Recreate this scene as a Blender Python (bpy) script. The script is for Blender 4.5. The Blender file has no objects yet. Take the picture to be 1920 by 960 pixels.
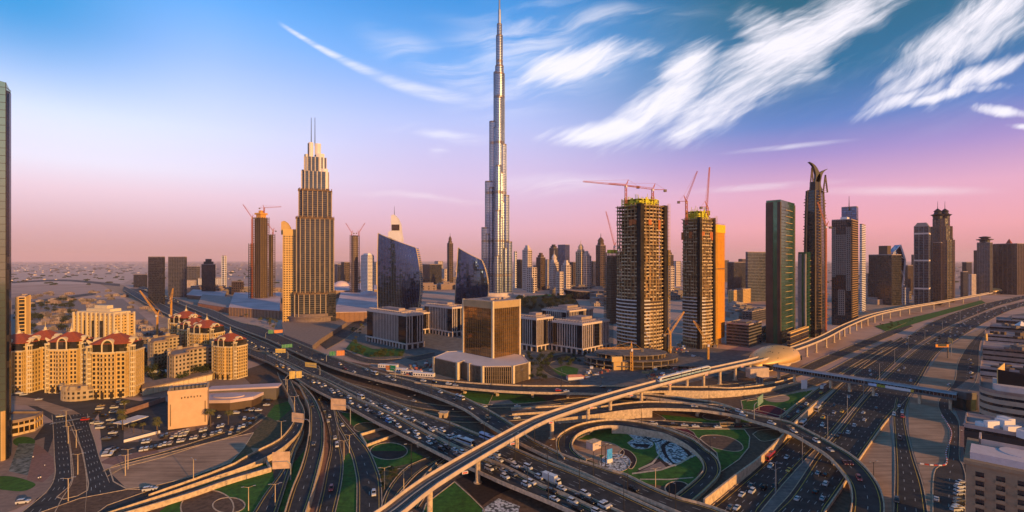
import bpy, math, random
from mathutils import Vector
random.seed(7)
R = math.radians
sc = bpy.context.scene
# ------------------------------------------------------------------ camera
CH, F, HV = 105.0, 930.0, 488.0            # camera height, focal length in px of a 1920 frame, horizon row
cam = bpy.data.objects.new('camera', bpy.data.cameras.new('camera'))
sc.collection.objects.link(cam); sc.camera = cam
cam.location = (0, 0, CH); cam.rotation_euler = (R(90), 0, 0)
cam.data.sensor_width = 36; cam.data.lens = 36*F/1920
cam.data.shift_y = (HV-480)/1920
cam.data.clip_start = 1; cam.data.clip_end = 120000
# ------------------------------------------------------------------ exposure
sc.view_settings.view_transform = 'Standard'; sc.view_settings.look = 'None'
sc.view_settings.exposure = 0.22; sc.view_settings.gamma = 1; sc.view_settings.use_curve_mapping = False
sc.render.engine = 'CYCLES'
sc.cycles.max_bounces = 5; sc.cycles.diffuse_bounces = 2; sc.cycles.glossy_bounces = 3
sc.cycles.volume_bounces = 1; sc.cycles.transparent_max_bounces = 6
sc.cycles.sample_clamp_indirect = 4
sc.cycles.use_denoising = True
# ------------------------------------------------------------------ sun
SAZ = Vector((0.70, -0.714)).normalized(); SEL = R(11.5)
sun = bpy.data.objects.new('sun', bpy.data.lights.new('sun', 'SUN'))
sc.collection.objects.link(sun)
sun.data.energy = 5.0; sun.data.angle = R(0.6); sun.data.color = (1.0, 0.52, 0.15)
sd = Vector((SAZ.x*math.cos(SEL), SAZ.y*math.cos(SEL), math.sin(SEL)))
sun.rotation_euler = sd.to_track_quat('Z', 'Y').to_euler()
# ------------------------------------------------------------------ world sky
W = bpy.data.worlds.new('World'); sc.world = W; W.use_nodes = True
nt = W.node_tree; nt.nodes.clear()
def N(t, **k):
    n = nt.nodes.new(t)
    for a, b in k.items():
        if a == 'ins':
            for i, x in b.items(): n.inputs[i].default_value = x
        else: setattr(n, a, b)
    return n
def Lk(a, b): nt.links.new(a, b)
def M(op, a, b=None, c=None, clamp=False):
    n = nt.nodes.new('ShaderNodeMath'); n.operation = op; n.use_clamp = clamp
    for i, x in enumerate((a, b, c)):
        if x is None: continue
        if isinstance(x, (int, float)): n.inputs[i].default_value = x
        else: nt.links.new(x, n.inputs[i])
    return n.outputs[0]
def ramp(fac, stops, interp='LINEAR'):
    n = nt.nodes.new('ShaderNodeValToRGB'); cr = n.color_ramp; cr.interpolation = interp
    while len(cr.elements) < len(stops): cr.elements.new(0.5)
    for e, (p, c) in zip(cr.elements, stops):
        e.position = p; e.color = (*c, 1) if len(c) == 3 else c
    nt.links.new(fac, n.inputs[0]); return n.outputs[0]
def s2l(r, g, b):
    f = lambda c: (c/255/12.92) if c/255 <= .04045 else ((c/255+.055)/1.055)**2.4
    return (f(r), f(g), f(b))
tc = N('ShaderNodeTexCoord'); sx = N('ShaderNodeSeparateXYZ'); Lk(tc.outputs['Generated'], sx.inputs[0])
X_, Y_, Z_ = sx.outputs
rho = M('SQRT', M('ADD', M('MULTIPLY', X_, X_), M('MULTIPLY', Y_, Y_)))
elv = M('MULTIPLY', M('ARCTAN2', Z_, rho), 1/(math.pi/2), clamp=True)      # 0 horizon .. 1 zenith
az = M('ARCTAN2', X_, M('ABSOLUTE', Y_))                                      # -pi/2 left .. pi/2 right
# elevation fraction e: horizon 0, picture top about .31
left = ramp(elv, [(0, s2l(190,118,128)), (.028, s2l(212,146,160)), (.069, s2l(238,196,210)), (.095, s2l(236,222,238)), (.14, s2l(222,226,252)),
                  (.215, s2l(158,190,250)), (.27, s2l(98,170,246)), (.31, s2l(50,146,234)), (.37, s2l(20,70,120)), (1, s2l(10,32,60))])
mid = ramp(elv, [(0, s2l(206,130,148)), (.04, s2l(226,160,182)), (.10, s2l(216,184,218)), (.17, s2l(184,190,238)),
                  (.24, s2l(112,166,236)), (.31, s2l(50,140,216)), (.37, s2l(18,64,110)), (1, s2l(10,30,55))])
right = ramp(elv, [(0, s2l(214,120,136)), (.035, s2l(240,152,168)), (.075, s2l(226,160,190)), (.115, s2l(160,132,196)),
                  (.15, s2l(84,118,188)), (.20, s2l(16,100,146)), (.28, s2l(0,86,108)), (.37, s2l(10,56,86)), (1, s2l(8,26,48))])
def mixc(f, a, b):
    n = nt.nodes.new('ShaderNodeMix'); n.data_type = 'RGBA'
    for s, x in ((n.inputs[0], f), (n.inputs[6], a), (n.inputs[7], b)):
        if isinstance(x, (int, float)): s.default_value = x
        elif isinstance(x, tuple): s.default_value = (*x, 1)
        else: nt.links.new(x, s)
    return n.outputs[2]
def sstep(x, a, b):
    n = nt.nodes.new('ShaderNodeMapRange'); n.interpolation_type = 'SMOOTHSTEP'
    nt.links.new(x, n.inputs[0]); n.inputs[1].default_value = a; n.inputs[2].default_value = b
    return n.outputs[0]
base = mixc(sstep(az, -.75, -.05), left, mid)
base = mixc(sstep(az, -.05, .55), base, right)
edge = M('MULTIPLY', sstep(az, -.52, -.80), sstep(elv, .12, .24))
base = mixc(M('MULTIPLY', edge, .95), base, s2l(0,142,212))
# clouds: wind-drawn cirrus laid out on a plane high above, in sky coordinates
# p = (x/y, z/y) gnomonic around the view to the south east
ya = M('MAXIMUM', M('ABSOLUTE', Y_), .05)
gx = M('DIVIDE', X_, ya); gz = M('DIVIDE', Z_, ya)
def comb(a, b, c=0.0):
    n = nt.nodes.new('ShaderNodeCombineXYZ')
    for i, x in enumerate((a, b, c)):
        if isinstance(x, (int, float)): n.inputs[i].default_value = x
        else: nt.links.new(x, n.inputs[i])
    return n.outputs[0]
def noise(vec, scale, detail=6, rough=.55, dist=0.0, lac=2.0):
    n = nt.nodes.new('ShaderNodeTexNoise'); nt.links.new(vec, n.inputs['Vector'])
    n.inputs['Scale'].default_value = scale; n.inputs['Detail'].default_value = detail
    n.inputs['Roughness'].default_value = rough; n.inputs['Distortion'].default_value = dist
    return n.outputs['Fac']
wob = noise(comb(gx, gz), 2.2, 3)
wob2 = noise(comb(gz, gx, 4.0), 3.1, 3)
wx = M('ADD', gx, M('MULTIPLY', M('SUBTRACT', wob, .5), .15))
wz = M('ADD', gz, M('MULTIPLY', M('SUBTRACT', wob2, .5), .10))
def rot(x, z, a):
    c, s = math.cos(a), math.sin(a)
    return (M('ADD', M('MULTIPLY', x, c), M('MULTIPLY', z, s)), M('SUBTRACT', M('MULTIPLY', z, c), M('MULTIPLY', x, s)))
def streak(x, z, ang, sx_, sz_, seed, detail=8, rough=.6):
    a, b = rot(x, z, ang)
    return noise(comb(M('MULTIPLY', a, sx_), M('MULTIPLY', b, sz_), seed), 1.0, detail, rough, .4)
def blob(u, v, ang, ru, rv, soft=1.25, x=None, z=None):
    """soft elliptical mask in sky coords; u,v given as 1920-frame pixels of the sky direction"""
    cx, cz = (u-960)/F, (HV-v)/F
    dx, dz = M('SUBTRACT', x or wx, cx), M('SUBTRACT', z or wz, cz)
    a, b = rot(dx, dz, ang)
    a = M('DIVIDE', a, ru/F); b = M('DIVIDE', b, rv/F)
    d = M('SQRT', M('ADD', M('MULTIPLY', a, a), M('MULTIPLY', b, b)))
    return sstep(d, 1.0+soft*.35, 1.0-soft*.75)
def addm(*a):
    o = a[0]
    for x in a[1:]: o = M('MAXIMUM', o, x)
    return o
fine = streak(wx, wz, R(28), 5, 26, 1.0)
fine2 = streak(wx, wz, R(10), 4, 30, 7.0)
fine3 = streak(wx, wz, R(52), 6, 30, 3.0)
bigm = addm(
    blob(1150, 235, R(8), 150, 26), blob(1240, 195, R(30), 150, 46), blob(1290, 140, R(40), 90, 50),
    blob(1385, 185, R(25), 200, 46), blob(1330, 225, R(14), 150, 22), blob(1480, 90, R(35), 200, 74), blob(1570, 30, R(25), 170, 60),
    blob(1090, 110, R(8), 150, 48), M('MULTIPLY', blob(1440, 70, R(60), 60, 90), .9))
rightm = addm(blob(1720, 150, R(30), 140, 28), blob(1790, 85, R(28), 200, 52), blob(1690, 195, R(24), 110, 18), blob(1830, 150, R(30), 120, 22), blob(1850, 30, R(35), 140, 50),
    blob(1750, 190, R(12), 150, 14), blob(1870, 208, R(2), 90, 12), blob(1880, 130, R(40), 90, 14), blob(1925, 232, 0, 50, 8))
fil = streak(gx, gz, R(30), 9, 70, 12.0, 6, .65)
fil2 = streak(gx, gz, R(40), 8, 60, 15.0, 6, .65)
c1 = M('MULTIPLY', sstep(M('ADD', M('ADD', M('MULTIPLY', fine, 1.3), M('MULTIPLY', fil, .7)), M('MULTIPLY', bigm, .80)), 1.12, 2.0), sstep(bigm, 0.0, .35))
c2 = M('MULTIPLY', sstep(M('ADD', M('ADD', M('MULTIPLY', fine3, 1.3), M('MULTIPLY', fil2, .7)), M('MULTIPLY', rightm, .80)), 1.12, 2.0), sstep(rightm, 0.0, .35))
# left diagonal streamer, thin, and soft wisps in the middle
cv = M('SUBTRACT', gz, M('MULTIPLY', M('POWER', M('MAXIMUM', M('SUBTRACT', (865-960)/F, gx), 0.0), 1.6), .74))
dl = M('ABSOLUTE', M('SUBTRACT', cv, (HV-182)/F))
tlen = M('MULTIPLY', sstep(gx, (515-960)/F, (560-960)/F), sstep(gx, (930-960)/F, (820-960)/F))
wid = M('ADD', .005, M('MULTIPLY', sstep(gx, (515-960)/F, (800-960)/F), .009))
c3 = M('MULTIPLY', M('MULTIPLY', sstep(M('DIVIDE', dl, wid), 1.5, .1), tlen), M('ADD', .15, M('MULTIPLY', sstep(fine2, .35, .68), .6)))
softm = addm(blob(840, 120, R(-20), 150, 36), blob(980, 60, R(15), 160, 70), blob(1080, 30, 0, 230, 20), blob(1010, 150, R(10), 160, 50), blob(840, 255, R(-4), 100, 12), blob(820, 285, R(30), 18, 10))
c4 = M('MULTIPLY', M('MULTIPLY', softm, sstep(fine2, .35, .7)), .55)
lowm = addm(blob(1430, 350, R(4), 150, 7, x=gx, z=gz), blob(1700, 358, R(0), 170, 9, x=gx, z=gz), blob(1060, 345, R(2), 160, 22), blob(800, 362, R(-5), 120, 6), blob(1480, 275, R(6), 110, 5, x=gx, z=gz))
c5 = M('MULTIPLY', M('MULTIPLY', lowm, sstep(fine2, .3, .62)), .45)
veil = M('MULTIPLY', M('MULTIPLY', sstep(gx, -.1, .2), sstep(fine, .45, .8)), M("MULTIPLY", sstep(gz, .2, .35), .08))
cl = addm(c1, c2, c3, c4, c5, veil)
cl = M('MINIMUM', cl, .96)
ccol = mixc(sstep(gz, .02, .22), s2l(246,196,206), s2l(250,244,252))
skyc = mixc(cl, base, ccol)
nish = N('ShaderNodeTexSky', sky_type='NISHITA', sun_disc=False, sun_elevation=SEL, sun_rotation=math.atan2(SAZ.x, SAZ.y) % (2*math.pi), altitude=100, dust_density=.4, air_density=1, ozone_density=4)
b1 = N('ShaderNodeBackground'); b1.inputs[1].default_value = .93; Lk(skyc, b1.inputs[0])
b2 = N('ShaderNodeBackground'); b2.inputs[1].default_value = 0.05; nm = nt.nodes.new('ShaderNodeMix'); nm.data_type = 'RGBA'; nm.blend_type = 'MULTIPLY'; nm.inputs[0].default_value = 1; Lk(nish.outputs[0], nm.inputs[6]); nm.inputs[7].default_value = (.20, .46, .42, 1); Lk(nm.outputs[2], b2.inputs[0])
ads = N('ShaderNodeAddShader'); Lk(b1.outputs[0], ads.inputs[0]); Lk(b2.outputs[0], ads.inputs[1])
wo = N('ShaderNodeOutputWorld'); Lk(ads.outputs[0], wo.inputs[0])
# ------------------------------------------------------------------ geometry helpers
def P(u, v, z=0.0):
    """point at height z seen in direction (u, v) of the photograph"""
    Y = (CH-z)*F/(v-HV); return Vector(((u-960)/F*Y, Y, z))
def X_at(u, Y): return (u-960)/F*Y
def Z_at(v, Y): return CH-(v-HV)/F*Y
def Yb(v, z=0): return (CH-z)*F/(v-HV)
class MB:
    def __init__(s): s.v = []; s.f = []; s.m = []
    def face(s, pts, mi=0):
        i = len(s.v); s.v += [tuple(p) for p in pts]; s.f.append(tuple(range(i, i+len(pts)))); s.m.append(mi)
    def prism(s, poly, z0, z1, mi=0, mtop=None, bottom=True):
        n = len(poly); i = len(s.v)
        s.v += [(p[0], p[1], z0) for p in poly] + [(p[0], p[1], z1) for p in poly]
        for k in range(n):
            j = (k+1) % n; s.f.append((i+k, i+j, i+n+j, i+n+k)); s.m.append(mi)
        s.f.append(tuple(range(i+n, i+2*n))); s.m.append(mi if mtop is None else mtop)
        if bottom: s.f.append(tuple(range(i+n-1, i-1, -1))); s.m.append(mi)
    def loft(s, A, B, mi=0, capA=False, capB=True):
        n = len(A); i = len(s.v); s.v += [tuple(p) for p in A]+[tuple(p) for p in B]
        for k in range(n):
            j = (k+1) % n; s.f.append((i+k, i+j, i+n+j, i+n+k)); s.m.append(mi)
        if capB: s.f.append(tuple(range(i+n, i+2*n))); s.m.append(mi)
        if capA: s.f.append(tuple(range(i+n-1, i-1, -1))); s.m.append(mi)
    def rings(s, rs, mi=0, cap0=True, cap1=True):
        n = len(rs[0]); i = len(s.v)
        for r in rs: s.v += [tuple(p) for p in r]
        for a in range(len(rs)-1):
            for k in range(n):
                j = (k+1) % n
                s.f.append((i+a*n+k, i+a*n+j, i+(a+1)*n+j, i+(a+1)*n+k)); s.m.append(mi)
        if cap0: s.f.append(tuple(range(i+n-1, i-1, -1))); s.m.append(mi)
        if cap1: s.f.append(tuple(range(i+(len(rs)-1)*n, i+len(rs)*n))); s.m.append(mi)
    def box(s, c, sx, sy, z0, z1, a=0.0, mi=0):
        ca, sa = math.cos(a), math.sin(a)
        s.prism([(c[0]+x*ca-y*sa, c[1]+x*sa+y*ca) for x, y in ((-sx/2,-sy/2),(sx/2,-sy/2),(sx/2,sy/2),(-sx/2,sy/2))], z0, z1, mi)
    def bar(s, p, q, w, h=None, mi=0):
        p, q = Vector(p), Vector(q); d = (q-p)
        if d.length < 1e-6: return
        d.normalize(); up = Vector((0,0,1)) if abs(d.z) < .95 else Vector((0,1,0))
        a = d.cross(up).normalized()*w/2; b = a.cross(d).normalized()*(h or w)/2
        s.loft([p-a-b, p+a-b, p+a+b, p-a+b], [q-a-b, q+a-b, q+a+b, q-a+b], mi, True, True)
    def tube(s, p, q, r0, r1=None, n=8, mi=0):
        p, q = Vector(p), Vector(q); r1 = r0 if r1 is None else r1; d = (q-p).normalized()
        up = Vector((0,0,1)) if abs(d.z) < .95 else Vector((0,1,0)); a = d.cross(up).normalized(); b = a.cross(d)
        A = [p+(a*math.cos(t)+b*math.sin(t))*r0 for t in [2*math.pi*k/n for k in range(n)]]
        B = [q+(a*math.cos(t)+b*math.sin(t))*r1 for t in [2*math.pi*k/n for k in range(n)]]
        s.loft(A, B, mi, True, True)
    def build_each(s, name, mats, parent=None):
        """one object for every separate piece"""
        par = list(range(len(s.v)))
        def fnd(a):
            while par[a] != a: par[a] = par[par[a]]; a = par[a]
            return a
        for f in s.f:
            for q in f[1:]: par[fnd(q)] = fnd(f[0])
        g = {}
        for f, m in zip(s.f, s.m): g.setdefault(fnd(f[0]), []).append((f, m))
        for k, fs in g.items():
            o = MB(); idx = {}
            for f, m in fs:
                for q in f:
                    if q not in idx: idx[q] = len(o.v); o.v.append(s.v[q])
                o.f.append(tuple(idx[q] for q in f)); o.m.append(m)
            o.build(name, mats, parent)
    def build(s, name, mats, parent=None, smooth=False, loc=None):
        me = bpy.data.meshes.new(name); me.from_pydata(s.v, [], s.f)
        if not isinstance(mats, (list, tuple)): mats = [mats]
        for m in mats: me.materials.append(m)
        me.polygons.foreach_set('material_index', s.m)
        if smooth: me.polygons.foreach_set('use_smooth', [True]*len(s.f))
        me.update()
        o = bpy.data.objects.new(name, me); sc.collection.objects.link(o)
        if parent is not None: o.parent = parent
        if loc: o.location = loc
        return o
def tag(o, label=None, cat=None, group=None, kind=None):
    if label: o['label'] = label
    if cat: o['category'] = cat
    if group: o['group'] = group
    if kind: o['kind'] = kind
    return o
def thing(name, label, cat, group=None, loc=None, rz=0.0):
    """an Empty at the thing's base"""
    o = bpy.data.objects.new(name, None); sc.collection.objects.link(o)
    if loc is not None: o.location = loc
    o.rotation_euler.z = rz
    return tag(o, label, cat, group)
def dup(o, loc, rz=0.0, label=None, scale=None, group=None):
    c = o.copy(); sc.collection.objects.link(c); c.location = loc; c.rotation_euler.z = rz
    if label: c['label'] = label
    if group: c['group'] = group
    if scale: c.scale = scale if isinstance(scale, tuple) else (scale,)*3
    for ch in o.children:
        d = ch.copy(); sc.collection.objects.link(d); d.parent = c
        for g in ch.children:
            e = g.copy(); sc.collection.objects.link(e); e.parent = d
    return c
def area(poly):
    return sum(poly[i][0]*poly[(i+1)%len(poly)][1]-poly[(i+1)%len(poly)][0]*poly[i][1] for i in range(len(poly)))/2
def ccw(poly):
    poly = [(p[0], p[1]) for p in poly]
    return poly if area(poly) > 0 else poly[::-1]
def offset(poly, d):
    """mitred outward offset of a counter-clockwise polygon"""
    n = len(poly); out = []
    for i in range(n):
        a, b, c = Vector(poly[i-1]), Vector(poly[i]), Vector(poly[(i+1)%n])
        e1 = (b-a).normalized(); e2 = (c-b).normalized()
        n1 = Vector((e1.y, -e1.x)); n2 = Vector((e2.y, -e2.x)); m = n1+n2
        if m.length < 1e-4: m = n1.copy()
        m.normalize(); k = d/max(.35, m.dot(n1)); out.append((b.x+m.x*k, b.y+m.y*k))
    return out
def circ(cx, cy, r, n=32, ry=None, a=0.0):
    ry = ry or r; ca, sa = math.cos(a), math.sin(a)
    return [(cx+r*math.cos(t)*ca-ry*math.sin(t)*sa, cy+r*math.cos(t)*sa+ry*math.sin(t)*ca) for t in [2*math.pi*k/n for k in range(n)]]
def crv(pts, n):
    """Catmull-Rom through pts, n samples evenly spaced along the length"""
    pts = [Vector(p) for p in pts]; out = []
    ext = [pts[0]*2-pts[1]]+pts+[pts[-1]*2-pts[-2]]
    for i in range(1, len(ext)-2):
        p0, p1, p2, p3 = ext[i-1:i+3]
        for k in range(12):
            t = k/12
            out.append(.5*((2*p1)+(p2-p0)*t+(2*p0-5*p1+4*p2-p3)*t*t+(3*p1-p0-3*p2+p3)*t**3))
    out.append(pts[-1]); L = [0]
    for a, b in zip(out, out[1:]): L.append(L[-1]+(b-a).length)
    res = []; j = 0
    for k in range(n):
        s = L[-1]*k/(n-1)
        while j < len(L)-2 and L[j+1] < s: j += 1
        t = (s-L[j])/max(1e-9, L[j+1]-L[j]); res.append(out[j].lerp(out[j+1], min(1, max(0, t))))
    return res
# ------------------------------------------------------------------ materials
MATS = {}
def mat(name, col, rough=.8, metal=0.0, var=0.15, scale=.3, spec=.3, col2=None, detail=6, bump=0.0, kind=None):
    if name in MATS: return MATS[name]
    m = bpy.data.materials.new(name); m.use_nodes = True; t = m.node_tree; b = t.nodes['Principled BSDF']
    b.inputs['Roughness'].default_value = rough; b.inputs['Metallic'].default_value = metal
    b.inputs['Specular IOR Level'].default_value = spec
    g = t.nodes.new('ShaderNodeNewGeometry'); nz = t.nodes.new('ShaderNodeTexNoise')
    t.links.new(g.outputs['Position'], nz.inputs['Vector'])
    nz.inputs['Scale'].default_value = scale; nz.inputs['Detail'].default_value = detail; nz.inputs['Roughness'].default_value = .65
    r = t.nodes.new('ShaderNodeValToRGB'); t.links.new(nz.outputs['Fac'], r.inputs[0])
    c2 = col2 or tuple(c*(1+var) for c in col); c1 = tuple(c*(1-var) for c in col) if not col2 else col
    r.color_ramp.elements[0].position = .36; r.color_ramp.elements[1].position = .64
    r.color_ramp.elements[0].color = (*c1, 1); r.color_ramp.elements[1].color = (*c2, 1)
    out = r.outputs[0]
    if kind == 'cells':      # each window cell its own tone: blinds, rooms, reflections
        mp = t.nodes.new('ShaderNodeVectorMath'); mp.operation = 'MULTIPLY'; mp.inputs[1].default_value = (.31, .31, .29)
        fl = t.nodes.new('ShaderNodeVectorMath'); fl.operation = 'FLOOR'; wn = t.nodes.new('ShaderNodeTexWhiteNoise')
        t.links.new(g.outputs['Position'], mp.inputs[0]); t.links.new(mp.outputs[0], fl.inputs[0]); t.links.new(fl.outputs[0], wn.inputs['Vector'])
        cr = t.nodes.new('ShaderNodeValToRGB'); t.links.new(wn.outputs['Value'], cr.inputs[0])
        cr.color_ramp.elements[0].position = .70; cr.color_ramp.elements[1].position = 1.0
        cr.color_ramp.elements[0].color = (0,0,0,1); cr.color_ramp.elements[1].color = (.55,.55,.55,1)
        mx = t.nodes.new('ShaderNodeMix'); mx.data_type = 'RGBA'; t.links.new(cr.outputs[0], mx.inputs[0]); t.links.new(out, mx.inputs[6])
        mx.inputs[7].default_value = (.11, .085, .06, 1); out = mx.outputs[2]
        rr = t.nodes.new('ShaderNodeMapRange'); t.links.new(wn.outputs['Value'], rr.inputs[0]); rr.inputs[3].default_value = rough*.5; rr.inputs[4].default_value = rough*1.8
        t.links.new(rr.outputs[0], b.inputs['Roughness'])
    if kind == 'panels':     # every pane set at a slightly different angle
        mp = t.nodes.new('ShaderNodeVectorMath'); mp.operation = 'MULTIPLY'; mp.inputs[1].default_value = (.21, .21, .26)
        fl = t.nodes.new('ShaderNodeVectorMath'); fl.operation = 'FLOOR'; wn = t.nodes.new('ShaderNodeTexWhiteNoise')
        sb = t.nodes.new('ShaderNodeVectorMath'); sb.operation = 'SUBTRACT'; sb.inputs[1].default_value = (.5,.5,.5)
        sc_ = t.nodes.new('ShaderNodeVectorMath'); sc_.operation = 'SCALE'; sc_.inputs['Scale'].default_value = .035
        ad = t.nodes.new('ShaderNodeVectorMath'); ad.operation = 'ADD'; no = t.nodes.new('ShaderNodeVectorMath'); no.operation = 'NORMALIZE'
        t.links.new(g.outputs['Position'], mp.inputs[0]); t.links.new(mp.outputs[0], fl.inputs[0]); t.links.new(fl.outputs[0], wn.inputs['Vector'])
        t.links.new(wn.outputs['Color'], sb.inputs[0]); t.links.new(sb.outputs[0], sc_.inputs[0]); t.links.new(g.outputs['Normal'], ad.inputs[0]); t.links.new(sc_.outputs[0], ad.inputs[1]); t.links.new(ad.outputs[0], no.inputs[0]); t.links.new(no.outputs[0], b.inputs['Normal'])
    if kind == 'rocks':      # pale stones laid loose on dark soil
        vo = t.nodes.new('ShaderNodeTexVoronoi'); t.links.new(g.outputs['Position'], vo.inputs['Vector']); vo.inputs['Scale'].default_value = .75
        cr = t.nodes.new('ShaderNodeValToRGB'); t.links.new(vo.outputs['Distance'], cr.inputs[0])
        cr.color_ramp.elements[0].position = .45; cr.color_ramp.elements[0].color = (.62,.58,.55,1)
        cr.color_ramp.elements[1].position = .66; cr.color_ramp.elements[1].color = (.10,.085,.08,1)
        mx = t.nodes.new('ShaderNodeMix'); mx.data_type = 'RGBA'; mx.blend_type = 'MULTIPLY'; mx.inputs[0].default_value = .5
        t.links.new(cr.outputs[0], mx.inputs[6]); t.links.new(vo.outputs['Color'], mx.inputs[7])
        hs = t.nodes.new('ShaderNodeHueSaturation'); hs.inputs['Saturation'].default_value = .12; hs.inputs['Value'].default_value = 1.25
        t.links.new(mx.outputs[2], hs.inputs['Color']); out = hs.outputs[0]
    if kind == 'tracks':     # wheel tracks and drifts running along the plot
        mp = t.nodes.new('ShaderNodeMapping'); mp.inputs['Rotation'].default_value = (0, 0, -.8); mp.inputs['Scale'].default_value = (.03, .55, .2)
        n2 = t.nodes.new('ShaderNodeTexNoise'); n2.inputs['Scale'].default_value = 1; n2.inputs['Detail'].default_value = 6; n2.inputs['Distortion'].default_value = .6
        t.links.new(g.outputs['Position'], mp.inputs[0]); t.links.new(mp.outputs[0], n2.inputs['Vector'])
        cr = t.nodes.new('ShaderNodeValToRGB'); t.links.new(n2.outputs['Fac'], cr.inputs[0]); cr.color_ramp.elements[0].position = .40; cr.color_ramp.elements[1].position = .56
        cr.color_ramp.elements[0].color = (.74,.73,.72,1); cr.color_ramp.elements[1].color = (1,1,1,1)
        mx = t.nodes.new('ShaderNodeMix'); mx.data_type = 'RGBA'; mx.blend_type = 'MULTIPLY'; mx.inputs[0].default_value = 1; t.links.new(out, mx.inputs[6]); t.links.new(cr.outputs[0], mx.inputs[7]); out = mx.outputs[2]
    if bump:
        bp = t.nodes.new('ShaderNodeBump'); bp.inputs['Distance'].default_value = bump; bp.inputs['Strength'].default_value = .6
        t.links.new(nz.outputs['Fac'], bp.inputs['Height']); t.links.new(bp.outputs[0], b.inputs['Normal'])
    t.links.new(out, b.inputs['Base Color']); MATS[name] = m; return m
asph = mat('asphalt', (.040,.038,.037), .75, var=.4, scale=.22, detail=9, spec=.25)
asph2 = mat('asphalt_worn', (.066,.056,.050), .85, var=.25, scale=.08, detail=9)
conc = mat('concrete', (.54,.41,.28), .8, var=.28, scale=.6, detail=9)
concg = mat('concrete_grey', (.20,.165,.145), .85, var=.3, scale=.2, kind='tracks')
concd = mat('concrete_stained', (.17,.15,.135), .9, var=.25, scale=.15)
white = mat('white_paint', (.78,.76,.74), .5, var=.06)
yellow = mat('yellow_line', (.62,.40,.06), .6, var=.1)
steel = mat('galvanised_steel', (.35,.35,.36), .45, .6, var=.1)
dsteel = mat('dark_painted_steel', (.03,.03,.032), .5, .2, var=.1)
grassm = mat('lawn', (.038,.125,.014), .9, var=.38, scale=.35, detail=9)
scrub = mat('dry_planting', (.055,.055,.024), .95, scale=.5, col2=(.16,.12,.06), detail=8)
mulch = mat('brown_mulch', (.13,.08,.052), .95, var=.35, scale=.4)
darkbed = mat('dark_soil_bed', (.030,.020,.018), .95, var=.3, scale=.5)
redbed = mat('crimson_flower_bed', (.10,.008,.022), .9, var=.4, scale=.9)
rockm = mat('pale_stones', (.5,.5,.5), .9, kind='rocks')
sandm = mat('bare_sand', (.34,.22,.145), .95, scale=.045, col2=(.52,.34,.23), detail=10, kind='tracks')
pinkpave = mat('pink_block_paving', (.26,.15,.125), .9, var=.16, scale=.5)
palepave = mat('pale_paving', (.27,.195,.16), .85, var=.18, scale=.3)
glassd = mat('dark_glass', (.012,.016,.022), .12, 0, var=.3, scale=.02, spec=.8, kind='cells')
glassb = mat('blue_glass', (.05,.10,.16), .06, .75, var=.25, scale=.01, spec=.9)
glassm = mat('mirror_glass', (.22,.28,.36), .05, .9, var=.2, scale=.008, spec=.9)
bronze = mat('bronze_glass', (.10,.065,.035), .10, .8, var=.35, scale=.02, spec=.8)
# ================================================================== SETTING: ground, haze, roads
def structure(name, mb, m, parent=None):
    o = mb.build(name, m, parent); o['kind'] = 'structure'; return o
gm = bpy.data.materials.new('desert_city_ground'); gm.use_nodes = True
t = gm.node_tree; b = t.nodes['Principled BSDF']; b.inputs['Roughness'].default_value = .95; b.inputs['Specular IOR Level'].default_value = .1
g = t.nodes.new('ShaderNodeNewGeometry')
def gn(scale, det, rough=.6, stretch=(1,1,1)):
    mp = t.nodes.new('ShaderNodeVectorMath'); mp.operation = 'MULTIPLY'; mp.inputs[1].default_value = stretch
    t.links.new(g.outputs['Position'], mp.inputs[0])
    n = t.nodes.new('ShaderNodeTexNoise'); n.inputs['Scale'].default_value = scale; n.inputs['Detail'].default_value = det; n.inputs['Roughness'].default_value = rough
    t.links.new(mp.outputs[0], n.inputs['Vector']); return n.outputs['Fac']
def grmp(f, st):
    n = t.nodes.new('ShaderNodeValToRGB'); cr = n.color_ramp
    while len(cr.elements) < len(st): cr.elements.new(.5)
    for e, (p, c) in zip(cr.elements, st): e.position = p; e.color = (*c, 1)
    t.links.new(f, n.inputs[0]); return n.outputs[0]
c1_ = grmp(gn(.0016, 9, .7, (1, .8, 1)), [(.30, (.20,.12,.09)), (.42, (.55,.36,.29)), (.52, (.70,.49,.41)), (.66, (.40,.25,.19))])
c2_ = grmp(gn(.02, 8), [(.35, (.09,.065,.05)), (.52, (.24,.16,.12)), (.66, (.36,.24,.18))])
mx = t.nodes.new('ShaderNodeMix'); mx.data_type = 'RGBA'; mx.inputs[0].default_value = .35
t.links.new(c1_, mx.inputs[6]); t.links.new(c2_, mx.inputs[7]); t.links.new(mx.outputs[2], b.inputs['Base Color'])
gmb = MB(); gmb.face([(-45000,-2500,0), (45000,-2500,0), (45000,60000,0), (-45000,60000,0)])
structure('ground', gmb, gm)
hz = MB(); hz.prism([(-50000,-3000), (50000,-3000), (50000,62000), (-50000,62000)], -1.0, 850.0)
hm = bpy.data.materials.new('haze'); hm.use_nodes = True; ht = hm.node_tree; ht.nodes.clear()
ho = ht.nodes.new('ShaderNodeOutputMaterial'); hv = ht.nodes.new('ShaderNodeVolumePrincipled')
hv.inputs['Color'].default_value = (1,.80,.86,1); hv.inputs['Density'].default_value = .000027; hv.inputs['Anisotropy'].default_value = 0.0
ht.links.new(hv.outputs[0], ho.inputs['Volume'])
HAZE = hz.build('haze', hm); HAZE['kind'] = 'stuff'; HAZE.visible_shadow = True

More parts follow.
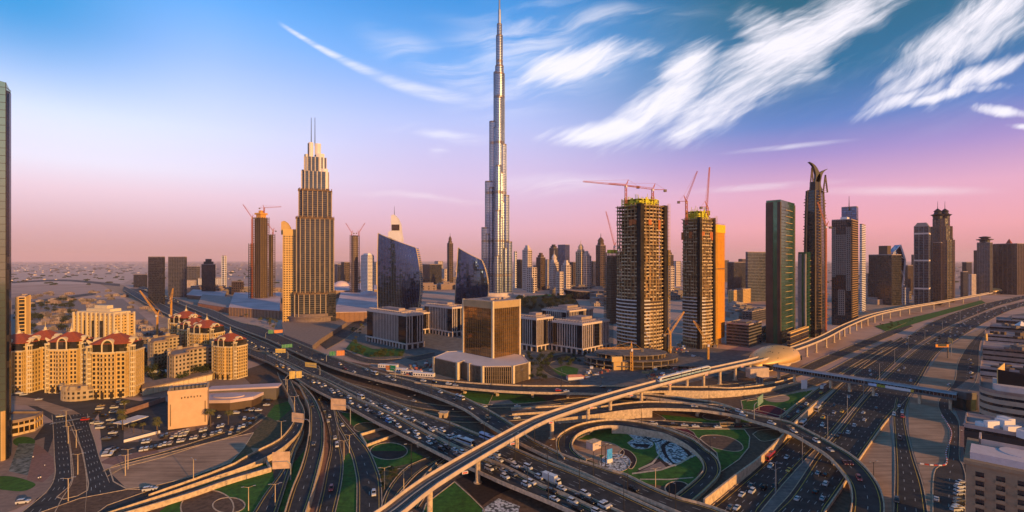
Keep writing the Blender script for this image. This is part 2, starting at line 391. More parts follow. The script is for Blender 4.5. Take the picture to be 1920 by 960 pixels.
class Road:
    """ribbon between two edges traced on the ground; L and R are lists of world points"""
    def __init__(s, Lp, Rp, z=0.0, top=0.0, n=None):
        def cv(px):
            m = len(px); o = []
            for i, p in enumerate(px):
                zz = s.zf(z, i/(m-1)) if len(p) < 3 else p[2]
                o.append(P(p[0], p[1], zz+top)-Vector((0,0,top)))
            return o
        a, b = cv(Lp), cv(Rp)
        ln = sum((q-p).length for p, q in zip(a, a[1:]))
        n = n or max(8, int(ln/6)); s.n = n; s.L = crv(a, n); s.R = crv(b, n)
        D = crv(b, n*8); k = 0; R2 = []          # pair each left point with the right point square across from it
        for i in range(n):
            lo, hi = max(k, int((i/(n-1)-.22)*len(D))), min(len(D)-1, int((i/(n-1)+.22)*len(D))+1)
            k = min(range(min(lo, hi), hi+1), key=lambda j: (D[j].x-s.L[i].x)**2+(D[j].y-s.L[i].y)**2)
            R2.append(D[k].copy())
        for i in range(n): s.R[i] = R2[i].lerp(s.R[i], .25) if 0 < i < n-1 else s.R[i]
        for i in range(n):          # level cross-section
            h = (s.L[i].z+s.R[i].z)/2; s.L[i].z = h; s.R[i].z = h
        s.len = [0]
        for i in range(1, n): s.len.append(s.len[-1]+((s.L[i]+s.R[i])/2-(s.L[i-1]+s.R[i-1])/2).length)
    @staticmethod
    def zf(z, f):
        if isinstance(z, (int, float)): return z
        for (a, za), (b, zb) in zip(z, z[1:]):
            if f <= b: return za+(zb-za)*(f-a)/max(1e-6, b-a)
        return z[-1][1]
    def at(s, i, w): 
        i = max(0, min(s.n-1.001, i)); k = int(i); t = i-k
        return s.L[k].lerp(s.R[k], w).lerp(s.L[k+1].lerp(s.R[k+1], w), t)
    def at_len(s, d, w):
        d = max(0, min(s.len[-1], d)); k = 0
        while k < s.n-2 and s.len[k+1] < d: k += 1
        return s.at(k+(d-s.len[k])/max(1e-6, s.len[k+1]-s.len[k]), w)
    def width(s, i):
        d = s.dirv(i); v = s.L[int(i)]-s.R[int(i)]; return abs(v.x*d.y-v.y*d.x)
    def dirv(s, i):
        i = max(0, min(s.n-2, int(i))); return ((s.L[i+1]+s.R[i+1])-(s.L[i]+s.R[i])).normalized()
    def find(s, u, v):
        """nearest station and lateral fraction for a picture direction"""
        best = None
        for i in range(s.n-1):
            z = (s.L[i].z+.6); p = P(u, v, z); a, b_ = s.L[i], s.R[i]
            d = Vector((b_.x-a.x, b_.y-a.y)); w = ((p.x-a.x)*d.x+(p.y-a.y)*d.y)/max(1e-6, d.length_squared)
            q = a.lerp(b_, w); e = (q.x-p.x)**2+(q.y-p.y)**2
            if best is None or e < best[0]: best = (e, i, w)
        return best[1], best[2]
    def strip(s, mb, w0, w1, dz, i0=0, i1=None, off0=0, off1=0, mi=0):
        """flat strip between lateral fractions (plus metres)"""
        i1 = s.n-1 if i1 is None else i1; A = []; B = []
        for i in range(i0, i1+1):
            c = (s.R[i]-s.L[i]); c.z = 0; c.normalize()
            A.append(s.L[i].lerp(s.R[i], w0)+c*off0+Vector((0,0,dz))); B.append(s.L[i].lerp(s.R[i], w1)+c*off1+Vector((0,0,dz)))
        st = len(mb.v)
        for a, b_ in zip(A, B): mb.v += [tuple(a), tuple(b_)]
        for k in range(len(A)-1): mb.f.append((st+2*k, st+2*k+1, st+2*k+3, st+2*k+2)); mb.m.append(mi)
    def wall(s, mb, side, z0, z1, thick, i0=0, i1=None, mi=0, out=0.0, base=None):
        """upright wall along an edge: side 0 left edge, 1 right edge; growing inward"""
        i1 = s.n-1 if i1 is None else i1; rings = []
        for i in range(i0, i1+1):
            c = (s.R[i]-s.L[i]); c.z = 0; c.normalize()
            e = s.L[i] if side == 0 else s.R[i]; c = c if side == 0 else -c
            a = e-c*out; b_ = e+c*(thick-out)
            lo = base if base is not None else a.z+z0
            rings.append([(a.x,a.y,lo), (b_.x,b_.y,lo), (b_.x,b_.y,a.z+z1), (a.x,a.y,a.z+z1)])
        mb.rings(rings, mi)
    def dashes(s, mb, w, dz, dash=3.5, gap=6.5, wd=.28, d0=0, d1=None):
        d = d0; end = s.len[-1] if d1 is None else d1
        while d+dash < end:
            a, b_ = s.at_len(d, w), s.at_len(d+dash, w); t_ = (b_-a).normalized(); nrm = Vector((-t_.y, t_.x, 0))*wd/2; up = Vector((0,0,dz))
            mb.face([a-nrm+up, b_-nrm+up, b_+nrm+up, a+nrm+up]); d += dash+gap
ROADS = {}
ZL = [0.02]
def nz_():
    ZL[0] += .0035; return ZL[0]
def patch(name, px, m, z=None, label=None, smooth=False, kerb=None, kind='structure', world=None):
    """flat area of ground traced at grade"""
    z = z or nz_(); pts = world or [P(u, v, 0) for u, v in px]
    if smooth:
        pts = crv(pts+[pts[0]], len(pts)*7)[:-1]
    mb = MB(); poly = ccw(pts); mb.face([(x, y, z) for x, y in poly])
    o = mb.build(name, m); o['kind'] = kind
    if kerb:
        k = MB(); a = offset(poly, kerb[1]); st = 0; n = len(poly)
        for i in range(n):
            j = (i+1) % n
            k.loft([(*poly[i], z-.01), (*a[i], z-.01), (*a[i], z+.14), (*poly[i], z+.14)], [(*poly[j], z-.01), (*a[j], z-.01), (*a[j], z+.14), (*poly[j], z+.14)], 0, True, True)
        ko = k.build('kerb', kerb[0], o)
    return o
def ell(u0, v0, u1, v1, n=28, rot_=0):
    cu, cv_ = (u0+u1)/2, (v0+v1)/2
    return [(cu+(u1-u0)/2*math.cos(t_), cv_+(v1-v0)/2*math.sin(t_)) for t_ in [2*math.pi*k/n for k in range(n)]]
def lanes_mk(rd, lanes, dz, yel=(True, True), edge=.9, parent=None, name='lane_marking', dash=3.2, gap=8, yellow_edge=True, wd=.2):
    mb = MB(); mw = MB()
    for k in range(1, lanes):
        rd.dashes(mw, k/lanes, dz, dash, gap, wd)
    if yel[0]: rd.strip(mb, 0, 0, dz, off0=edge, off1=edge+.26)
    if yel[1]: rd.strip(mb, 1, 1, dz, off0=-edge-.26, off1=-edge)
    if mw.f: tag(mw.build(name, linew, parent), kind=None if parent else 'structure')
    if mb.f: tag(mb.build('edge_line', yellow if yellow_edge else white, parent), kind=None if parent else 'structure')
def grade_road(key, name, Lp, Rp, lanes=2, m=None, yel=(True, True), kerb=True, edge=.9, n=None, ye=True):
    z = nz_(); rd = Road(Lp, Rp, z, n=n); ROADS[key] = rd; mb = MB()
    rd.strip(mb, 0, 1, 0); o = structure(name, mb, m or asph)
    if kerb:
        k = MB(); rd.wall(k, 0, -.02, .15, .35, out=.35); rd.wall(k, 1, -.02, .15, .35, out=.35); k.build('kerb', conc, o)
    lanes_mk(rd, lanes, .010, yel, edge, parent=o, yellow_edge=ye)
    return rd
def pillar_at(p, zt, zb, dirv, wide, parent, style='hammer', r=.9):
    mb = MB(); c = Vector((-dirv.y, dirv.x, 0))
    if style == 'twin':
        for s_ in (-1, 1):
            q = p+c*s_*wide*.28; mb.tube((q.x,q.y,zb), (q.x,q.y,zt), 1.0, n=10)
        a = p+c*wide*.36; b_ = p-c*wide*.36; mb.bar((a.x,a.y,zt-.6), (b_.x,b_.y,zt-.6), 2.2, 1.2)
    elif style == 'round':
        mb.tube((p.x,p.y,zb), (p.x,p.y,zt-1.2), r, n=14); mb.tube((p.x,p.y,zt-1.4), (p.x,p.y,zt), r, r*1.7, n=14)
        mb.tube((p.x,p.y,zb), (p.x,p.y,zb+.5), r*1.7, n=14)
    else:
        an = math.atan2(dirv.y, dirv.x); mb.box(p, 1.8, 2.6, zb, zt-1.3, an)
        h = wide*.34
        a = p+c*h; b_ = p-c*h
        A = [(p.x+c.x*1.3-dirv.x, p.y+c.y*1.3-dirv.y, zt-2.0), (p.x+c.x*1.3+dirv.x, p.y+c.y*1.3+dirv.y, zt-2.0), (p.x-c.x*1.3+dirv.x, p.y-c.y*1.3+dirv.y, zt-2.0), (p.x-c.x*1.3-dirv.x, p.y-c.y*1.3-dirv.y, zt-2.0)]
        B = [(a.x-dirv.x, a.y-dirv.y, zt-.9), (a.x+dirv.x, a.y+dirv.y, zt-.9), (b_.x+dirv.x, b_.y+dirv.y, zt-.9), (b_.x-dirv.x, b_.y-dirv.y, zt-.9)]
        mb.loft(A, B, 0, True, True); mb.loft(B, [(x,y,zt) for x,y,_ in B], 0, False, True)
    return mb.build('pillar', conc, parent)
def flyover(key, label, Lp, Rp, z, lanes=2, piers=(), yel=(True, True), solid=None, par=(1, 1), n=None, pst='hammer', thick=1.5, m=None, group='elevated roads of the interchange', edge=.9, name='flyover', white_par=None):
    rd = Road(Lp, Rp, z, top=1.0, n=n); ROADS[key] = rd
    root = thing(name, label, 'flyover', group, rd.at(rd.n/2, .5)*1.0)
    root.location = (0,0,0)
    d = MB(); rd.strip(d, 0, 1, 0, off0=.3, off1=-.3); d.build('road_deck', m or asph, root)
    g_ = MB(); rings = []
    for i in range(rd.n):
        c = (rd.R[i]-rd.L[i]); w = c.length; c.z = 0; c.normalize(); L_, R_ = rd.L[i], rd.R[i]; k = min(w*.16, 2.4)
        rings.append([(L_.x,L_.y,L_.z-.16), (L_.x,L_.y,L_.z-.7), tuple(L_+c*k-Vector((0,0,thick))), tuple(R_-c*k-Vector((0,0,thick))), (R_.x,R_.y,R_.z-.7), (R_.x,R_.y,R_.z-.16)])
    g_.rings(rings); g_.build('girder', conc, root)
    for s_ in (0, 1):
        if par[s_]:
            w = MB(); rd.wall(w, s_, -.72, 1.0, .4, out=.08); w.build('parapet', conc, root)
    if solid:
        for (f0, f1) in solid:
            w = MB(); i0, i1 = int(f0*(rd.n-1)), int(f1*(rd.n-1))
            rd.wall(w, 0, 0, -.75, .5, i0, i1, out=-.02, base=-.1); rd.wall(w, 1, 0, -.75, .5, i0, i1, out=-.02, base=-.1)
            w.build_each('retaining_wall', conc, root)
    lanes_mk(rd, lanes, .012, yel, edge+.3, parent=root)
    for f in piers:
        i = f*(rd.n-1); p = rd.at(i, .5); pillar_at(p, p.z-thick+.05, -.05, rd.dirv(i), rd.width(i), root, pst)
    return root

linew = mat('road_line_paint', (.44,.44,.42), .6, var=.2)
# ---- big areas of ground traced from the photograph
patch('interchange_ground', [(150,960),(470,1010),(1350,1010),(1700,1010),(1560,770),(1380,690),(1150,700),(900,715),(720,690),(560,660),(440,700),(400,840),(180,930)], mulch)
patch('far_sand_lot', [(22,490.9),(215,490.9),(330,494),(330,506),(250,522),(230,532),(22,534)], mat('brightened_far_sand', (.50,.36,.30), .95, scale=.01, col2=(.66,.47,.40)))  # far sand, its colour raised to make up for weak grazing light
patch('flyover_side_sand', [(180,528),(230,534),(275,560),(330,592),(395,640),(330,640),(285,590),(230,556)], sandm)
patch('villa_district_ground', [(22,560),(230,560),(300,620),(400,650),(470,720),(300,745),(22,745)], palepave)
patch('villa_court_lawn', [(268,668),(345,655),(395,690),(398,712),(300,722),(270,700)], mat('court_garden', (.02,.035,.012), .9, var=.4, scale=.15))
# bottom left crossroads
patch('crossroads_asphalt', [(22,716),(60,706),(170,738),(262,752),(300,745),(310,750),(200,790),(185,775),(168,800),(180,840),(100,870),(95,800),(100,790),(70,770),(22,745)], asph2)
patch('sand_island', [(22,742),(70,748),(135,768),(150,776),(108,780),(70,762),(22,758)], sandm)
patch('parking_asphalt', [(185,775),(215,758),(262,752),(310,752),(400,790),(515,712),(522,742),(492,765),(395,822),(215,862),(192,852)], asph2)
patch('school_yard', [(235,762),(310,748),(330,808),(300,818),(235,815)], asph)
patch('school_pavement', [(232,800),(310,812),(400,790),(402,796),(300,826),(232,830)], palepave)
patch('parking_lot_far', [(388,800),(515,712),(505,700),(465,735),(395,770)], asph2)
patch('pavement_by_cars', [(186,868),(205,858),(290,842),(300,848),(215,872)], pinkpave)
grade_road('street', 'street', [(193,884),(232,866),(300,849),(380,824),(450,800),(490,775)], [(200,894),(235,875),(300,859),(381,833),(452,812),(500,780)], 2)
patch('sand_lot', [(206,878),(232,871),(380,833),(474,812),(455,842),(431,868),(366,892),(285,912),(238,916),(214,903)], sandm, kerb=(conc, .5))
patch('verge_planting', [(474,812),(500,780),(520,745),(545,750),(548,785),(530,815),(475,848),(432,868),(455,842)], scrub)
patch('verge_lawn', [(500,780),(515,760),(543,752),(545,768),(520,790)], grassm)
patch('verge_lawn', [(366,892),(431,868),(440,862),(470,846),(445,862),(368,894)], grassm)
patch('pink_corner', [(470,840),(525,842),(510,862),(478,852)], sandm)
grade_road('avenue_near', 'avenue', [(98,778),(100,795),(103,858),(104,890),(90,920),(40,962)], [(122,778),(126,800),(133,850),(136,900),(118,930),(100,965)], 4, yel=(False, False), edge=.5)
grade_road('avenue_far', 'avenue', [(131,778),(140,800),(154,846),(163,900),(160,960)], [(163,776),(168,800),(178,830),(186,860),(205,905)], 5, yel=(False, False), edge=.5)
patch('turning_road', [(20,975),(60,945),(100,900),(205,885),(238,917),(285,915),(300,925),(190,960),(120,985)], asph)
patch('median_island', [(124,792),(129,792),(140,818),(154,846),(165,908),(163,920),(145,930),(120,936),(108,932),(128,915),(136,900),(133,850)], mulch, kerb=(conc, .4))
patch('corner_island', [(75,962),(150,935),(240,918),(282,919),(200,948),(150,985)], mulch, kerb=(conc, .4))
patch('tower_forecourt', [(-60,800),(60,790),(98,794),(103,858),(104,890),(88,925),(30,955),(-60,985)], palepave)
patch('forecourt_drive', [(60,828),(84,795),(98,792),(100,820),(90,850),(82,842),(84,820)], asph)
patch('forecourt_lawn', ell(24,819,66,838), grassm)
patch('forecourt_lawn', [(-40,900),(0,893),(30,895),(62,905),(65,912),(45,921),(15,920),(-40,912)], grassm, smooth=True)
patch('pink_plaza', [(66,832),(80,840),(100,858),(102,885),(80,905),(50,900)], pinkpave)
patch('planting_beds', [(35,832),(66,832),(52,892),(16,884)], mat('clipped_planting', (.03,.05,.04), .9, scale=.35, col2=(.25,.28,.28), detail=4))
# interchange gardens
patch('lawn', [(500,925),(540,862),(548,872),(575,840),(572,880),(545,920),(532,960),(522,960)], grassm)
patch('lawn', [(330,935),(440,880),(508,868),(515,905),(470,975),(250,1000)], grassm)
patch('round_bed', ell(340,920,437,984), mulch, kerb=(conc, .5))
patch('round_bed', ell(400,934,458,962), mulch, kerb=(conc, .5))
patch('lawn', [(627,975),(640,905),(643,860),(658,845),(668,880),(671,960)], grassm)
patch('brick_apron', [(600,965),(610,900),(616,840),(608,790),(600,800),(607,830),(600,870),(575,960)], pinkpave)
patch('lawn', [(655,790),(690,835),(705,870),(712,905),(782,870),(800,850),(760,830),(720,790),(690,770),(640,775)], grassm)
patch('dirt_patch', [(668,798),(695,793),(745,800),(815,838),(812,865),(770,845),(700,832),(683,822)], mulch)
patch('round_bed', ell(695,831,763,862), mat('oval_bed', (.05,.032,.028), .95, var=.3, scale=.3), kerb=(conc, .5))
patch('half_lawn', [(697,846),(700,838),(712,833),(729,831),(746,833),(758,838),(761,846)], grassm)
patch('shrub_bed', [(710,882),(775,868),(755,890),(728,912),(719,925),(714,905)], scrub)
patch('round_bed', ell(634,758,684,775), mulch, kerb=(conc, .4))
patch('round_bed', ell(664,793,712,812), scrub, kerb=(conc, .4))
patch('lawn', [(790,975),(800,945),(852,905),(880,930),(905,955),(915,985)], grassm, kerb=(conc, .5))
patch('dark_bed', [(855,900),(905,948),(930,930),(985,905),(900,878)], darkbed)
patch('stone_bed', [(905,955),(935,935),(975,950),(965,985),(900,985)], rockm)
patch('lawn', [(860,742),(880,728),(925,738),(915,760),(893,755)], grassm, kerb=(conc, .4))
patch('lawn', [(925,738),(965,735),(1015,745),(1025,752),(970,760),(918,758)], grassm)
patch('stone_bed', [(920,752),(955,750),(968,760),(918,762)], palepave)
patch('scrub_verge', [(640,720),(700,738),(800,770),(850,790),(900,812),(870,812),(800,785),(700,748)], scrub)
patch('lawn', [(1058,850),(1075,820),(1110,806),(1165,803),(1205,812),(1250,822),(1300,850),(1318,872),(1300,905),(1270,915),(1215,908),(1150,885),(1100,862)], grassm)
patch('sand_bed', [(1073,826),(1095,826),(1140,830),(1165,842),(1169,852),(1155,860),(1125,853),(1095,862),(1075,840)], sandm, smooth=True, kerb=(conc, .35))
patch('sand_bed', [(1093,858),(1120,848),(1128,862),(1150,884),(1110,866)], sandm)
patch('dark_bed', [(1169,842),(1182,848),(1192,860),(1190,872),(1182,880),(1175,870),(1162,852)], mat('dark_red_bed', (.035,.018,.018), .95), smooth=True, kerb=(conc, .35))
patch('stone_bed', ell(1125,851,1182,886), rockm, kerb=(conc, .35))
patch('stone_bed', [(1176,812),(1187,806),(1210,815),(1222,823),(1215,829),(1190,824)], rockm, smooth=True, kerb=(conc, .35))
patch('stone_bed', [(1205,812),(1230,808),(1243,815),(1240,824),(1225,829),(1212,820)], rockm, smooth=True, kerb=(darkbed, .9))
patch('stone_bed', [(1177,831),(1190,825),(1218,828),(1224,835),(1212,842),(1190,841)], rockm, smooth=True, kerb=(conc, .35))
patch('dark_bed', [(1183,832),(1220,834),(1215,840),(1192,838)], darkbed)
patch('stone_bed', [(1245,815),(1275,830),(1306,850),(1290,862),(1262,876),(1250,870),(1232,850),(1228,832),(1222,824)], rockm, smooth=True)
patch('dark_bed', [(1257,824),(1276,834),(1299,853),(1294,856),(1270,872),(1258,868),(1243,850),(1240,836),(1250,830)], darkbed, smooth=True)
patch('stone_bed', [(1260,829),(1272,836),(1290,856),(1268,869),(1255,860),(1248,845),(1248,837)], rockm, smooth=True)
patch('dark_bed', [(1190,888),(1232,857),(1258,874),(1225,882)], darkbed, smooth=False)
patch('stone_strip', [(1200,884),(1238,866),(1245,872),(1250,878),(1215,883)], palepave)
patch('garden_path', [(1200,900.5),(1255,901),(1300,897),(1300,895.2),(1255,898.8),(1200,898.5)], conc)
patch('garden_path', [(1185,887.5),(1240,880),(1275,867),(1306,848),(1308,850),(1277,870),(1240,883),(1185,890.5)], conc)
patch('garden_path', [(1196,880),(1222,868),(1234,854),(1236,844),(1231,832),(1233,832),(1239,844),(1236,856),(1225,871),(1199,882.5)], conc)
patch('garden_path', [(1082,826),(1115,808),(1165,802),(1215,806),(1215,804),(1165,800),(1113,806),(1080,824)], conc)
patch('dark_bed', ell(1248,904,1292,930), darkbed, kerb=(conc, .5))
patch('lawn', [(1255,803),(1300,806),(1395,806),(1405,820),(1403,840),(1385,862),(1352,885),(1345,850),(1315,825),(1290,812)], grassm, kerb=(conc, .5))
patch('round_bed', [(1312,824),(1320,818),(1345,817),(1370,822),(1388,832),(1392,842),(1382,847),(1360,845),(1330,837)], mulch, smooth=True, kerb=(conc, .45))
patch('flower_bed', [(1258,802),(1285,803),(1300,812),(1311,828),(1290,815)], redbed, kerb=(conc, .35))
patch('oval_bed', [(1412,815),(1425,808),(1450,807),(1475,812),(1460,822),(1430,828)], scrub, smooth=True, kerb=(conc, .4))
patch('lawn', [(1240,778),(1300,784),(1360,790),(1385,794),(1330,796),(1245,786)], grassm)
patch('round_bed', [(1184,777),(1200,772),(1225,775),(1245,785),(1243,789),(1215,789),(1192,785)], mulch, smooth=True, kerb=(conc, .4))
patch('round_bed', ell(1318,774,1367,789), mulch, kerb=(conc, .4))
patch('lawn', [(1368,778),(1395,782),(1420,794),(1385,794)], grassm)
patch('lawn', [(1390,752),(1430,745),(1470,742),(1505,735),(1525,732),(1500,752),(1475,775),(1460,780),(1430,772),(1393,768)], grassm, kerb=(conc, .5))
patch('flower_bed', [(1410,772),(1430,762),(1450,762),(1475,774),(1462,784),(1440,780)], redbed, smooth=True, kerb=(conc, .4))
patch('round_bed', ell(1433,740,1481,755), sandm)
patch('dirt_patch', [(1340,755),(1390,752),(1395,765),(1380,766)], mulch)
# highway with central reserve
grade_road('hw_left', 'highway', [(1322,960),(1385,907),(1428,870),(1475,822),(1527,770),(1580,718),(1625,680),(1662,653),(1711,626),(1763,597),(1844,570),(1925,553)],
   [(1424,960),(1470,905),(1523,847),(1556,817),(1602,762),(1655,703),(1715,649),(1775,614),(1820,594),(1870,574),(1900,566),(1935,557)], 6, edge=1.6)
grade_road('hw_right', 'highway', [(1451,960),(1487,920),(1533,852),(1556,827),(1578,800),(1625,742),(1680,688),(1735,644),(1800,606),(1840,588),(1880,575),(1940,560)],
   [(1548,960),(1587,903),(1610,865),(1653,803),(1668,782),(1707,739),(1726,712),(1760,660),(1812,625),(1850,603),(1900,580),(1960,565)], 6, edge=1.6)
patch('median_strip', [(1425,962),(1470,906),(1524,848),(1557,818),(1603,763),(1656,704),(1716,650),(1776,614.5),(1798,606),(1734,643),(1679,687),(1624,741),(1577,799),(1555,826),(1532,851),(1486,919),(1450,962)], concg)
patch('sand_triangle', [(1666,786),(1610,870),(1590,905),(1600,960),(1640,990),(1672,990),(1672,900),(1672,830)], sandm)
grade_road('ramp_right', 'slip_road', [(1681,745),(1675,780),(1677,825),(1679,881),(1676,985)], [(1711,735),(1697,775),(1701,810),(1712,855),(1730,911),(1742,985)], 3)
patch('sand_reserve', [(1703,760),(1712,742),(1729,712),(1762,662),(1816,626),(1850,612),(1822,640),(1797,680),(1790,715),(1760,752),(1770,790),(1780,812),(1776,862),(1752,888),(1750,990),(1744,990),(1731,905),(1714,852),(1704,812)], sandm)
grade_road('service', 'service_road', [(1750,990),(1753,885),(1777,863),(1781,810),(1771,787),(1761,752),(1790,716),(1799,676),(1822,640),(1852,613)], [(1808,990),(1809,885),(1798,859),(1798,791),(1782,770),(1785,750),(1822,727),(1834,697),(1840,637),(1872,608)], 2, yel=(False, False), m=asph2)
patch('right_plaza', [(1783,752),(1790,730),(1832,700),(1920,690),(1960,760),(1960,990),(1809,990),(1811,885),(1800,859),(1800,790)], palepave)
patch('pink_plaza', [(1786,755),(1815,750),(1822,840),(1801,858),(1800,791)], pinkpave)
patch('right_parking', [(1785,880),(1811,870),(1830,990),(1785,990)], asph2)
patch('right_district_ground', [(1832,700),(1850,620),(1900,590),(1990,580),(1990,700)], concd)
# frontage roads between metro viaduct and highway
grade_road('frontage', 'frontage_road', [(1320,724),(1380,719),(1430,712),(1480,700),(1525,678),(1580,655),(1640,630),(1700,605)], [(1322,732),(1382,728),(1440,722),(1492,708),(1540,688),(1592,664),(1652,638),(1712,612)], 2, m=asph2)
grade_road('frontage2', 'frontage_road', [(1395,742),(1440,735),(1500,718),(1550,697),(1610,665),(1670,637)], [(1400,752),(1445,745),(1510,729),(1566,708),(1622,677),(1684,645)], 3, m=asph2)
grade_road('slip_k', 'slip_road', [(1462,784),(1490,762),(1525,735),(1557,712),(1600,684),(1650,655),(1690,632)], [(1478,794),(1505,772),(1541,745),(1573,722),(1614,694),(1660,665),(1700,640)], 2)
grade_road('street_n', 'slip_road', [(1150,790),(1210,788),(1280,791),(1350,794),(1418,792),(1462,784)], [(1160,797),(1215,797),(1285,801),(1350,803),(1420,802),(1475,794)], 2, yel=(False, True))
grade_road('street_h', 'slip_road', [(640,714),(700,730),(763,750),(850,762),(915,759),(1000,755),(1100,745),(1250,744)], [(640,718),(700,738),(763,760),(850,772),(915,765),(1000,762),(1100,753),(1250,752)], 2, m=asph2)
grade_road('street_h2', 'slip_road', [(760,764),(822,778),(900,782),(970,778),(1060,768),(1130,768)], [(765,772),(830,789),(900,792),(970,788),(1060,780),(1130,776)], 2, m=asph2)
patch('channel_floor', [(958,772),(1060,764),(1120,760),(1060,759),(962,764)], concg)
# lower left roads at grade
grade_road('road_r3', 'slip_road', [(585,728),(602,757),(612,785),(619,813),(620,842),(613,875),(603,925),(587,985)], [(622,752),(632,785),(634,808),(637,835),(643,860),(642,890),(637,920),(622,985)], 2)
grade_road('road_r4', 'slip_road', [(624,755),(632,795),(646,822),(660,855),(667,885),(670,910),(669,985)], [(626,753),(638,780),(667,815),(690,842),(707,880),(714,908),(716,985)], 2)
grade_road('road_r5', 'slip_road', [(806,857),(767,873),(742,897),(723,927),(712,965)], [(826,860),(788,883),(760,911),(740,938),(732,975)], 1)
grade_road('road_r6', 'slip_road', [(835,860),(805,885),(775,920),(750,960)], [(862,860),(838,885),(808,915),(785,950)], 2)
for px, z_ in (([(818,866),(792,893),(767,923),(755,940)], 1.0), ):
    rd_ = Road([(a, b_) for a, b_ in px], [(a+3, b_+1) for a, b_ in px], 0, top=1.0); mb = MB(); rd_.wall(mb, 0, 0, 1.0, .5)
    tag(mb.build('barrier_wall', conc), 'low cream concrete barrier between the two curving slip roads under the metro viaduct', 'barrier')
# offices district streets
patch('offices_ground', [(630,625),(700,585),(985,572),(1150,600),(1150,700),(1000,712),(810,712),(690,670)], concd)
grade_road('office_street', 'street', [(592,640),(625,625),(660,605),(690,585),(725,578)], [(612,655),(640,640),(668,620),(700,596),(735,586)], 2, m=asph2)
grade_road('office_street2', 'street', [(645,655),(690,672),(750,672),(815,660)], [(640,664),(690,682),(755,682),(815,670)], 2, m=asph2)
grade_road('office_street3', 'street', [(1090,712),(1045,695),(1030,682),(1060,672),(1120,668)], [(1070,718),(1025,700),(1012,680),(1050,664),(1120,660)], 2, m=asph2)
patch('office_lawn', [(648,655),(660,640),(700,655),(760,655),(755,668),(690,670)], grassm)
patch('office_lawn', [(1035,693),(1060,686),(1085,692),(1080,710),(1050,705)], grassm)
patch('park_lawn', [(985,556),(1030,552),(1062,560),(1045,568),(1000,566)], grassm)
patch('park_ground', [(960,560),(1075,552),(1090,580),(1000,590),(962,585)], mat('park_floor', (.02,.03,.012), .9, var=.4))
patch('metro_verge', [(1640,612),(1700,598),(1760,584),(1840,563),(1848,568),(1770,590),(1700,612),(1662,622)], grassm)
patch('construction_yard', [(1085,712),(1100,672),(1150,655),(1290,650),(1420,660),(1370,700),(1280,722),(1090,724)], concg)
patch('construction_yard', [(690,690),(760,672),(815,690),(812,716),(720,696)], palepave)
patch('sand_lot', [(1608,560),(1700,565),(1790,560),(1770,575),(1650,600),(1600,612)], sandm)
# far elevated/great road on the left going away
grade_road('far_middle', 'highway', [(262,541),(320,566),(370,590),(440,622)], [(240,541),(282,560),(345,592),(428,640)], 6, yel=(False, False), kerb=False)
grade_road('far_cross', 'street', [(22,528),(120,524),(225,532)], [(22,531),(120,527),(225,537)], 2, yel=(False, False), kerb=False, m=asph2)
grade_road('villa_street', 'street', [(22,572),(90,560),(180,548)], [(22,580),(90,566),(180,552)], 2, yel=(False, False), kerb=False, m=asph2)

# ================================================================== FLYOVERS
flyover('A', 'near jammed flyover carriageway crossing from upper left to the bottom, under the metro viaduct',
  [(232,536),(275,556),(339,587),(400,622),(465,651),(495,660),(533,678),(563,695),(600,708),(632,725),(667,745),(717,767),(747,781),(780,799),(822,821),(853,836),(900,855),(947,874),(983,892),(1020,911),(1063,928),(1125,957),(1200,990)],
  [(232,543),(275,569),(331,596),(400,632),(460,661),(498,675),(523,690),(547,703),(583,726),(623,746),(657,764),(697,786),(740,807),(780,827),(822,848),(857,865),(897,882),(943,903),(980,918),(1047,946),(1120,980)],
  5.5, 3, piers=(.14,.2,.26,.4,.5,.60,.70,.79,.87,.94))
flyover('BC', 'wide middle flyover with jammed near lanes and flowing far lanes under the metro viaduct',
  [(430,613),(495,640),(540,663),(590,688),(640,712),(680,728),(725,747),(763,763),(813,780),(847,792),(897,812),(920,819),(980,845),(1018,861),(1080,885),(1143,912),(1220,947),(1300,982)],
  [(440,640),(465,650),(495,659),(533,677),(563,694),(600,707),(632,724),(667,744),(717,766),(747,780),(780,797),(822,819),(853,834),(900,853),(947,872),(983,890),(1020,909),(1063,926),(1125,955),(1200,988)],
  [(0,.7),(.12,2.5),(.25,5.5),(1,5.5)], 6, piers=(.5,.6,.7,.8,.9))
m_ = MB(); ROADS['BC'].wall(m_, 1, 0, .9, .5, int(ROADS['BC'].n*.22), out=-ROADS['BC'].width(ROADS['BC'].n*.6)*.46)
tag(m_.build('median_barrier', conc), 'low concrete barrier parting the two directions on the middle flyover', 'barrier')
flyover('F3', 'upper flyover sweeping past the offices, then curving right under the metro viaduct',
  [(262,534),(320,556),(354,569),(400,581),(440,600),(490,612),(530,630),(573,648),(607,662),(640,673),(680,687),(713,698),(763,710),(805,722),(838,733),(872,745),(897,757),(930,775),(967,798),(990,817),(1018,832),(1055,850),(1090,862),(1118,870),(1147,880),(1173,887),(1220,910),(1270,930),(1320,943),(1367,960),(1420,985)],
  [(262,540),(275,545),(331,566),(380,586),(440,612),(497,633),(540,653),(590,675),(623,688),(657,698),(708,712),(763,725),(803,738),(847,755),(873,767),(902,787),(943,812),(980,832),(1055,868),(1088,882),(1143,907),(1197,928),(1240,945),(1290,966),(1330,985)],
  6.0, 3, piers=(.10,.17,.24,.31,.38,.44,.50,.56,.62,.68), pst='twin')
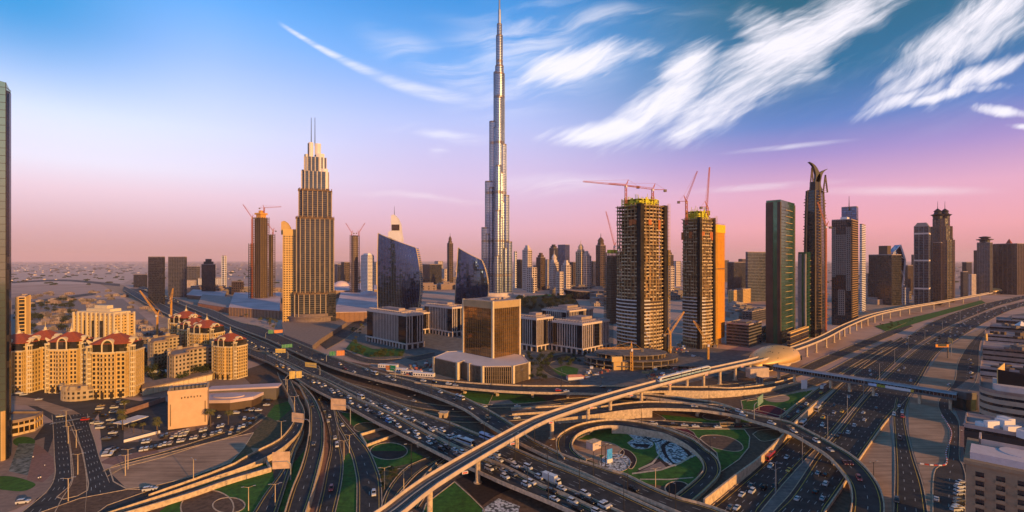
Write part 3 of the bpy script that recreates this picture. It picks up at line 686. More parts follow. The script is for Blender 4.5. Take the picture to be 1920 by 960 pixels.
flyover('F3a', 'long level flyover branch with golden parapets behind the interchange, in front of the podium building',
  [(730,699),(763,703),(813,710),(863,715),(920,719),(993,722),(1100,722),(1193,722),(1300,723),(1330,723),(1370,725),(1413,722),(1450,716),(1490,706)],
  [(777,716),(805,720),(847,724),(920,731),(1010,735),(1060,735.5),(1110,737),(1160,736),(1213,734),(1267,733),(1330,734),(1400,732),(1450,726),(1495,715)],
  [(0,6),(.5,6),(.75,4.5),(1,.65)], 3, piers=(.20,.27,.34,.41,.48,.55), solid=[(.60,.97)])
flyover('F3b', 'narrow flyover strand leaving the level branch and dropping right toward the curved highway overpass',
  [(1185,737),(1213,737),(1260,742),(1300,747),(1338,752),(1373,762)],
  [(1150,739),(1203,742),(1240,747),(1287,754),(1330,761),(1362,768)], 6.0, 1, piers=(.2,.6))
flyover('G', 'curved flyover with cream parapets bending right over the highway toward the bottom edge',
  [(1040,776),(1060,771),(1118,763),(1150,758),(1202,752),(1243,752),(1300,755),(1338,757),(1373,763),(1413,775),(1472,787),(1498,797),(1537,817),(1587,845),(1617,868),(1642,898),(1655,927),(1658,960),(1645,1000)],
  [(1040,786),(1060,783),(1118,776),(1150,771),(1185,767),(1227,765),(1300,767),(1330,770),(1380,778),(1418,790),(1448,798),(1487,813),(1520,832),(1553,853),(1577,880),(1592,900),(1598,925),(1594,960),(1582,1000)],
  [(0,1.5),(.2,5.5),(1,6.5)], 2, piers=(.34,.44,.56,.70), solid=[(0,.24)])
flyover('LOOP', 'round loop ramp with yellow walls circling the stone gardens',
  [(1058,858),(1045,842),(1043,823),(1053,810),(1085,794),(1127,786),(1168,785),(1210,791),(1252,802),(1300,821),(1320,837),(1342,853),(1351,872),(1348,890),(1330,910),(1303,934),(1270,960)],
  [(1100,860),(1085,850),(1073,837),(1075,823),(1085,812),(1107,803),(1135,798),(1170,799),(1210,806),(1243,812),(1272,825),(1293,838),(1307,850),(1317,863),(1319,880),(1303,898),(1273,922),(1240,948)],
  [(0,5.9),(.3,4.6),(.5,3.2),(.68,1.0),(.8,.7),(1,.7)], 2, piers=(.27,), solid=[(.36,.7)])
flyover('R2L', 'left ramp peeling off the jammed flyover and swinging out to the bottom left',
  [(520,697),(528,716),(538,735),(548,753),(552,773),(551,788),(541,805),(522,824),(490,840),(462,854),(440,867),(403,882),(366,896),(320,912),(280,926)],
  [(545,712),(556,738),(568,757),(572,773),(570,797),(555,820),(530,842),(490,862),(470,871),(430,884),(350,911),(270,938),(190,964)],
  [(0,5.5),(.35,4.0),(.6,2.0),(1,.65)], 2, solid=[(.35,1)])
flyover('R2B', 'short dark ramp forking down from the left ramp to the bottom edge beside the lawn',
  [(563,803),(545,835),(528,875),(510,902),(493,925),(470,962),(455,985)],
  [(570,803),(567,815),(555,840),(547,872),(538,900),(528,932),(514,975)], [(0,3.4),(.5,1.4),(1,.7)], 2, par=(0,0), solid=[(0,.8)])
flyover('R2M', 'middle curved ramp with cream parapets running down from the jammed flyover to the bottom',
  [(547,712),(560,722),(567,735),(577,755),(580,773),(580,797),(578,817),(573,843),(563,877),(548,913),(533,960),(525,990)],
  [(562,717),(575,728),(588,743),(600,767),(607,790),(608,813),(607,835),(600,867),(587,917),(573,960),(565,990)],
  [(0,5.5),(.5,4.5),(1,3.5)], 2, piers=(), solid=[(.25,1)])
# free standing walls
def wall_px(pts, h, th, label, m=None, closed=False, name='retaining_wall', cat='wall'):
    q = crv([P(u, v, 0) for u, v in pts], max(4, len(pts)*6)) if len(pts) > 2 else [P(u, v, 0) for u, v in pts]
    mb = MB()
    rr = []
    for i, p in enumerate(q):
        d = (q[min(i+1, len(q)-1)]-q[max(i-1, 0)]).normalized(); n_ = Vector((-d.y, d.x, 0))*th/2
        hh = h if isinstance(h, (int, float)) else h[0]+(h[1]-h[0])*i/(len(q)-1)
        rr.append([(p.x-n_.x, p.y-n_.y, -.1), (p.x+n_.x, p.y+n_.y, -.1), (p.x+n_.x, p.y+n_.y, hh), (p.x-n_.x, p.y-n_.y, hh)])
    mb.rings(rr); return tag(mb.build(name, m or conc), label, cat)
wall_px([(1320,956),(1383,905),(1428,870),(1473,824),(1500,795),(1530,766)], 4.6, .8, 'long tall golden retaining wall along the left side of the highway, below the gardens')
wall_px([(1546,965),(1585,908),(1609,868),(1652,806),(1666,788)], 1.6, .5, 'low cream wall between the right highway lanes and the sand triangle')
wall_px([(960,780),(1040,775),(1100,768)], 1.8, .5, 'cream parapet wall along the near side of the underpass channel')
wall_px([(958,768),(1040,764),(1110,758)], 1.4, .5, 'cream parapet wall along the far side of the underpass channel')
wall_px([(688,838),(760,812),(812,800)], 1.6, .6, 'low cream channel wall left of the oval lawn, near side')
wall_px([(676,818),(720,806),(780,797)], 1.6, .6, 'low cream channel wall left of the oval lawn, far side')
wall_px([(676,818),(688,838)], 1.6, .6, 'short cream end wall closing the channel beside the oval lawn')
wall_px([(187,985),(350,936),(430,908),(508,885)], 2.4, .7, 'golden topped wall on the near side of the trough beside the lower left ramp')
wall_px([(500,870),(508,885)], 2.2, .6, 'short end wall of the trough beside the lower left ramp')
patch('trough_floor', [(190,978),(350,924),(430,896),(498,874),(506,884),(430,906),(350,934),(200,982)], concg)
wall_px([(1462,783),(1490,761),(1525,734)], 1.0, .4, 'low kerb wall between the lawn and the slip road with the green sign')
wall_px([(1387,727),(1420,722),(1475,716)], 1.5, .5, 'low golden wall between the frontage roads below the station')

# ---- metro viaduct
def metro(pxL, z, label, piers, key, w=9.0):
    mid = crv([P(u, v, z) for u, v in pxL], 160)
    n = len(mid); L_, R_ = [], []
    root = thing('metro_viaduct', label, 'viaduct')
    class V: pass
    rd = Road.__new__(Road); rd.n = n; rd.L = []; rd.R = []
    for i, p in enumerate(mid):
        d = (mid[min(i+1, n-1)]-mid[max(i-1, 0)]); d.z = 0; d.normalize(); c = Vector((-d.y, d.x, 0))
        rd.L.append(p+c*w/2); rd.R.append(p-c*w/2)
    rd.len = [0]
    for i in range(1, n): rd.len.append(rd.len[-1]+(mid[i]-mid[i-1]).length)
    ROADS[key] = rd
    g_ = MB(); rings = []
    for i in range(n):
        c = (rd.R[i]-rd.L[i]); c.z = 0; c.normalize(); L, R__ = rd.L[i], rd.R[i]; zz = Vector((0,0,1))
        rings.append([tuple(L+zz*1.3), tuple(L-zz*.5), tuple(L+c*1.9-zz*2.1), tuple(R__-c*1.9-zz*2.1), tuple(R__-zz*.5), tuple(R__+zz*1.3), tuple(R__-c*.35+zz*1.3), tuple(R__-c*.5), tuple(L+c*.5), tuple(L+c*.35+zz*1.3)])
    g_.rings(rings); g_.build('trough_girder', mat('viaduct_concrete', (.52,.42,.35), .75, var=.12, scale=.2), root)
    tb = MB(); rd.strip(tb, 0, 1, .03, off0=.6, off1=-.6); tb.build('track_bed', mat('track_slab', (.19,.145,.11), .9), root)
    for a in (.24, .42, .58, .76):
        r_ = MB(); rd.strip(r_, a, a, .16, off0=-.09, off1=.09); r_.build('rail', steel, root)
    ck = MB(); rd.strip(ck, .5, .5, .42, off0=-.35, off1=.35); ck.build('cable_walkway', conc, root)
    for i in range(n-1):
        pass
    for d_ in piers:
        k = 0
        while k < n-2 and rd.len[k+1] < d_: k += 1
        p = (rd.L[k]+rd.R[k])/2; pillar_at(p, p.z-2.0, -.1, rd.dirv(k), w, root, 'round', 1.15)
    return root, rd
MZ = 13.5
mv, mrd = metro([(700,985),(745,953),(800,910),(880,861),(950,821),(1010,789),(1080,764),(1140,745),(1200,728),(1260,712),(1320,697),(1370,686),(1430,672),(1500,650),(1545,632),(1590,609),(1640,590),(1700,577),(1760,567),(1820,556),(1858,549)], MZ, 'long cream metro viaduct on round piers crossing diagonally over the whole interchange', [], 'metro')
# piers where the photograph shows them, then regular spacing toward the distance
def metro_pier(u, v):
    best = min(range(mrd.n), key=lambda i: abs(((mrd.L[i]+mrd.R[i])/2).x/((mrd.L[i]+mrd.R[i])/2).y*F+960-u))
    p = (mrd.L[best]+mrd.R[best])/2; pillar_at(p, p.z-2.0, -.1, mrd.dirv(best), 9, mv, 'round', 1.2)
for u in (805,890,968,1036,1098,1147,1200,1248,1280,1320,1350,1380,1410,1470,1512,1531,1548,1562,1574,1584,1594,1604,1614,1626,1638,1652,1668,1686,1706,1728,1752,1778,1806,1836): metro_pier(u, 0)
# ================================================================== BUILDINGS
TH = R(45.6)
stone = mat('cream_stone', (.56,.42,.27), .75, var=.1, scale=.12)
stonep = mat('pink_stone', (.60,.49,.44), .75, var=.1, scale=.1)
greyst = mat('grey_cladding', (.13,.115,.11), .6, var=.15, scale=.08)
darkcl = mat('dark_cladding', (.035,.03,.03), .5, var=.3, scale=.06)
browncl = mat('brown_cladding', (.090,.058,.042), .6, var=.2, scale=.08)
whitecl = mat('white_cladding', (.70,.66,.66), .5, var=.06, scale=.05)
goldcl = mat('ochre_render', (.62,.40,.15), .7, var=.1, scale=.1)
roofm = mat('flat_roof', (.36,.28,.26), .9, var=.15, scale=.1)
roofd = mat('dark_roof', (.09,.08,.08), .9, var=.2, scale=.1)
redtile = mat('red_roof_tiles', (.32,.075,.035), .75, var=.18, scale=.8)
greengl = mat('green_glass', (.045,.14,.085), .15, .5, var=.2, scale=.02, spec=.9, kind='panels')
skygl = mat('sky_mirror_glass', (.07,.115,.22), .04, .95, var=.15, scale=.01, kind='panels')
silver = mat('brushed_steel_cladding', (.36,.39,.45), .32, .8, var=.12, scale=.02)
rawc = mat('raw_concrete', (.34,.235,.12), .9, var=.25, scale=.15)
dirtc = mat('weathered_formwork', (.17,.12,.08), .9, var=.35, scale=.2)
safety = mat('yellow_green_formwork', (.55,.52,.03), .7, var=.25, scale=.4)
orangen = mat('orange_safety_netting', (.72,.32,.03), .85, var=.14, scale=.12)
craner = mat('red_crane_paint', (.45,.12,.06), .5, var=.1)
cranew = mat('yellow_crane_paint', (.65,.33,.06), .5, var=.1)

def corner_box(ul, um, ur, vb, th=TH, dist=None, maxw=80):
    C = P(um, vb) if dist is None else Vector((X_at(um, dist), dist, 0))
    e1 = Vector((math.cos(th), math.sin(th), 0)); e2 = Vector((-math.sin(th), math.cos(th), 0))
    def solve(e, u):
        k = (u-960)/F; den = e.x-k*e.y; t_ = (k*C.y-C.x)/den if abs(den) > 1e-4 else maxw
        return min(max(t_, 3), maxw) if t_ > 0 else maxw*.6
    a, b_ = solve(e1, ur), solve(e2, ul)
    return [tuple((C)[:2]), tuple((C+e1*a)[:2]), tuple((C+e1*a+e2*b_)[:2]), tuple((C+e2*b_)[:2])], C
def edge_pts(poly, sp):
    """points spaced along the polygon edges with outward normals"""
    n = len(poly); out = []
    for i in range(n):
        a, b_ = Vector(poly[i]), Vector(poly[(i+1) % n]); d = b_-a; ln = d.length
        if ln < sp*.6: continue
        d.normalize(); nr = Vector((d.y, -d.x)); k = max(1, round(ln/sp))
        for j in range(k+1):
            if j == k and i < n: continue
            out.append((a+d*(ln*j/k), d, nr))
    return out
def shell(root, poly, z0, z1, glass, bandm=None, fh=3.6, bt=1.2, bo=.15, pierm=None, ps=4.0, pw=.8, po=.3, roof=None, par=1.2, core='glazing', corners=True):
    """walls of glass behind floor bands and piers: real depth in every opening"""
    poly = ccw(poly)
    g_ = MB(); g_.prism(poly, z0, z1, 0); g_.build(core, glass, root)
    if bandm:
        b_ = MB(); z = z0; pb = offset(poly, bo)
        while z < z1-bt*.5:
            b_.prism(pb, z, min(z+bt, z1+.01), 0); z += fh
        b_.build('floor_band', bandm, root)
    if pierm:
        p_ = MB()
        for (q, d, nr) in edge_pts(poly, ps):
            c = q+nr*(po*.5-.1); w = pw
            a = [c-d*w/2-nr*(po/2+.1), c+d*w/2-nr*(po/2+.1), c+d*w/2+nr*(po/2), c-d*w/2+nr*(po/2)]
            p_.prism(ccw(a), z0, z1+.4, 0)
        p_.build('pilaster', pierm, root)
    if roof is not None:
        r_ = MB(); ro = offset(poly, bo+.1); r_.prism(ro, z1-.2, z1+.35, 0)
        n = len(ro); ri = offset(poly, -.4)
        for i in range(n):
            j = (i+1) % n; r_.loft([(*ro[i], z1+.35), (*ri[i], z1+.35), (*ri[i], z1+.35+par), (*ro[i], z1+.35+par)], [(*ro[j], z1+.35), (*ri[j], z1+.35), (*ri[j], z1+.35+par), (*ro[j], z1+.35+par)], 0, True, True)
        r_.build('roof', roof, root)
def scale_poly(poly, f):
    cx = sum(p[0] for p in poly)/len(poly); cy = sum(p[1] for p in poly)/len(poly)
    return [(cx+(p[0]-cx)*f, cy+(p[1]-cy)*f) for p in poly]
def plant(root, poly, z, h, m=None, f=.45, extra=True):
    mb = MB(); q = scale_poly(ccw(poly), f); mb.prism(q, z, z+h)
    if extra:
        cx = sum(p[0] for p in q)/len(q); cy = sum(p[1] for p in q)/len(q); rr = math.dist(q[0], q[2])*.5
        rnd = random.Random(int(cx*7+cy))
        for k in range(6):
            a_ = rnd.uniform(0, 6.28); mb.box((cx+math.cos(a_)*rr*1.25, cy+math.sin(a_)*rr*1.25), rnd.uniform(1.5,3.5), rnd.uniform(1.5,3.5), z, z+rnd.uniform(.8,2), TH)
    mb.build('plant_room', m or greyst, root)
STY = {
 'cream':  dict(glass=glassd, bandm=stone, fh=3.6, bt=1.7, bo=.1, pierm=stone, ps=4.2, pw=1.7, po=.35),
 'pink':   dict(glass=glassd, bandm=stonep, fh=3.7, bt=1.5, bo=.1, pierm=stonep, ps=4.5, pw=1.6, po=.35),
 'white':  dict(glass=glassd, bandm=whitecl, fh=3.7, bt=1.6, bo=.1, pierm=whitecl, ps=5, pw=1.6, po=.3),
 'grey':   dict(glass=glassd, bandm=greyst, fh=3.8, bt=1.3, bo=.1, pierm=greyst, ps=6, pw=1.0, po=.35),
 'dark':   dict(glass=glassd, bandm=darkcl, fh=4.0, bt=1.0, bo=.08, pierm=darkcl, ps=5, pw=.6, po=.3),
 'glass':  dict(glass=skygl, bandm=greyst, fh=4.0, bt=.6, bo=.06, pierm=greyst, ps=8, pw=.4, po=.2),
 'brown':  dict(glass=glassd, bandm=browncl, fh=3.7, bt=1.4, bo=.1, pierm=browncl, ps=4.5, pw=1.2, po=.35),
 'gold':   dict(glass=glassd, bandm=goldcl, fh=3.5, bt=1.9, bo=.1, pierm=goldcl, ps=3.8, pw=1.7, po=.3),
}
def block(name, label, cat, ul, um, ur, vt, vb, sty='grey', group=None, th=TH, dist=None, top=None, maxw=80, roof=None, z0=0.0, **kw):
    poly, C = corner_box(ul, um, ur, vb, th, dist, maxw); zt = Z_at(vt, C.y)
    root = thing(name, label, cat, group, (0,0,0)); d = dict(STY[sty]); d.update(kw)
    shell(root, poly, z0, zt, roof=roof or roofm, **d)
    if top: plant(root, poly, zt+.3, top, f=.45)
    return root, poly, C, zt
def arc_pts(a, b_, bulge, n=10):
    """points from a to b bulging to the right of the direction by bulge metres"""
    a, b_ = Vector(a), Vector(b_); d = b_-a; nr = Vector((d.y, -d.x)).normalized()
    return [tuple(a+d*t_+nr*bulge*4*t_*(1-t_)) for t_ in [k/n for k in range(n+1)]]

# ---------------------------------------------------------------- the very tall tower in the middle
def burj():
    Y0 = 1372.0; cx = X_at(936, Y0); cy = Y0+25; root = thing('supertall_tower', 'tallest stepped silver tower, its needle spire rising out of the top of the picture', 'skyscraper', None, (0,0,0))
    rad = [R(188), R(-2), R(-92)]
    lobes = []   # (direction, distance, radius, top)
    def zt(v): return Z_at(v, Y0)
    wings = [(R(183), [(50,zt(426)),(40,zt(338)),(28,zt(224)),(16,zt(130))]),
             (R(-12), [(36,zt(453)),(28,zt(365)),(20,zt(268)),(12,zt(140))]),
             (R(-98), [(48,zt(480)),(38,zt(395)),(29,zt(310)),(20,zt(180))]),]
    cores = [(14.5, zt(133)), (11.5, zt(118)), (9, zt(60)), (6.5, zt(38))]
    gb = MB(); bb = MB(); db = MB(); fb = MB(); cb = MB()
    def lobe(poly, z1, ps=3.0):
        poly = ccw(poly); gb.prism(poly, 0, z1)
        pb = offset(poly, .35); z = 6.0
        while z < z1: bb.prism(pb, z, z+1.5, bottom=True); z += 4.6
        pd = offset(poly, .55)
        for zm in (60, 155, 290, 430, 560, 660):
            if z1 > zm+12: db.prism(pd, zm, zm+7.5)
        db.prism(pd, z1-3.0, z1+1.2)
        for (q, d, nr) in edge_pts(poly, ps):
            c = q+nr*.25; a = [c-d*.28-nr*.3, c+d*.28-nr*.3, c+d*.28+nr*.5, c-d*.28+nr*.5]; fb.prism(ccw(a), 0, z1)
    for (a_, tiers) in wings:
        d = Vector((math.cos(a_), math.sin(a_))); nr = Vector((-d.y, d.x))
        for (ext, z1) in tiers:
            w = 8.2 if ext > 24 else 9.2
            tip = [Vector((cx, cy))+d*(ext-w)+(d*math.cos(t_)+nr*math.sin(t_))*w for t_ in [R(-90+18*k) for k in range(11)]]
            poly = [tuple(Vector((cx, cy))-nr*w)]+[tuple(p) for p in tip]+[tuple(Vector((cx, cy))+nr*w)]
            lobe(poly, z1)
            if ext > 20:     # side bays of each wing
                for s_ in (-1, 1):
                    c = Vector((cx, cy))+d*(ext-w*2.2)+nr*s_*w*.72
                    lobe(circ(c.x, c.y, 6.3, 14), z1-18)
    for (r_, z1) in cores: lobe(circ(cx, cy, r_, 18), z1, 3.2)
    gb.build('curtain_wall', mat('tower_glass', (.16,.21,.29), .16, .9, var=.18, scale=.012, spec=.8, kind='panels'), root)
    bb.build('spandrel_band', silver, root); fb.build('steel_fin', silver, root)
    db.build_each('mechanical_floor', mat('dark_bronze_louvres', (.16,.13,.12), .45, .5, var=.15), root)
    sp = MB(); sp.tube((cx,cy,zt(38)), (cx,cy,zt(10)), 4.6, 4.0, 14); sp.tube((cx,cy,zt(10)), (cx,cy,zt(-30)), 2.6, 2.0, 12); sp.tube((cx,cy,zt(-30)), (cx,cy,834), 1.4, .5, 8)
    sp.build('spire', silver, root)
    pod = MB(); pod.prism(circ(cx, cy-5, 70, 40, 55), 0, 9); pod.prism(circ(cx-10, cy-20, 50, 32, 40), 9, 16); pod.build('podium', stonep, root)
burj()

# ---------------------------------------------------------------- stepped hotel tower
def stepped_tower():
    Y0 = 792.0; s = Y0/F; cy = Y0+28; cx = X_at(591.5, cy); th = R(20)
    root = thing('stepped_hotel_tower', 'tall stepped tower with twin antennas, cream ribs and burnt upper ledges, behind the flyover', 'skyscraper', None, (0,0,0))
    def zt(v): return Z_at(v, Y0)
    e1 = Vector((math.cos(th), math.sin(th))); e2 = Vector((-e1.y, e1.x))
    def cross(w, d, nx, ny):   # rectangle w x d with notched corners
        pts = [(-w+nx,-d),(w-nx,-d),(w-nx,-d+ny),(w,-d+ny),(w,d-ny),(w-nx,d-ny),(w-nx,d),(-w+nx,d),(-w+nx,d-ny),(-w,d-ny),(-w,-d+ny),(-w+nx,-d+ny)]
        return [tuple(Vector((cx, cy))+e1*x+e2*y) for x, y in pts]
    g_ = mat('hotel_glass', (.03,.035,.045), .14, .2, var=.3, scale=.03, spec=.7, kind='cells')
    rib = mat('tower_rib_stone', (.42,.32,.22), .7, var=.12, scale=.1); led = mat('scorched_ledge', (.16,.10,.06), .85, var=.4, scale=.3)
    tiers = [(0, 551, 30.5, 22, 6, 5), (551, 408, 28, 20, 6, 5), (408, 355, 24.5, 18, 6, 5), (355, 318, 20.5, 15, 5, 4), (318, 290, 16.5, 12, 5, 3)]
    for i, (va, vb, w, d, nx, ny) in enumerate(tiers):
        z0 = 8 if i == 0 else zt(va); z1 = zt(vb); poly = cross(w, d, nx, ny)
        if i < 3: shell(root, poly, z0, z1, g_, greyst, 3.4, .7, .9, rib, 7.6, 1.1, 1.3)
        else: shell(root, poly, z0, z1, mat('hotel_top_glass', (.10,.13,.15), .12, .5, var=.2, scale=.05), greyst, 3.4, .35, .15, mat('crown_rib', (.50,.42,.36), .6), 6, 1.5, .8)
        if i < 3:
            l_ = MB(); l_.prism(offset(ccw(poly), 1.5), z1-1.2, z1+1.0); rnd = random.Random(3)
            for (q, dd, nr) in edge_pts(offset(ccw(poly), .6), 2.2):
                if rnd.random() < .7: l_.box(q, 1.3, 1.3, z1+1.0, z1+rnd.uniform(1.6, 4.2), th)
            l_.build('ledge', led, root)
    c_ = MB()      # white curved crown screens
    for (x0, x1, v0, v1, dy) in ((-10.5, -3, 318, 262, -8), (-1, 8.5, 300, 263, -7), (1, 14, 320, 283, -10), (9, 19.5, 350, 312, -12), (-16, -11, 330, 285, -8)):
        a = Vector((cx, cy))+e1*x0+e2*dy; b_ = Vector((cx, cy))+e1*x1+e2*dy; p = arc_pts(a, b_, 2.2, 6); q = [tuple(Vector(k)+e2*3.5) for k in p[::-1]]
        c_.prism(ccw(p+q), zt(v0), zt(v1))
    c_.build('crown_screen', whitecl, root)
    dk = MB()
    for (x0, x1, v0, v1, dy) in ((-20.5,-16.5,380,315,-9), (-16.5,-12.5,372,286,-9.5), (-11.6,-9.2,340,264,-8.8), (-1.2,1.2,340,286,-10.3)):
        a = Vector((cx, cy))+e1*x0+e2*dy; b_ = Vector((cx, cy))+e1*x1+e2*dy; dk.prism(ccw([tuple(a), tuple(b_), tuple(b_+e2*5), tuple(a+e2*5)]), zt(v0), zt(v1))
    dk.build('dark_glass_slot', glassd, root)
    for x, v in ((-6.5, 212), (-.8, 211)):
        m_ = MB(); a = Vector((cx, cy))+e1*x; m_.tube((a.x,a.y,zt(266)), (a.x,a.y,zt(v)), .75, .4, 8); m_.build('antenna', dsteel, root)
    # dark end block and round podium
    e = MB(); poly = [tuple(Vector((cx, cy))+e1*x+e2*y) for x, y in ((20,-24),(31.5,-24),(31.5,-8),(20,-8))]; 
    shell(root, poly, 0, zt(552), glassd, darkcl, 4, .8, .1, darkcl, 6, .6, .3, roof=roofd)
    p_ = MB(); p_.prism(circ(cx-3, cy-4, 36, 40, 30), 4, 13); p_.prism(circ(cx-3, cy-4, 38, 40, 32), 13, 14.6); p_.prism(circ(cx-3, cy-4, 33, 40, 27), 14.6, 19); p_.build('round_podium', mat('podium_stone', (.2,.15,.14), .8, var=.2), root)
    q_ = MB(); a = [P(480,660),P(540,688),P(585,664),P(640,628),P(600,615),P(520,640)]; q_.prism(ccw([(p.x,p.y) for p in [P(532,636),P(586,658),P(600,646),P(650,612),P(628,600),P(560,606),P(528,612)]]), 0, 6.5); q_.build('podium_wing', palepave, root)
stepped_tower()

# ---------------------------------------------------------------- curved glass buildings
def sail(name, label, ul, ur, vtl, vtr, vb, dist, bul, bur, depth, split=None, front=skygl, side=bronze, lean=0.0, th=0.0):
    root = thing(name, label, 'glass building', 'curved blue glass office buildings', (0,0,0))
    s = dist/F; xl, xr = X_at(ul, dist), X_at(ur, dist); H0 = Z_at(max(vtl, vtr), dist)
    n = 14; rings = []; cxm = (xl+xr)/2
    def prof(t_, f):   # horizontal position: f 0 left..1 right, bulging with height t_
        bl = bul*4*t_*(1-t_)*(1 if True else 0); br = bur*4*t_*(1-t_)
        L_ = xl-bl+lean*t_; R_ = xr+br; return L_+(R_-L_)*f
    ztop = lambda f: Z_at(vtl+(vtr-vtl)*f**.9, dist)
    m_ = 9; F_ = []; B_ = []
    mb = MB(); fb = MB(); bb = MB()
    def pt(f, t_, back): 
        z = ztop(f)*t_; x = prof(t_, f); y = dist-6*math.sin(math.pi*f)*.8+(depth if back else 0)+ (f*depth*.35)
        return (x, y, z)
    NT = 12
    loopf = [k/m_ for k in range(m_+1)]
    rg = []
    for j in range(NT+1):
        t_ = j/NT; rg.append([pt(f, t_, False) for f in loopf]+[pt(f, t_, True) for f in loopf[::-1]])
    mb.rings(rg, 0); mb.build('glass_wall', front, root)
    nf = 26                      # vertical fins following the curve
    for k in range(nf+1):
        f = k/nf
        for j in range(NT):
            a = Vector(pt(f, j/NT, False))-Vector((0,.25,0)); b_ = Vector(pt(f, (j+1)/NT, False))-Vector((0,.25,0)); fb.bar(a, b_, .28, .5)
    fb.build('mullion', mat('blue_mullion', (.12,.18,.34), .3, .7), root)
    nl = int(ztop(.5)/4)
    for k in range(1, nl):
        t_ = k/nl
        for f0, f1 in zip(loopf, loopf[1:]):
            bb.bar(Vector(pt(f0, t_, False))-Vector((0,.15,0)), Vector(pt(f1, t_, False))-Vector((0,.15,0)), .25, .25)
    bb.build('transom', darkcl, root)
    sd_ = MB()      # warm side wall, bands of floors
    for k in range(nl):
        z0, z1 = k/nl, (k+.42)/nl
        A = [pt(1, z0, False), pt(1, z0, True)]; B = [pt(1, z1, False), pt(1, z1, True)]; o = Vector((.3,0,0))
        sd_.loft([Vector(A[0]), Vector(A[0])+o, Vector(A[1])+o, Vector(A[1])], [Vector(B[0]), Vector(B[0])+o, Vector(B[1])+o, Vector(B[1])], 0, True, True)
    sd_.build('side_floor_band', stone, root)
    rim = MB()
    for f in (0, 1):
        for j in range(NT): rim.bar(Vector(pt(f, j/NT, False)), Vector(pt(f, (j+1)/NT, False)), 1.2, 1.2)
    for f0, f1 in zip(loopf, loopf[1:]): rim.bar(pt(f0, 1, False), pt(f1, 1, False), .9, .9)
    rim.build('rim', stone, root)
    return root
sail('curved_glass_building', 'wide dark blue glass building with slanted top edge, left of the smaller curved one', 709, 778, 437, 464, 592, 880, 1.5, 8.0, 26)
sail('curved_glass_building', 'narrower curved blue glass building with golden right side, just left of the tallest tower', 851, 903, 464, 488, 588, 930, 0, 12.0, 30, lean=8)

# ---------------------------------------------------------------- bronze cube tower on polygonal podium
def cube_tower():
    poly, C = corner_box(869, 924, 974, 702, maxw=60); root = thing('bronze_glass_block', 'square bronze glass office block with pale stone edges rising from a pale podium', 'office building', None, (0,0,0))
    zt = Z_at(578, C.y); zp = Z_at(662, C.y)
    gl = mat('bronze_reflective', (.42,.25,.11), .08, .85, var=.45, scale=.035, spec=.9, kind='panels'); shell(root, poly, 0, zt, gl, darkcl, 3.7, .35, .05, mat('bronze_mullion', (.42,.26,.09), .4, .5), 2.6, .3, .3)
    tb = MB(); tb.prism(offset(ccw(poly), .5), zt-.5, zt+6.0); tb.build('roof_screen', mat('gold_roof_screen', (.62,.46,.20), .5, .2, var=.1), root)
    tf = MB()
    for (q, d, nr) in edge_pts(offset(ccw(poly), .5), 1.1): tf.box(q+nr*.2, .35, .35, zt-.5, zt+6.3, TH)
    tf.build('screen_rib', stone, root)
    rf = MB(); rf.prism(offset(ccw(poly), -.5), zt+6.0, zt+6.25); rf.build('roof', roofm, root)
    plant(root, poly, zt+6.2, 1.8, roofm, .35)
    ed = MB()
    for p in ccw(poly): ed.box(p, 1.9, 1.9, 0, zt+6.6, TH)
    ed.build_each('corner_pier', mat('corner_stone', (.62,.50,.34), .7, var=.08), root)
    # podium
    pts = [P(814,708), P(862,712), P(872,716), P(905,722), P(938,724), P(950,716), P(991,700), P(985,690), P(900,668), P(822,690)]
    pd = ccw([(p.x, p.y) for p in [P(814,700,0), P(858,712), P(868,708), P(880,714), P(905,720), P(962,719), P(991,711), P(980,696), P(905,683), P(838,688)]])
    h = 14.5
    shell(root, pd, 0, h, glassd, browncl, 3.4, .45, .1, mat('podium_louvre', (.30,.22,.14), .6, var=.1), 1.6, .45, .7, roof=mat('pale_podium_roof', (.62,.52,.50), .85, var=.08, scale=.05), par=.3)
    e2_ = MB()
    for p in pd: e2_.box(p, 2.4, 2.4, 0, h+.9, TH)
    e2_.build_each('podium_corner_pier', MATS['corner_stone'], root)
cube_tower()

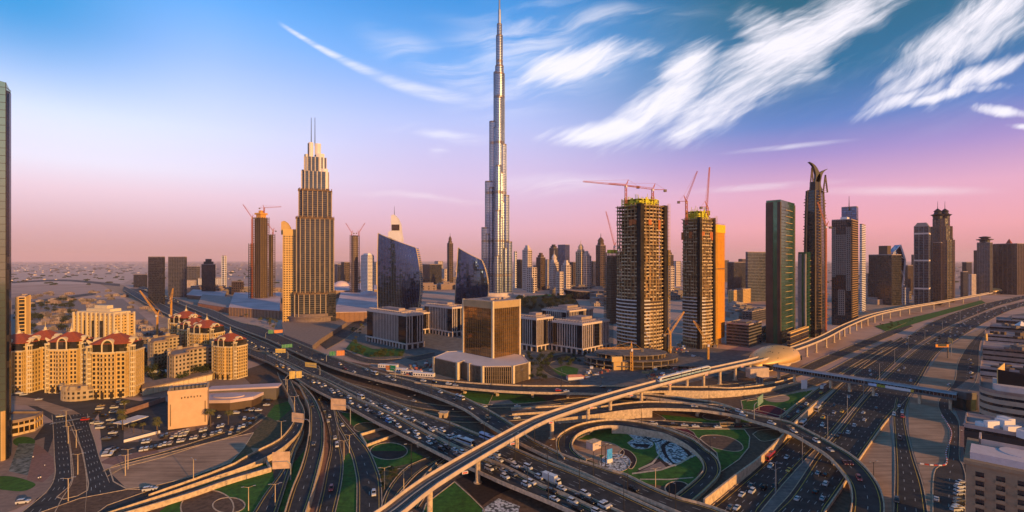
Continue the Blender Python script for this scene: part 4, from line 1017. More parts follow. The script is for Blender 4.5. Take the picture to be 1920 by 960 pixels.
# ---------------------------------------------------------------- low office blocks with white ribs
def office(label, ul, um, ur, vt, vb, split=True):
    poly, C = corner_box(ul, um, ur, vb, maxw=90); zt = Z_at(vt, C.y)
    root = thing('office_block', label, 'office building', 'low square office blocks with pale ribs', (0,0,0))
    shell(root, poly, 0, 6.0, glassd, None, pierm=stonep, ps=7.2, pw=1.6, po=1.6)
    b_ = MB(); b_.prism(offset(ccw(poly), 1.6), 6.0, 7.4); b_.prism(offset(ccw(poly), .8), zt-1.6, zt+.6); b_.build_each('cornice', stonep, root)
    up = offset(ccw(poly), -.6)
    shell(root, up, 7.4, zt-1.5, mat('office_glass', (.012,.012,.018), .1, .1, var=.3, scale=.05, spec=.8, kind='cells'), darkcl, 3.8, .4, .1, stonep, 3.6, .9, 1.0, roof=None)
    dk = MB()     # dark glazed bays in the middle of each side
    n = len(up)
    for i in range(n):
        a, b2 = Vector(up[i]), Vector(up[(i+1) % n]); d = (b2-a); ln = d.length; d.normalize(); nr = Vector((d.y, -d.x))
        for f in ((.0, .16), (.84, 1.0)) if i % 2 else ((.42, .62),):
            p = [a+d*ln*f[0]-nr*.5, a+d*ln*f[1]-nr*.5, a+d*ln*f[1]+nr*1.25, a+d*ln*f[0]+nr*1.25]; dk.prism(ccw(p), 7.4, zt-1.7)
    dk.build_each('glazed_bay', mat('bay_glass', (.010,.010,.016), .08, .1, spec=.8), root)
    r_ = MB(); r_.prism(offset(up, -.5), zt+.6, zt+.7); r_.prism(scale_poly(up, .62), zt+.7, zt+2.4); r_.prism(scale_poly(up, .40), zt+2.4, zt+5.4)
    r_.build('roof', roofm, root)
    tr = MB(); q = offset(up, -1.2); cx = sum(p[0] for p in q)/4; cy = sum(p[1] for p in q)/4
    for (p, d, nr) in edge_pts(q, 4.0): tr.bar((p.x, p.y, zt+2.6), (p.x-nr.x*3.5, p.y-nr.y*3.5, zt+2.6), .3); tr.bar((p.x,p.y,zt+.7), (p.x,p.y,zt+2.6), .25)
    tr.build('roof_pergola', stonep, root)
office('wide office block with pale ribs, leftmost, below the large blue glass building', 684, 762, 793, 591, 656)
office('office block with dark bays tucked behind the leftmost office block', 796, 848, 872, 577, 632)
office('slim office block with pale ribs immediately right of the bronze glass block', 972, 1006, 1036, 598, 660)
office('office block with golden lit ribs beside the first construction tower', 1036, 1092, 1142, 608, 666)
office('office block with golden upper ribs standing behind the two right office blocks', 1017, 1062, 1112, 584, 634)
office('dark office block partly hidden between the leftmost block and the bronze block', 748, 780, 812, 588, 628)

# ---------------------------------------------------------------- tower cranes
def crane(label, base, h, jib, az_, luff=0.0, m=None, back=None, mast=2.0):
    root = thing('tower_crane', label, 'crane', 'tower cranes over the building sites', base); m = m or craner; k = mast/2
    mb = MB()
    for sx_ in (-k, k):
        for sy_ in (-k, k): mb.bar((sx_,sy_,0), (sx_,sy_,h), .45)
    z = 0; f = 0
    while z < h-mast:
        for a, b_ in (((-k,-k),(k,-k)), ((k,-k),(k,k)), ((k,k),(-k,k)), ((-k,k),(-k,-k))):
            if f: a, b_ = b_, a
            mb.bar((*a, z), (*b_, z+mast*1.3), .28)
        z += mast*1.3; f ^= 1
    mb.build('mast', m, root)
    d = Vector((math.cos(az_)*math.cos(luff), math.sin(az_)*math.cos(luff), math.sin(luff))); c = Vector((-math.sin(az_), math.cos(az_), 0)); up = d.cross(-c) if luff else Vector((0,0,1)); up = c.cross(d)*-1 if up.z < 0 else up
    if up.z < 0: up = -up
    o = Vector((0,0,h)); j = MB(); n = int(jib/3)
    def P3(t_, s_, hh): return o+d*t_+c*s_+up*hh
    j.bar(P3(0,-.8,0), P3(jib,-.5,0), .35); j.bar(P3(0,.8,0), P3(jib,.5,0), .35); j.bar(P3(0,0,1.8), P3(jib,0,.9), .35)
    for i in range(n):
        t0, t1 = jib*i/n, jib*(i+1)/n; s_ = .8 if i % 2 else -.8
        j.bar(P3(t0,s_,0), P3((t0+t1)/2,0,1.5), .22); j.bar(P3((t0+t1)/2,0,1.5), P3(t1,-s_,0), .22)
    j.build('jib', m, root)
    cj = MB(); bl = (back or jib*.3); dh = Vector((math.cos(az_), math.sin(az_), 0))
    cj.bar(o, o-dh*bl, 1.6, .5); cj.build('counter_jib', m, root)
    cw = MB(); q = o-dh*bl*.9; cw.box(q, 3, 2.4, h-2.6, h+.2, az_); cw.build('counterweight', concg, root)
    ap = MB(); top = o+Vector((0,0,7)) - (dh*3 if luff else Vector()); ap.bar(o-dh*.8, top, .5); ap.bar(o+dh*.8, top, .5); ap.bar(top, o-dh*bl*.9, .16)
    ap.bar(top, P3(jib*(.6 if not luff else .95), 0, 1.2), .16); ap.build('mast_head', m, root)
    cb = MB(); q = o+c*1.6; cb.box(q, 1.8, 1.6, h-1.9, h+.3, az_); cb.build('cab', whitecl, root)
    return root

# ---------------------------------------------------------------- twin towers under construction
def lobed(cx, cy, w, d, th, b=5.0, n=7):
    """plan of the twin towers: four bowed faces between recessed corners"""
    e1 = Vector((math.cos(th), math.sin(th))); e2 = Vector((-e1.y, e1.x)); O = Vector((cx, cy)); pts = []
    for (a, b_, du, dv) in ((e1, e2, w, d), (e2, -e1, d, w), (-e1, -e2, w, d), (-e2, e1, d, w)):
        for k in range(n+1):
            t_ = -1+2*k/n; pts.append(tuple(O-b_*(dv+b*(1-t_*t_))+a*du*t_*.86))
    return ccw(pts)
def skeleton(label, ul, ur, vtop, vbase, top_v, seed, extra):
    Y0 = Yb(vbase); uc = (ul+ur)/2; w = (ur-ul)/2*Y0/F*1.04; cy = Y0+w*.9; cx = X_at(uc, cy); th = R(33); h = Z_at(vtop, Y0)
    root = thing('unfinished_tower', label, 'tower under construction', 'twin concrete towers under construction', (0,0,0)); rnd = random.Random(seed)
    pl = lobed(cx, cy, w*.70, w*.66, th, w*.09)
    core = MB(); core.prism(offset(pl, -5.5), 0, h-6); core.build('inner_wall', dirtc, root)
    sl = MB(); z = 5.0; fh = 3.9; lev = []
    while z < h: sl.prism(offset(pl, rnd.uniform(-.15,.25)), z, z+.62); lev.append(z); z += fh
    sl.build('floor_slab', rawc, root)
    # balcony edge panels and columns
    co = MB(); pts = edge_pts(offset(pl, -1.0), 4.2); bl = MB(); wp = MB()
    for i, (q, d, nr) in enumerate(pts):
        a_ = math.atan2(d.y, d.x); co.box(q, .8, .9, 0, h+rnd.uniform(-2, 3.5), a_)
        for k, zz in enumerate(lev[:-1]):
            r_ = rnd.random()
            if k < 14 or r_ < .48: bl.box(q+nr*.9+d*2.1, 3.6, .25, zz+.5, zz+(1.6 if r_ < .8 else 2.4), a_)
            if r_ > (.62 if k < len(lev)*.65 else .86): wp.box(q-nr*1.4+d*2.1, rnd.uniform(2.2, 3.8), .3, zz+.6, zz+3.8, a_)
    co.build('column', rawc, root); tag(bl.build('balcony_parapet', mat('balcony_render', (.52,.40,.24), .8, var=.25, scale=.3), root), kind='stuff'); tag(wp.build('infill_wall', mat('blockwork', (.34,.20,.09), .9, var=.35, scale=.2), root), kind='stuff')
    # white finished lower balconies on the left face
    wb = MB(); q0 = offset(pl, .35)
    for zz in lev[2:15]: 
        n = len(q0); idx = [i for i in range(n) if (Vector(q0[i])-Vector((cx, cy))).dot(Vector((-.75, -.66))) > w*.45]
        for i in idx:
            a, b_ = Vector(q0[i]), Vector(q0[(i+1) % n])
            if (b_-a).length < w*.5: wb.bar((*a, zz+.9), (*b_, zz+.9), .3, 1.25)
    if wb.f: wb.build_each('finished_balcony', mat('finished_balcony_white', (.60,.56,.52), .7), root)
    # dark recesses between the bowed faces (lift shafts and chutes)
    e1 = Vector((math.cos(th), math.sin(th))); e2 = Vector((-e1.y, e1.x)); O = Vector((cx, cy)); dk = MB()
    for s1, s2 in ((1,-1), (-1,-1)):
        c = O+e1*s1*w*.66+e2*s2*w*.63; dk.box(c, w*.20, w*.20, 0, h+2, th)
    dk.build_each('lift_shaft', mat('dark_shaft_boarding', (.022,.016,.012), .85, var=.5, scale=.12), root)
    hs = MB(); c = O+e1*w*.80-e2*w*.74
    for zz in range(0, int(h), 4): hs.box(c, 2.0, 2.0, zz, zz+.3, th)
    for sx_ in (-1,1):
        for sy_ in (-1,1): hs.box(c+e1*sx_+e2*sy_, .22, .22, 0, h+4, th)
    hs.build('hoist_mast', yellow, root)
    # protection screens near the top
    tp = MB(); ring = offset(pl, 1.2); n = len(ring)
    for i in range(n):
        a, b_ = Vector(ring[i]), Vector(ring[(i+1) % n])
        if (b_-a).length > 1.5:
            tp.bar((*a, h+.8), (*b_, h+.8), .25, .5)
            if rnd.random() < .5: tp.bar((*a, h-3.2), (*b_, h-3.2), .25, .4)
    tp.build('edge_protection', rawc, root)
    tb = MB(); H2 = Z_at(top_v, Y0)-h; inner = offset(pl, -w*.28)
    for k in range(5): tb.prism(offset(pl, -w*(.18+.04*(k % 2))), h+H2*k/5, h+H2*k/5+.5)
    for (q, d, nr) in edge_pts(offset(pl, -w*.2), 2.6):
        if rnd.random() < .8: tb.box(q, rnd.uniform(1.2, 2.6), .3, h+rnd.uniform(0, H2*.6), h+H2*rnd.uniform(.6, 1.1), math.atan2(d.y, d.x))
        if rnd.random() < .5: tb.box(q-nr*3, .4, .4, h, h+H2*rnd.uniform(.8,1.5), th)
    tb.prism(inner, h-4, h+H2*.6); tb.build('formwork', safety, root)
    hb = MB()
    for k in range(3): hb.prism(offset(pl, .1), h*.30+k*fh, h*.30+k*fh+1.9)
    hb.build('service_floor', mat('dark_netting', (.06,.04,.03), .9, var=.3), root)
    og = MB()
    for (q, d, nr) in edge_pts(offset(pl, .15), 5.0):
        if rnd.random() < .35 and nr.y < .3: og.box(q, 4.4, .3, h-18-rnd.uniform(0, 8), h-15, math.atan2(d.y, d.x))
    og.build_each('orange_hoarding', mat('rust_hoarding', (.45,.14,.04), .8, var=.3), root)
    return root, cx, cy, h, w, Y0
T1 = skeleton('left unfinished concrete tower, the taller one, with round podium at its foot', 1152, 1248, 385, 668, 368, 5, None)
T2 = skeleton('right unfinished concrete tower, the shorter one, beside orange netting', 1278, 1338, 410, 655, 392, 9, None)
nb = thing('netted_tower_wing', 'tall slab wrapped in bright orange safety netting, right of the second unfinished tower', 'tower under construction', None, (0,0,0))
poly, C = corner_box(1328, 1338, 1367, 650, maxw=34); ztn = Z_at(420, C.y); q_ = MB(); q_.prism(ccw(poly), 8, ztn); q_.build('netting', orangen, nb)
sc_ = MB()
for (q, d, nr) in edge_pts(offset(ccw(poly), .3), 2.4): sc_.box(q, .18, .18, 0, ztn+1.5, TH)
zz = 10
while zz < ztn: sc_.prism(offset(ccw(poly), .25), zz, zz+.16); zz += 3.9
sc_.build('scaffold', mat('scaffold_tube', (.50,.22,.03), .7), nb); tp_ = MB(); tp_.prism(offset(ccw(poly), .8), ztn-10, ztn); tp_.build('top_sheeting', mat('bright_yellow_sheeting', (.80,.50,.02), .7), nb)
lg_ = MB(); lg_.prism(offset(ccw(poly), 1.8), Z_at(505, C.y), Z_at(505, C.y)+1.0); lg_.prism(offset(ccw(poly), -3), 0, 8); lg_.build('catch_ledge', dirtc, nb)
# third, darker one behind to the left
bt = thing('unfinished_tower', 'smaller dark unfinished tower half hidden behind the left concrete tower', 'tower under construction', None, (0,0,0))
poly, C = corner_box(1132, 1146, 1165, 608, maxw=40); zt3 = Z_at(475, C.y); pl3 = ccw(poly); a_ = MB(); a_.prism(offset(pl3, -3), 0, zt3-4); a_.build('inner_wall', dirtc, bt); a_ = MB(); z = 4
while z < zt3: a_.prism(pl3, z, z+.7); z += 3.9
a_.build('floor_slab', mat('shaded_concrete', (.2,.16,.12), .9, var=.2), bt); a_ = MB()
for (q, d, nr) in edge_pts(offset(pl3, -.6), 4): a_.box(q, .7, .7, 0, zt3+2, TH)
a_.build('column', dirtc, bt); a_ = MB(); a_.prism(offset(pl3, -4), zt3, zt3+6); a_.build('formwork', safety, bt)
def top_of(T): return Vector((T[1], T[2], T[3]))
crane('crane with level jib pointing left, left of the two on the left concrete tower', Vector((T1[1]-T1[4]*.62, T1[2]-8, T1[3]+4)), Z_at(344, T1[5])-T1[3]-4, 50, R(188), R(4), back=16)
crane('tower crane with level jib pointing left, right of the two on the left tower', Vector((T1[1]+T1[4]*.42, T1[2]-8, T1[3]+4)), Z_at(351, T1[5])-T1[3]-4, 50, R(183), R(7), back=16)
crane('luffing crane with raised jib, left one on the right unfinished tower', Vector((T2[1]-T2[4]*.80, T2[2]-6, T2[3]-6)), Z_at(375, T2[5])-T2[3]+6, 38, R(-10), R(70), back=10)
crane('luffing crane with nearly upright jib, right one on the right unfinished tower', Vector((T2[1]+T2[4]*.48, T2[2]-6, T2[3]+4)), Z_at(386, T2[5])-T2[3]-4, 48, R(10), R(86), back=9)
crane('luffing crane leaning left above the smaller dark unfinished tower', Vector((C.x+8, C.y+14, zt3)), 12, 60, R(180), R(76), back=9)
crane('orange luffing crane standing low between the two concrete towers', Vector((X_at(1268, 540), 560, 0)), 22, 30, R(10), R(55), cranew, back=8, mast=1.2)
crane('bright yellow crane with level jib in front of the left tower foot', Vector((X_at(1184, 470), 470, 0)), 21, 32, R(180), 0, cranew, back=11)
crane('yellow crane with raised jib in front of the right tower foot', Vector((X_at(1328, 500), 500, 0)), 20, 28, R(170), R(58), cranew, back=7, mast=1.2)
# round construction podium
rp = thing('round_podium', 'unfinished round concrete podium with open column bays at the left tower foot', 'building under construction', None, (0,0,0))
pc = P(1190, 690); a_ = MB()
for k, (r_, z_) in enumerate(((48, 3.6), (46, 8.0), (36, 12.4))): a_.prism(circ(pc.x, pc.y+16, r_, 48, r_*.62), z_, z_+.7)
a_.prism(circ(pc.x+60, pc.y+10, 46, 40, 24), 4, 4.6); a_.build('floor_slab', concg, rp); a_ = MB()
for r_, z0_, z1_ in ((46, 0, 8.0), (34, 8, 12.4)):
    for k in range(30): t_ = 2*math.pi*k/30; a_.box((pc.x+r_*math.cos(t_), pc.y+16+r_*.62*math.sin(t_)), .8, .8, z0_, z1_, t_)
a_.build('column', rawc, rp); a_ = MB(); a_.box((pc.x-16, pc.y-8), 14, 5, 0, 8, .1); a_.box((pc.x-20, pc.y-12), 10, 3, 8.6, 13.5, .1); a_.build('hoarding', goldcl, rp)
# ---------------------------------------------------------------- towers on the right along the highway
def leaning(label, ul, um, ur, vt, vb, dark):
    poly, C = corner_box(ul, um, ur, vb, maxw=60); zt = Z_at(vt, C.y)
    root = thing('green_glass_tower', label, 'skyscraper', None, (0,0,0)); P_ = [Vector(p) for p in poly]
    e1 = (P_[1]-P_[0]); e2 = (P_[3]-P_[0]); w1 = e1.length; w2 = e2.length; e1.normalize(); e2.normalize()
    def ringz(z, inset=0.0):
        t_ = z/zt; k = 2.5*math.sin(math.pi*t_)-1.0; o = -e1*0-e2*0+Vector((-.3, -1)).normalized()*0
        lx = 3.2*math.sin(2.6*t_)*-1
        return [tuple((p+e1*(lx*.5)))+(z,) for p in P_]
    N_ = 14; rs = [ringz(zt*k/N_) for k in range(N_+1)]
    g_ = MB(); g_.rings(rs); g_.build('glass_wall', greengl, root)
    sd = MB()     # left face: stone frame either side of a dark slot
    for f0, f1 in ((0.0, .22), (.52, 1.02)):
        for a, b_ in zip(rs, rs[1:]):
            def q(r, f): p0, p3 = Vector(r[0]), Vector(r[3]); return p0.lerp(p3, f)
            nr = Vector((-e1.x, -e1.y, 0)); A = [q(a, f0), q(a, f1), q(a, f1)+nr*.6, q(a, f0)+nr*.6]; B = [q(b_, f0), q(b_, f1), q(b_, f1)+nr*.6, q(b_, f0)+nr*.6]
            sd.loft(A, B, 0, True, True)
    sd.build('side_frame', dark, root)
    fb = MB()
    nf = int(zt/4)
    for k in range(1, nf):
        z = k*4.0; r = ringz(z); p0, p1 = Vector(r[0]), Vector(r[1]); nr = Vector((-e2.x, -e2.y, 0))
        fb.bar(p0+nr*.1, p1+nr*.1, .3, .5)
    fb.build('floor_band', darkcl, root)
    lt = MB()
    for k in range(2, nf, 2):
        z = k*4.0+1; r = ringz(z); p0, p1 = Vector(r[0]), Vector(r[1]); nr = Vector((-e2.x, -e2.y, 0)); lt.bar(p0.lerp(p1, .32)+nr*.5, p0.lerp(p1, .80)+nr*.5, .5, .45)
    lt.build('gold_line', goldcl, root)  # ochre bars across the middle of the right face
    for f in (0, 1):
        ec = MB()
        for a, b_ in zip(rs, rs[1:]): ec.bar(Vector(a[f]), Vector(b_[f]), 1.3, 1.3)
        ec.build('edge_fin', dark, root)
    cp = MB(); r = ringz(zt); cp.loft([Vector(p)+Vector((0,0,.05)) for p in r], [Vector(p)+Vector((0,0,2.5)) for p in r]); cp.build('parapet', greengl, root)
    return root, poly, C, zt
leaning('tall green glass tower with stone framed left side, behind the golden metro station', 1437, 1464, 1497, 378, 646, browncl)
leaning('shorter green glass tower right beside the tall green one', 1497, 1511, 1534, 476, 636, mat('pale_frame', (.30,.25,.24), .7))
r_, poly, C, zt = block('tower_podium', 'slanted low podium with golden floor edges at the feet of the green glass towers', 'podium building', 1476, 1482, 1536, 626, 654, 'dark', bandm=goldcl, bt=.7, fh=4.5, pierm=None, roof=goldcl)

def crescent():
    poly, C = corner_box(1504, 1536, 1556, 634, maxw=46); root = thing('crescent_crowned_tower', 'dark tapering tower crowned by two hooked crescent horns', 'skyscraper', None, (0,0,0)); dist = C.y
    cx = sum(p[0] for p in poly)/4; cy = sum(p[1] for p in poly)/4; zt = Z_at(356, dist+10)
    def ch(poly, k=.2):
        out = []; n = len(poly)
        for i in range(n):
            a, b_, c = Vector(poly[i-1]), Vector(poly[i]), Vector(poly[(i+1) % n]); out += [tuple(b_.lerp(a, k)), tuple(b_.lerp(c, k))]
        return out
    base = ccw(ch(poly, .22)); lv = [(0, 1.0), (.30, 1.0), (.31, .97), (.62, .93), (.85, .86), (1.0, .78)]
    g_ = MB(); g_.rings([[(*p, zt*t_) for p in scale_poly(base, s_)] for t_, s_ in lv]); g_.build('glass_wall', mat('night_glass', (.015,.02,.028), .1, .4, spec=.8, kind='cells'), root)
    def sc(t_):
        for (a, b_), (c, d) in zip(lv, lv[1:]):
            if t_ <= c: return b_+(d-b_)*(t_-a)/(c-a)
        return lv[-1][1]
    fb = MB(); z = 4
    while z < zt: fb.prism(scale_poly(base, sc(z/zt)*1.006), z, z+.8); z += 4.1
    fb.build('floor_band', darkcl, root); pr = MB()
    for (i, j) in ((0,1), (2,3), (4,5), (6,7)):
        for k in range(20):
            t0, t1 = k/20, (k+1)/20; a0 = Vector(scale_poly(base, sc(t0)*1.01)[j]); a1 = Vector(scale_poly(base, sc(t1)*1.01)[j]); pr.bar((*a0, zt*t0), (*a1, zt*t1), 1.6, 1.6)
            a0 = Vector(scale_poly(base, sc(t0)*1.01)[i]); a1 = Vector(scale_poly(base, sc(t1)*1.01)[i]); pr.bar((*a0, zt*t0), (*a1, zt*t1), 1.6, 1.6)
    pr.build_each('corner_rib', browncl, root)
    bs = MB()      # rounded golden balconies on the chamfered corners
    for ci in (0, 2, 6):
        k = 0; z = zt*.10
        while z < zt*.96:
            pa, pb = Vector(scale_poly(base, sc(z/zt))[ci]), Vector(scale_poly(base, sc(z/zt))[(ci+1) % 8]); m_ = (pa+pb)/2
            rr = 3.0 if (z/zt > .30) else 4.0
            bs.prism(circ(m_.x, m_.y, rr*(1+.25*math.sin(z*.35)), 12), z, z+1.2); z += 4.1
    bs.build('balcony', mat('bronze_balcony', (.13,.08,.04), .5, .4, var=.2), root)
    e1 = Vector((math.cos(TH), math.sin(TH))); W_ = (X_at(1556, dist)-X_at(1504, dist))
    u2x = lambda u: X_at(u, cy)
    def horn(pts, wd):
        q = crv([Vector((u2x(u), 0, Z_at(v, cy))) for u, v in pts], 16); mb = MB(); prev = None
        for k, p in enumerate(q):
            t_ = k/15; w = wd*(1-t_)**.7*(.55+.9*min(1, t_*2.2))+.5; w = min(w, wd); rg = [(p.x-w/2, cy-2.4, p.z), (p.x+w/2, cy-2.4, p.z), (p.x+w/2, cy+2.4, p.z), (p.x-w/2, cy+2.4, p.z)]
            if prev: mb.loft(prev, rg, 0, True, True)
            prev = rg
        mb.build('crescent_horn', darkcl, root)
    horn([(1521,357),(1529,345),(1532.5,330),(1527,314),(1521,307),(1516,304)], 6.5); horn([(1538,357),(1533,347),(1534,334),(1540,323),(1550,317)], 7)
    sp = MB()
    for (ua, ub, vt_) in ((1516, 1524, 312), (1541, 1549, 326)):
        a, b_ = u2x(ua), u2x(ub); zt2 = Z_at(vt_, cy); n = 8
        for k in range(n):
            f0, f1 = k/n, (k+1)/n; z0, z1 = zt-2+(zt2-zt)*f0, zt-2+(zt2-zt)*f1
            sp.bar((a+(b_-a)*.5*f0, cy-3, z0), (a+(b_-a)*.5*f1, cy-3, z1), 1.4); sp.bar((b_-(b_-a)*.5*f0, cy-3, z0), (b_-(b_-a)*.5*f1, cy-3, z1), 1.4); sp.bar((a+(b_-a)*.5*f0, cy-3, z0), (b_-(b_-a)*.5*f0, cy-3, z0), .45)
    sp.build('crown_lattice', browncl, root)
    c_ = MB(); c_.prism(scale_poly(base, .5), zt, zt+12); c_.build('crown_core', darkcl, root)
crescent()
# concrete patterned tower
r_, poly, C, zt = block('patterned_tower', 'dark tower with a pale perforated concrete face, sunlit golden right edge and a mast behind', 'skyscraper', 1560, 1596, 1614, 412, 612, 'dark', maxw=50, bandm=darkcl, pierm=darkcl, ps=3.2, pw=1.0)
P_ = [Vector(p) for p in poly]; fc = MB(); d = (P_[3]-P_[0]); ln = d.length; d.normalize(); nr = Vector((-d.y, d.x))*1
nr = Vector((-math.cos(TH), -math.sin(TH)))
for (f0, f1, z0, z1) in ((.26, .80, Z_at(515, C.y), Z_at(440, C.y)), (.34, .66, Z_at(592, C.y), Z_at(545, C.y)), (.05, .24, Z_at(545, C.y), Z_at(425, C.y)), (.82, .98, Z_at(520, C.y), Z_at(425, C.y))):
    nx = max(2, int(ln*(f1-f0)/2.6)); z = z0
    for k in range(nx+1):
        a = P_[0]+d*ln*(f0+(f1-f0)*k/nx)+nr*.5; fc.box(a, .9, .7, z0, z1, math.atan2(d.y, d.x))
    while z < z1:
        a = P_[0]+d*ln*(f0+f1)/2+nr*.5; fc.box(a, ln*(f1-f0), .65, z, z+1.1, math.atan2(d.y, d.x)); z += 3.3
fc.build('perforated_screen', mat('pale_concrete_screen', (.25,.22,.20), .85, var=.1), r_)
gs = MB()
for k in range(int(zt/3.6)):
    a = P_[0].lerp(P_[1], .5)+Vector((math.sin(TH), -math.cos(TH)))*.7; gs.box(a, (P_[1]-P_[0]).length*.92, 1.4, 3+k*3.6, 4.3+k*3.6, TH)
gs.build('balcony', mat('sunlit_gold_balcony', (.34,.21,.08), .6), r_)  # yellow sunlight of the right face put into the balcony colour
plant(r_, poly, zt, 6, whitecl, .35)
block('blue_slab_tower', 'pale blue slab tower with mast, rising behind the patterned dark tower', 'skyscraper', 1578, 1606, 1609, 388, 560, 'glass', dist=900)
m_ = MB(); a = Vector((X_at(1592, 905), 905, 0)); m_.tube((a.x,a.y,Z_at(395, 905)), (a.x,a.y,Z_at(368, 905)), .9, .3); tag(m_.build('roof_mast', dsteel), 'thin dark mast on top of the pale blue slab tower', 'mast')
block('white_slim_tower', 'slim white banded tower peeking right of the patterned dark tower', 'skyscraper', 1612, 1616, 1623, 421, 575, 'white', dist=1000, pierm=None, bt=2.0)
crane('thin red crane rising between the crescent crowned tower and the patterned tower', Vector((X_at(1558, 640), 650, 0)), Z_at(425, 650), 34, R(170), R(72), back=6, mast=1.2)
# blocks between
block('banded_office_slab', 'wide grey office slab with horizontal bands left of the tall green tower', 'office building', 1398, 1402, 1438, 473, 543, 'grey', dist=1250, bt=1.2, pierm=None, th=R(20), bandm=mat('blue_grey_band', (.13,.14,.17), .6))
block('dark_office_slab', 'dark low office slab left of the banded grey slab', 'office building', 1364, 1376, 1402, 492, 545, 'dark', dist=1500, th=R(25))
block('golden_courtyard_block', 'golden lit low courtyard building with many windows left of the tall green tower', 'hotel', 1366, 1376, 1440, 545, 572, 'gold', maxw=110, top=3)
block('grey_carpark_block', 'grey low multi storey block right of the orange netting', 'car park', 1362, 1404, 1428, 610, 652, 'grey', bt=1.6, pierm=None, top=2)
block('grey_low_block', 'long grey flat roofed building behind the multi storey block', 'building', 1392, 1410, 1448, 585, 606, 'grey', top=2)
block('trussed_block', 'low dark building with a white cross braced truss beside the green tower', 'building', 1404, 1410, 1442, 622, 648, 'dark', bandm=whitecl, bt=.8, fh=9, pierm=None)
block('white_office_block', 'small white block with dark window panels, right of the patterned tower', 'office building', 1662, 1697, 1704, 540, 572, 'white', th=R(35))
# irregular dark group
r_, poly, C, zt = block('black_angular_block', 'broad black block with angular roof behind the small white block', 'office building', 1629, 1672, 1690, 478, 560, 'dark', dist=1150, th=R(20)); plant(r_, poly, zt, 22, browncl, .38)
mb = MB(); Y0 = 1180; pts = [(1672,545),(1676,472),(1688,459),(1697,487),(1694,520),(1690,545)]
A = [(X_at(u, Y0), Y0, Z_at(v, Y0)) for u, v in pts]; B = [(x+6, y+25, z) for x, y, z in A]; mb.loft(A, B, 0, True, True)
r_ = thing('faceted_white_tower', 'faceted white and blue glass tower with pointed top, right of the black block', 'office building', None, (0,0,0)); mb.build('faceted_glass', skygl, r_)
fr = MB()
for (a, b_) in ((0,1), (1,2), (2,3), (3,4), (4,5), (1,4), (1,3)): fr.bar(Vector(A[a])-Vector((0,.6,0)), Vector(A[b_])-Vector((0,.6,0)), 3.2, 1.2)
fr.build('white_frame', whitecl, r_)
# tower with chamfered cap and lit right edge
r_, poly, C, zt = block('capped_tower', 'tall grey glass tower with chamfered cap, leftmost of the far right towers', 'skyscraper', 1714, 1741, 1751, 424, 574, 'grey', maxw=45, bandm=mat('slate_band', (.10,.105,.12), .5), bt=1.0, ps=9, pw=1.1, pierm=mat('slate_pier', (.22,.20,.20), .6))
c_ = MB(); b0 = ccw(poly); c_.loft([(*p, zt) for p in b0], [(*p, zt+9) for p in scale_poly(b0, .62)]); c_.build('chamfered_cap', mat('cap_metal', (.28,.22,.20), .5, .3), r_)
for k, v in enumerate((436, 487, 540)):
    e_ = MB(); e_.prism(offset(b0, .6), Z_at(v+3, C.y), Z_at(v, C.y)); e_.build('belt_course', stonep, r_)
e_ = MB(); a, b_ = Vector(b0[0]), Vector(b0[1])
r_, poly, C2, zt2 = block('brown_balcony_tower', 'dark brown balcony tower between the capped tower and the twin spired tower', 'apartment tower', 1750, 1764, 1775, 455, 572, 'brown', dist=1150, maxw=45, bt=1.1)
def spired(label, ul, ur, vt, vb, dist):
    root = thing('twin_spired_tower', label, 'skyscraper', None, (0,0,0)); cx = X_at((ul+ur)/2-2, dist); cy = dist+25; w = (X_at(ur, dist)-X_at(ul, dist))/2; zt = Z_at(vt, dist)
    for k, (f, h) in enumerate(((.92, .72), (.76, .88), (.58, .97))): shell(root, circ(cx, cy, w*f, 12, a=TH), 0, zt*h, glassd, browncl, 4, 1.4, .2, browncl, 6, 1.5, .6)
    sb = MB()
    for k in range(5):
        c = (cx+w*(.55-.02*k), cy-w*.5); sb.box(c, 14-k*1.5, 10-k, 0, zt*(.35+.13*k), TH)
    sb.build('stepped_buttress', mat('warm_buttress', (.35,.22,.12), .7), root); cp = MB()
    for s_ in (-.32, .34):
        c = (cx+w*s_, cy); cp.rings([circ3(c, r_, z) for r_, z in ((w*.34, zt*.96), (w*.36, zt), (w*.52, zt+4), (w*.30, zt+6), (w*.24, zt+10), (w*.30, zt+13), (.6, zt+20))], 0); cp.tube((c[0], c[1], zt+18), (c[0], c[1], zt+38), .7, .25)
    cp.build('pagoda_cap', darkcl, root)
def circ3(c, r_, z, n=14): return [(c[0]+r_*math.cos(2*math.pi*k/n), c[1]+r_*math.sin(2*math.pi*k/n), z) for k in range(n)]
spired('dark twin spired tower with golden stepped buttress, tallest of the far right group', 1762, 1804, 404, 565, 1230)
r_, poly, C, zt = block('hotel_tower', 'grey tower with round roof pavilion and white right edge, far right', 'hotel', 1832, 1856, 1861, 455, 546, 'grey', dist=1500, th=R(30), bt=1.5)
cp = MB(); cx = sum(p[0] for p in poly)/4; cy = sum(p[1] for p in poly)/4; cp.rings([circ3((cx, cy), q, zt+z) for q, z in ((12, 0), (12, 7), (20, 9), (20, 11), (8, 13), (14, 16), (14, 18), (3, 20))]); cp.build('roof_pavilion', darkcl, r_)
r_, poly, C, zt = block('lean_to_annex', 'lower grey annex on the left of the tower with round roof pavilion', 'building', 1826, 1836, 1842, 470, 546, 'brown', dist=1540, th=R(30))
r_, poly, C, zt = block('wide_ribbed_slab', 'wide brown ribbed slab at the right edge with pointed centre', 'apartment building', 1863, 1907, 1922, 457, 542, 'brown', dist=1500, th=R(25), ps=10, pw=3, po=1.0)
cp = MB(); cp.loft([(*p, zt) for p in scale_poly(ccw(poly), .25)], [(*p, zt+16) for p in scale_poly(ccw(poly), .02)]); cp.build('roof_pyramid', redtile, r_)
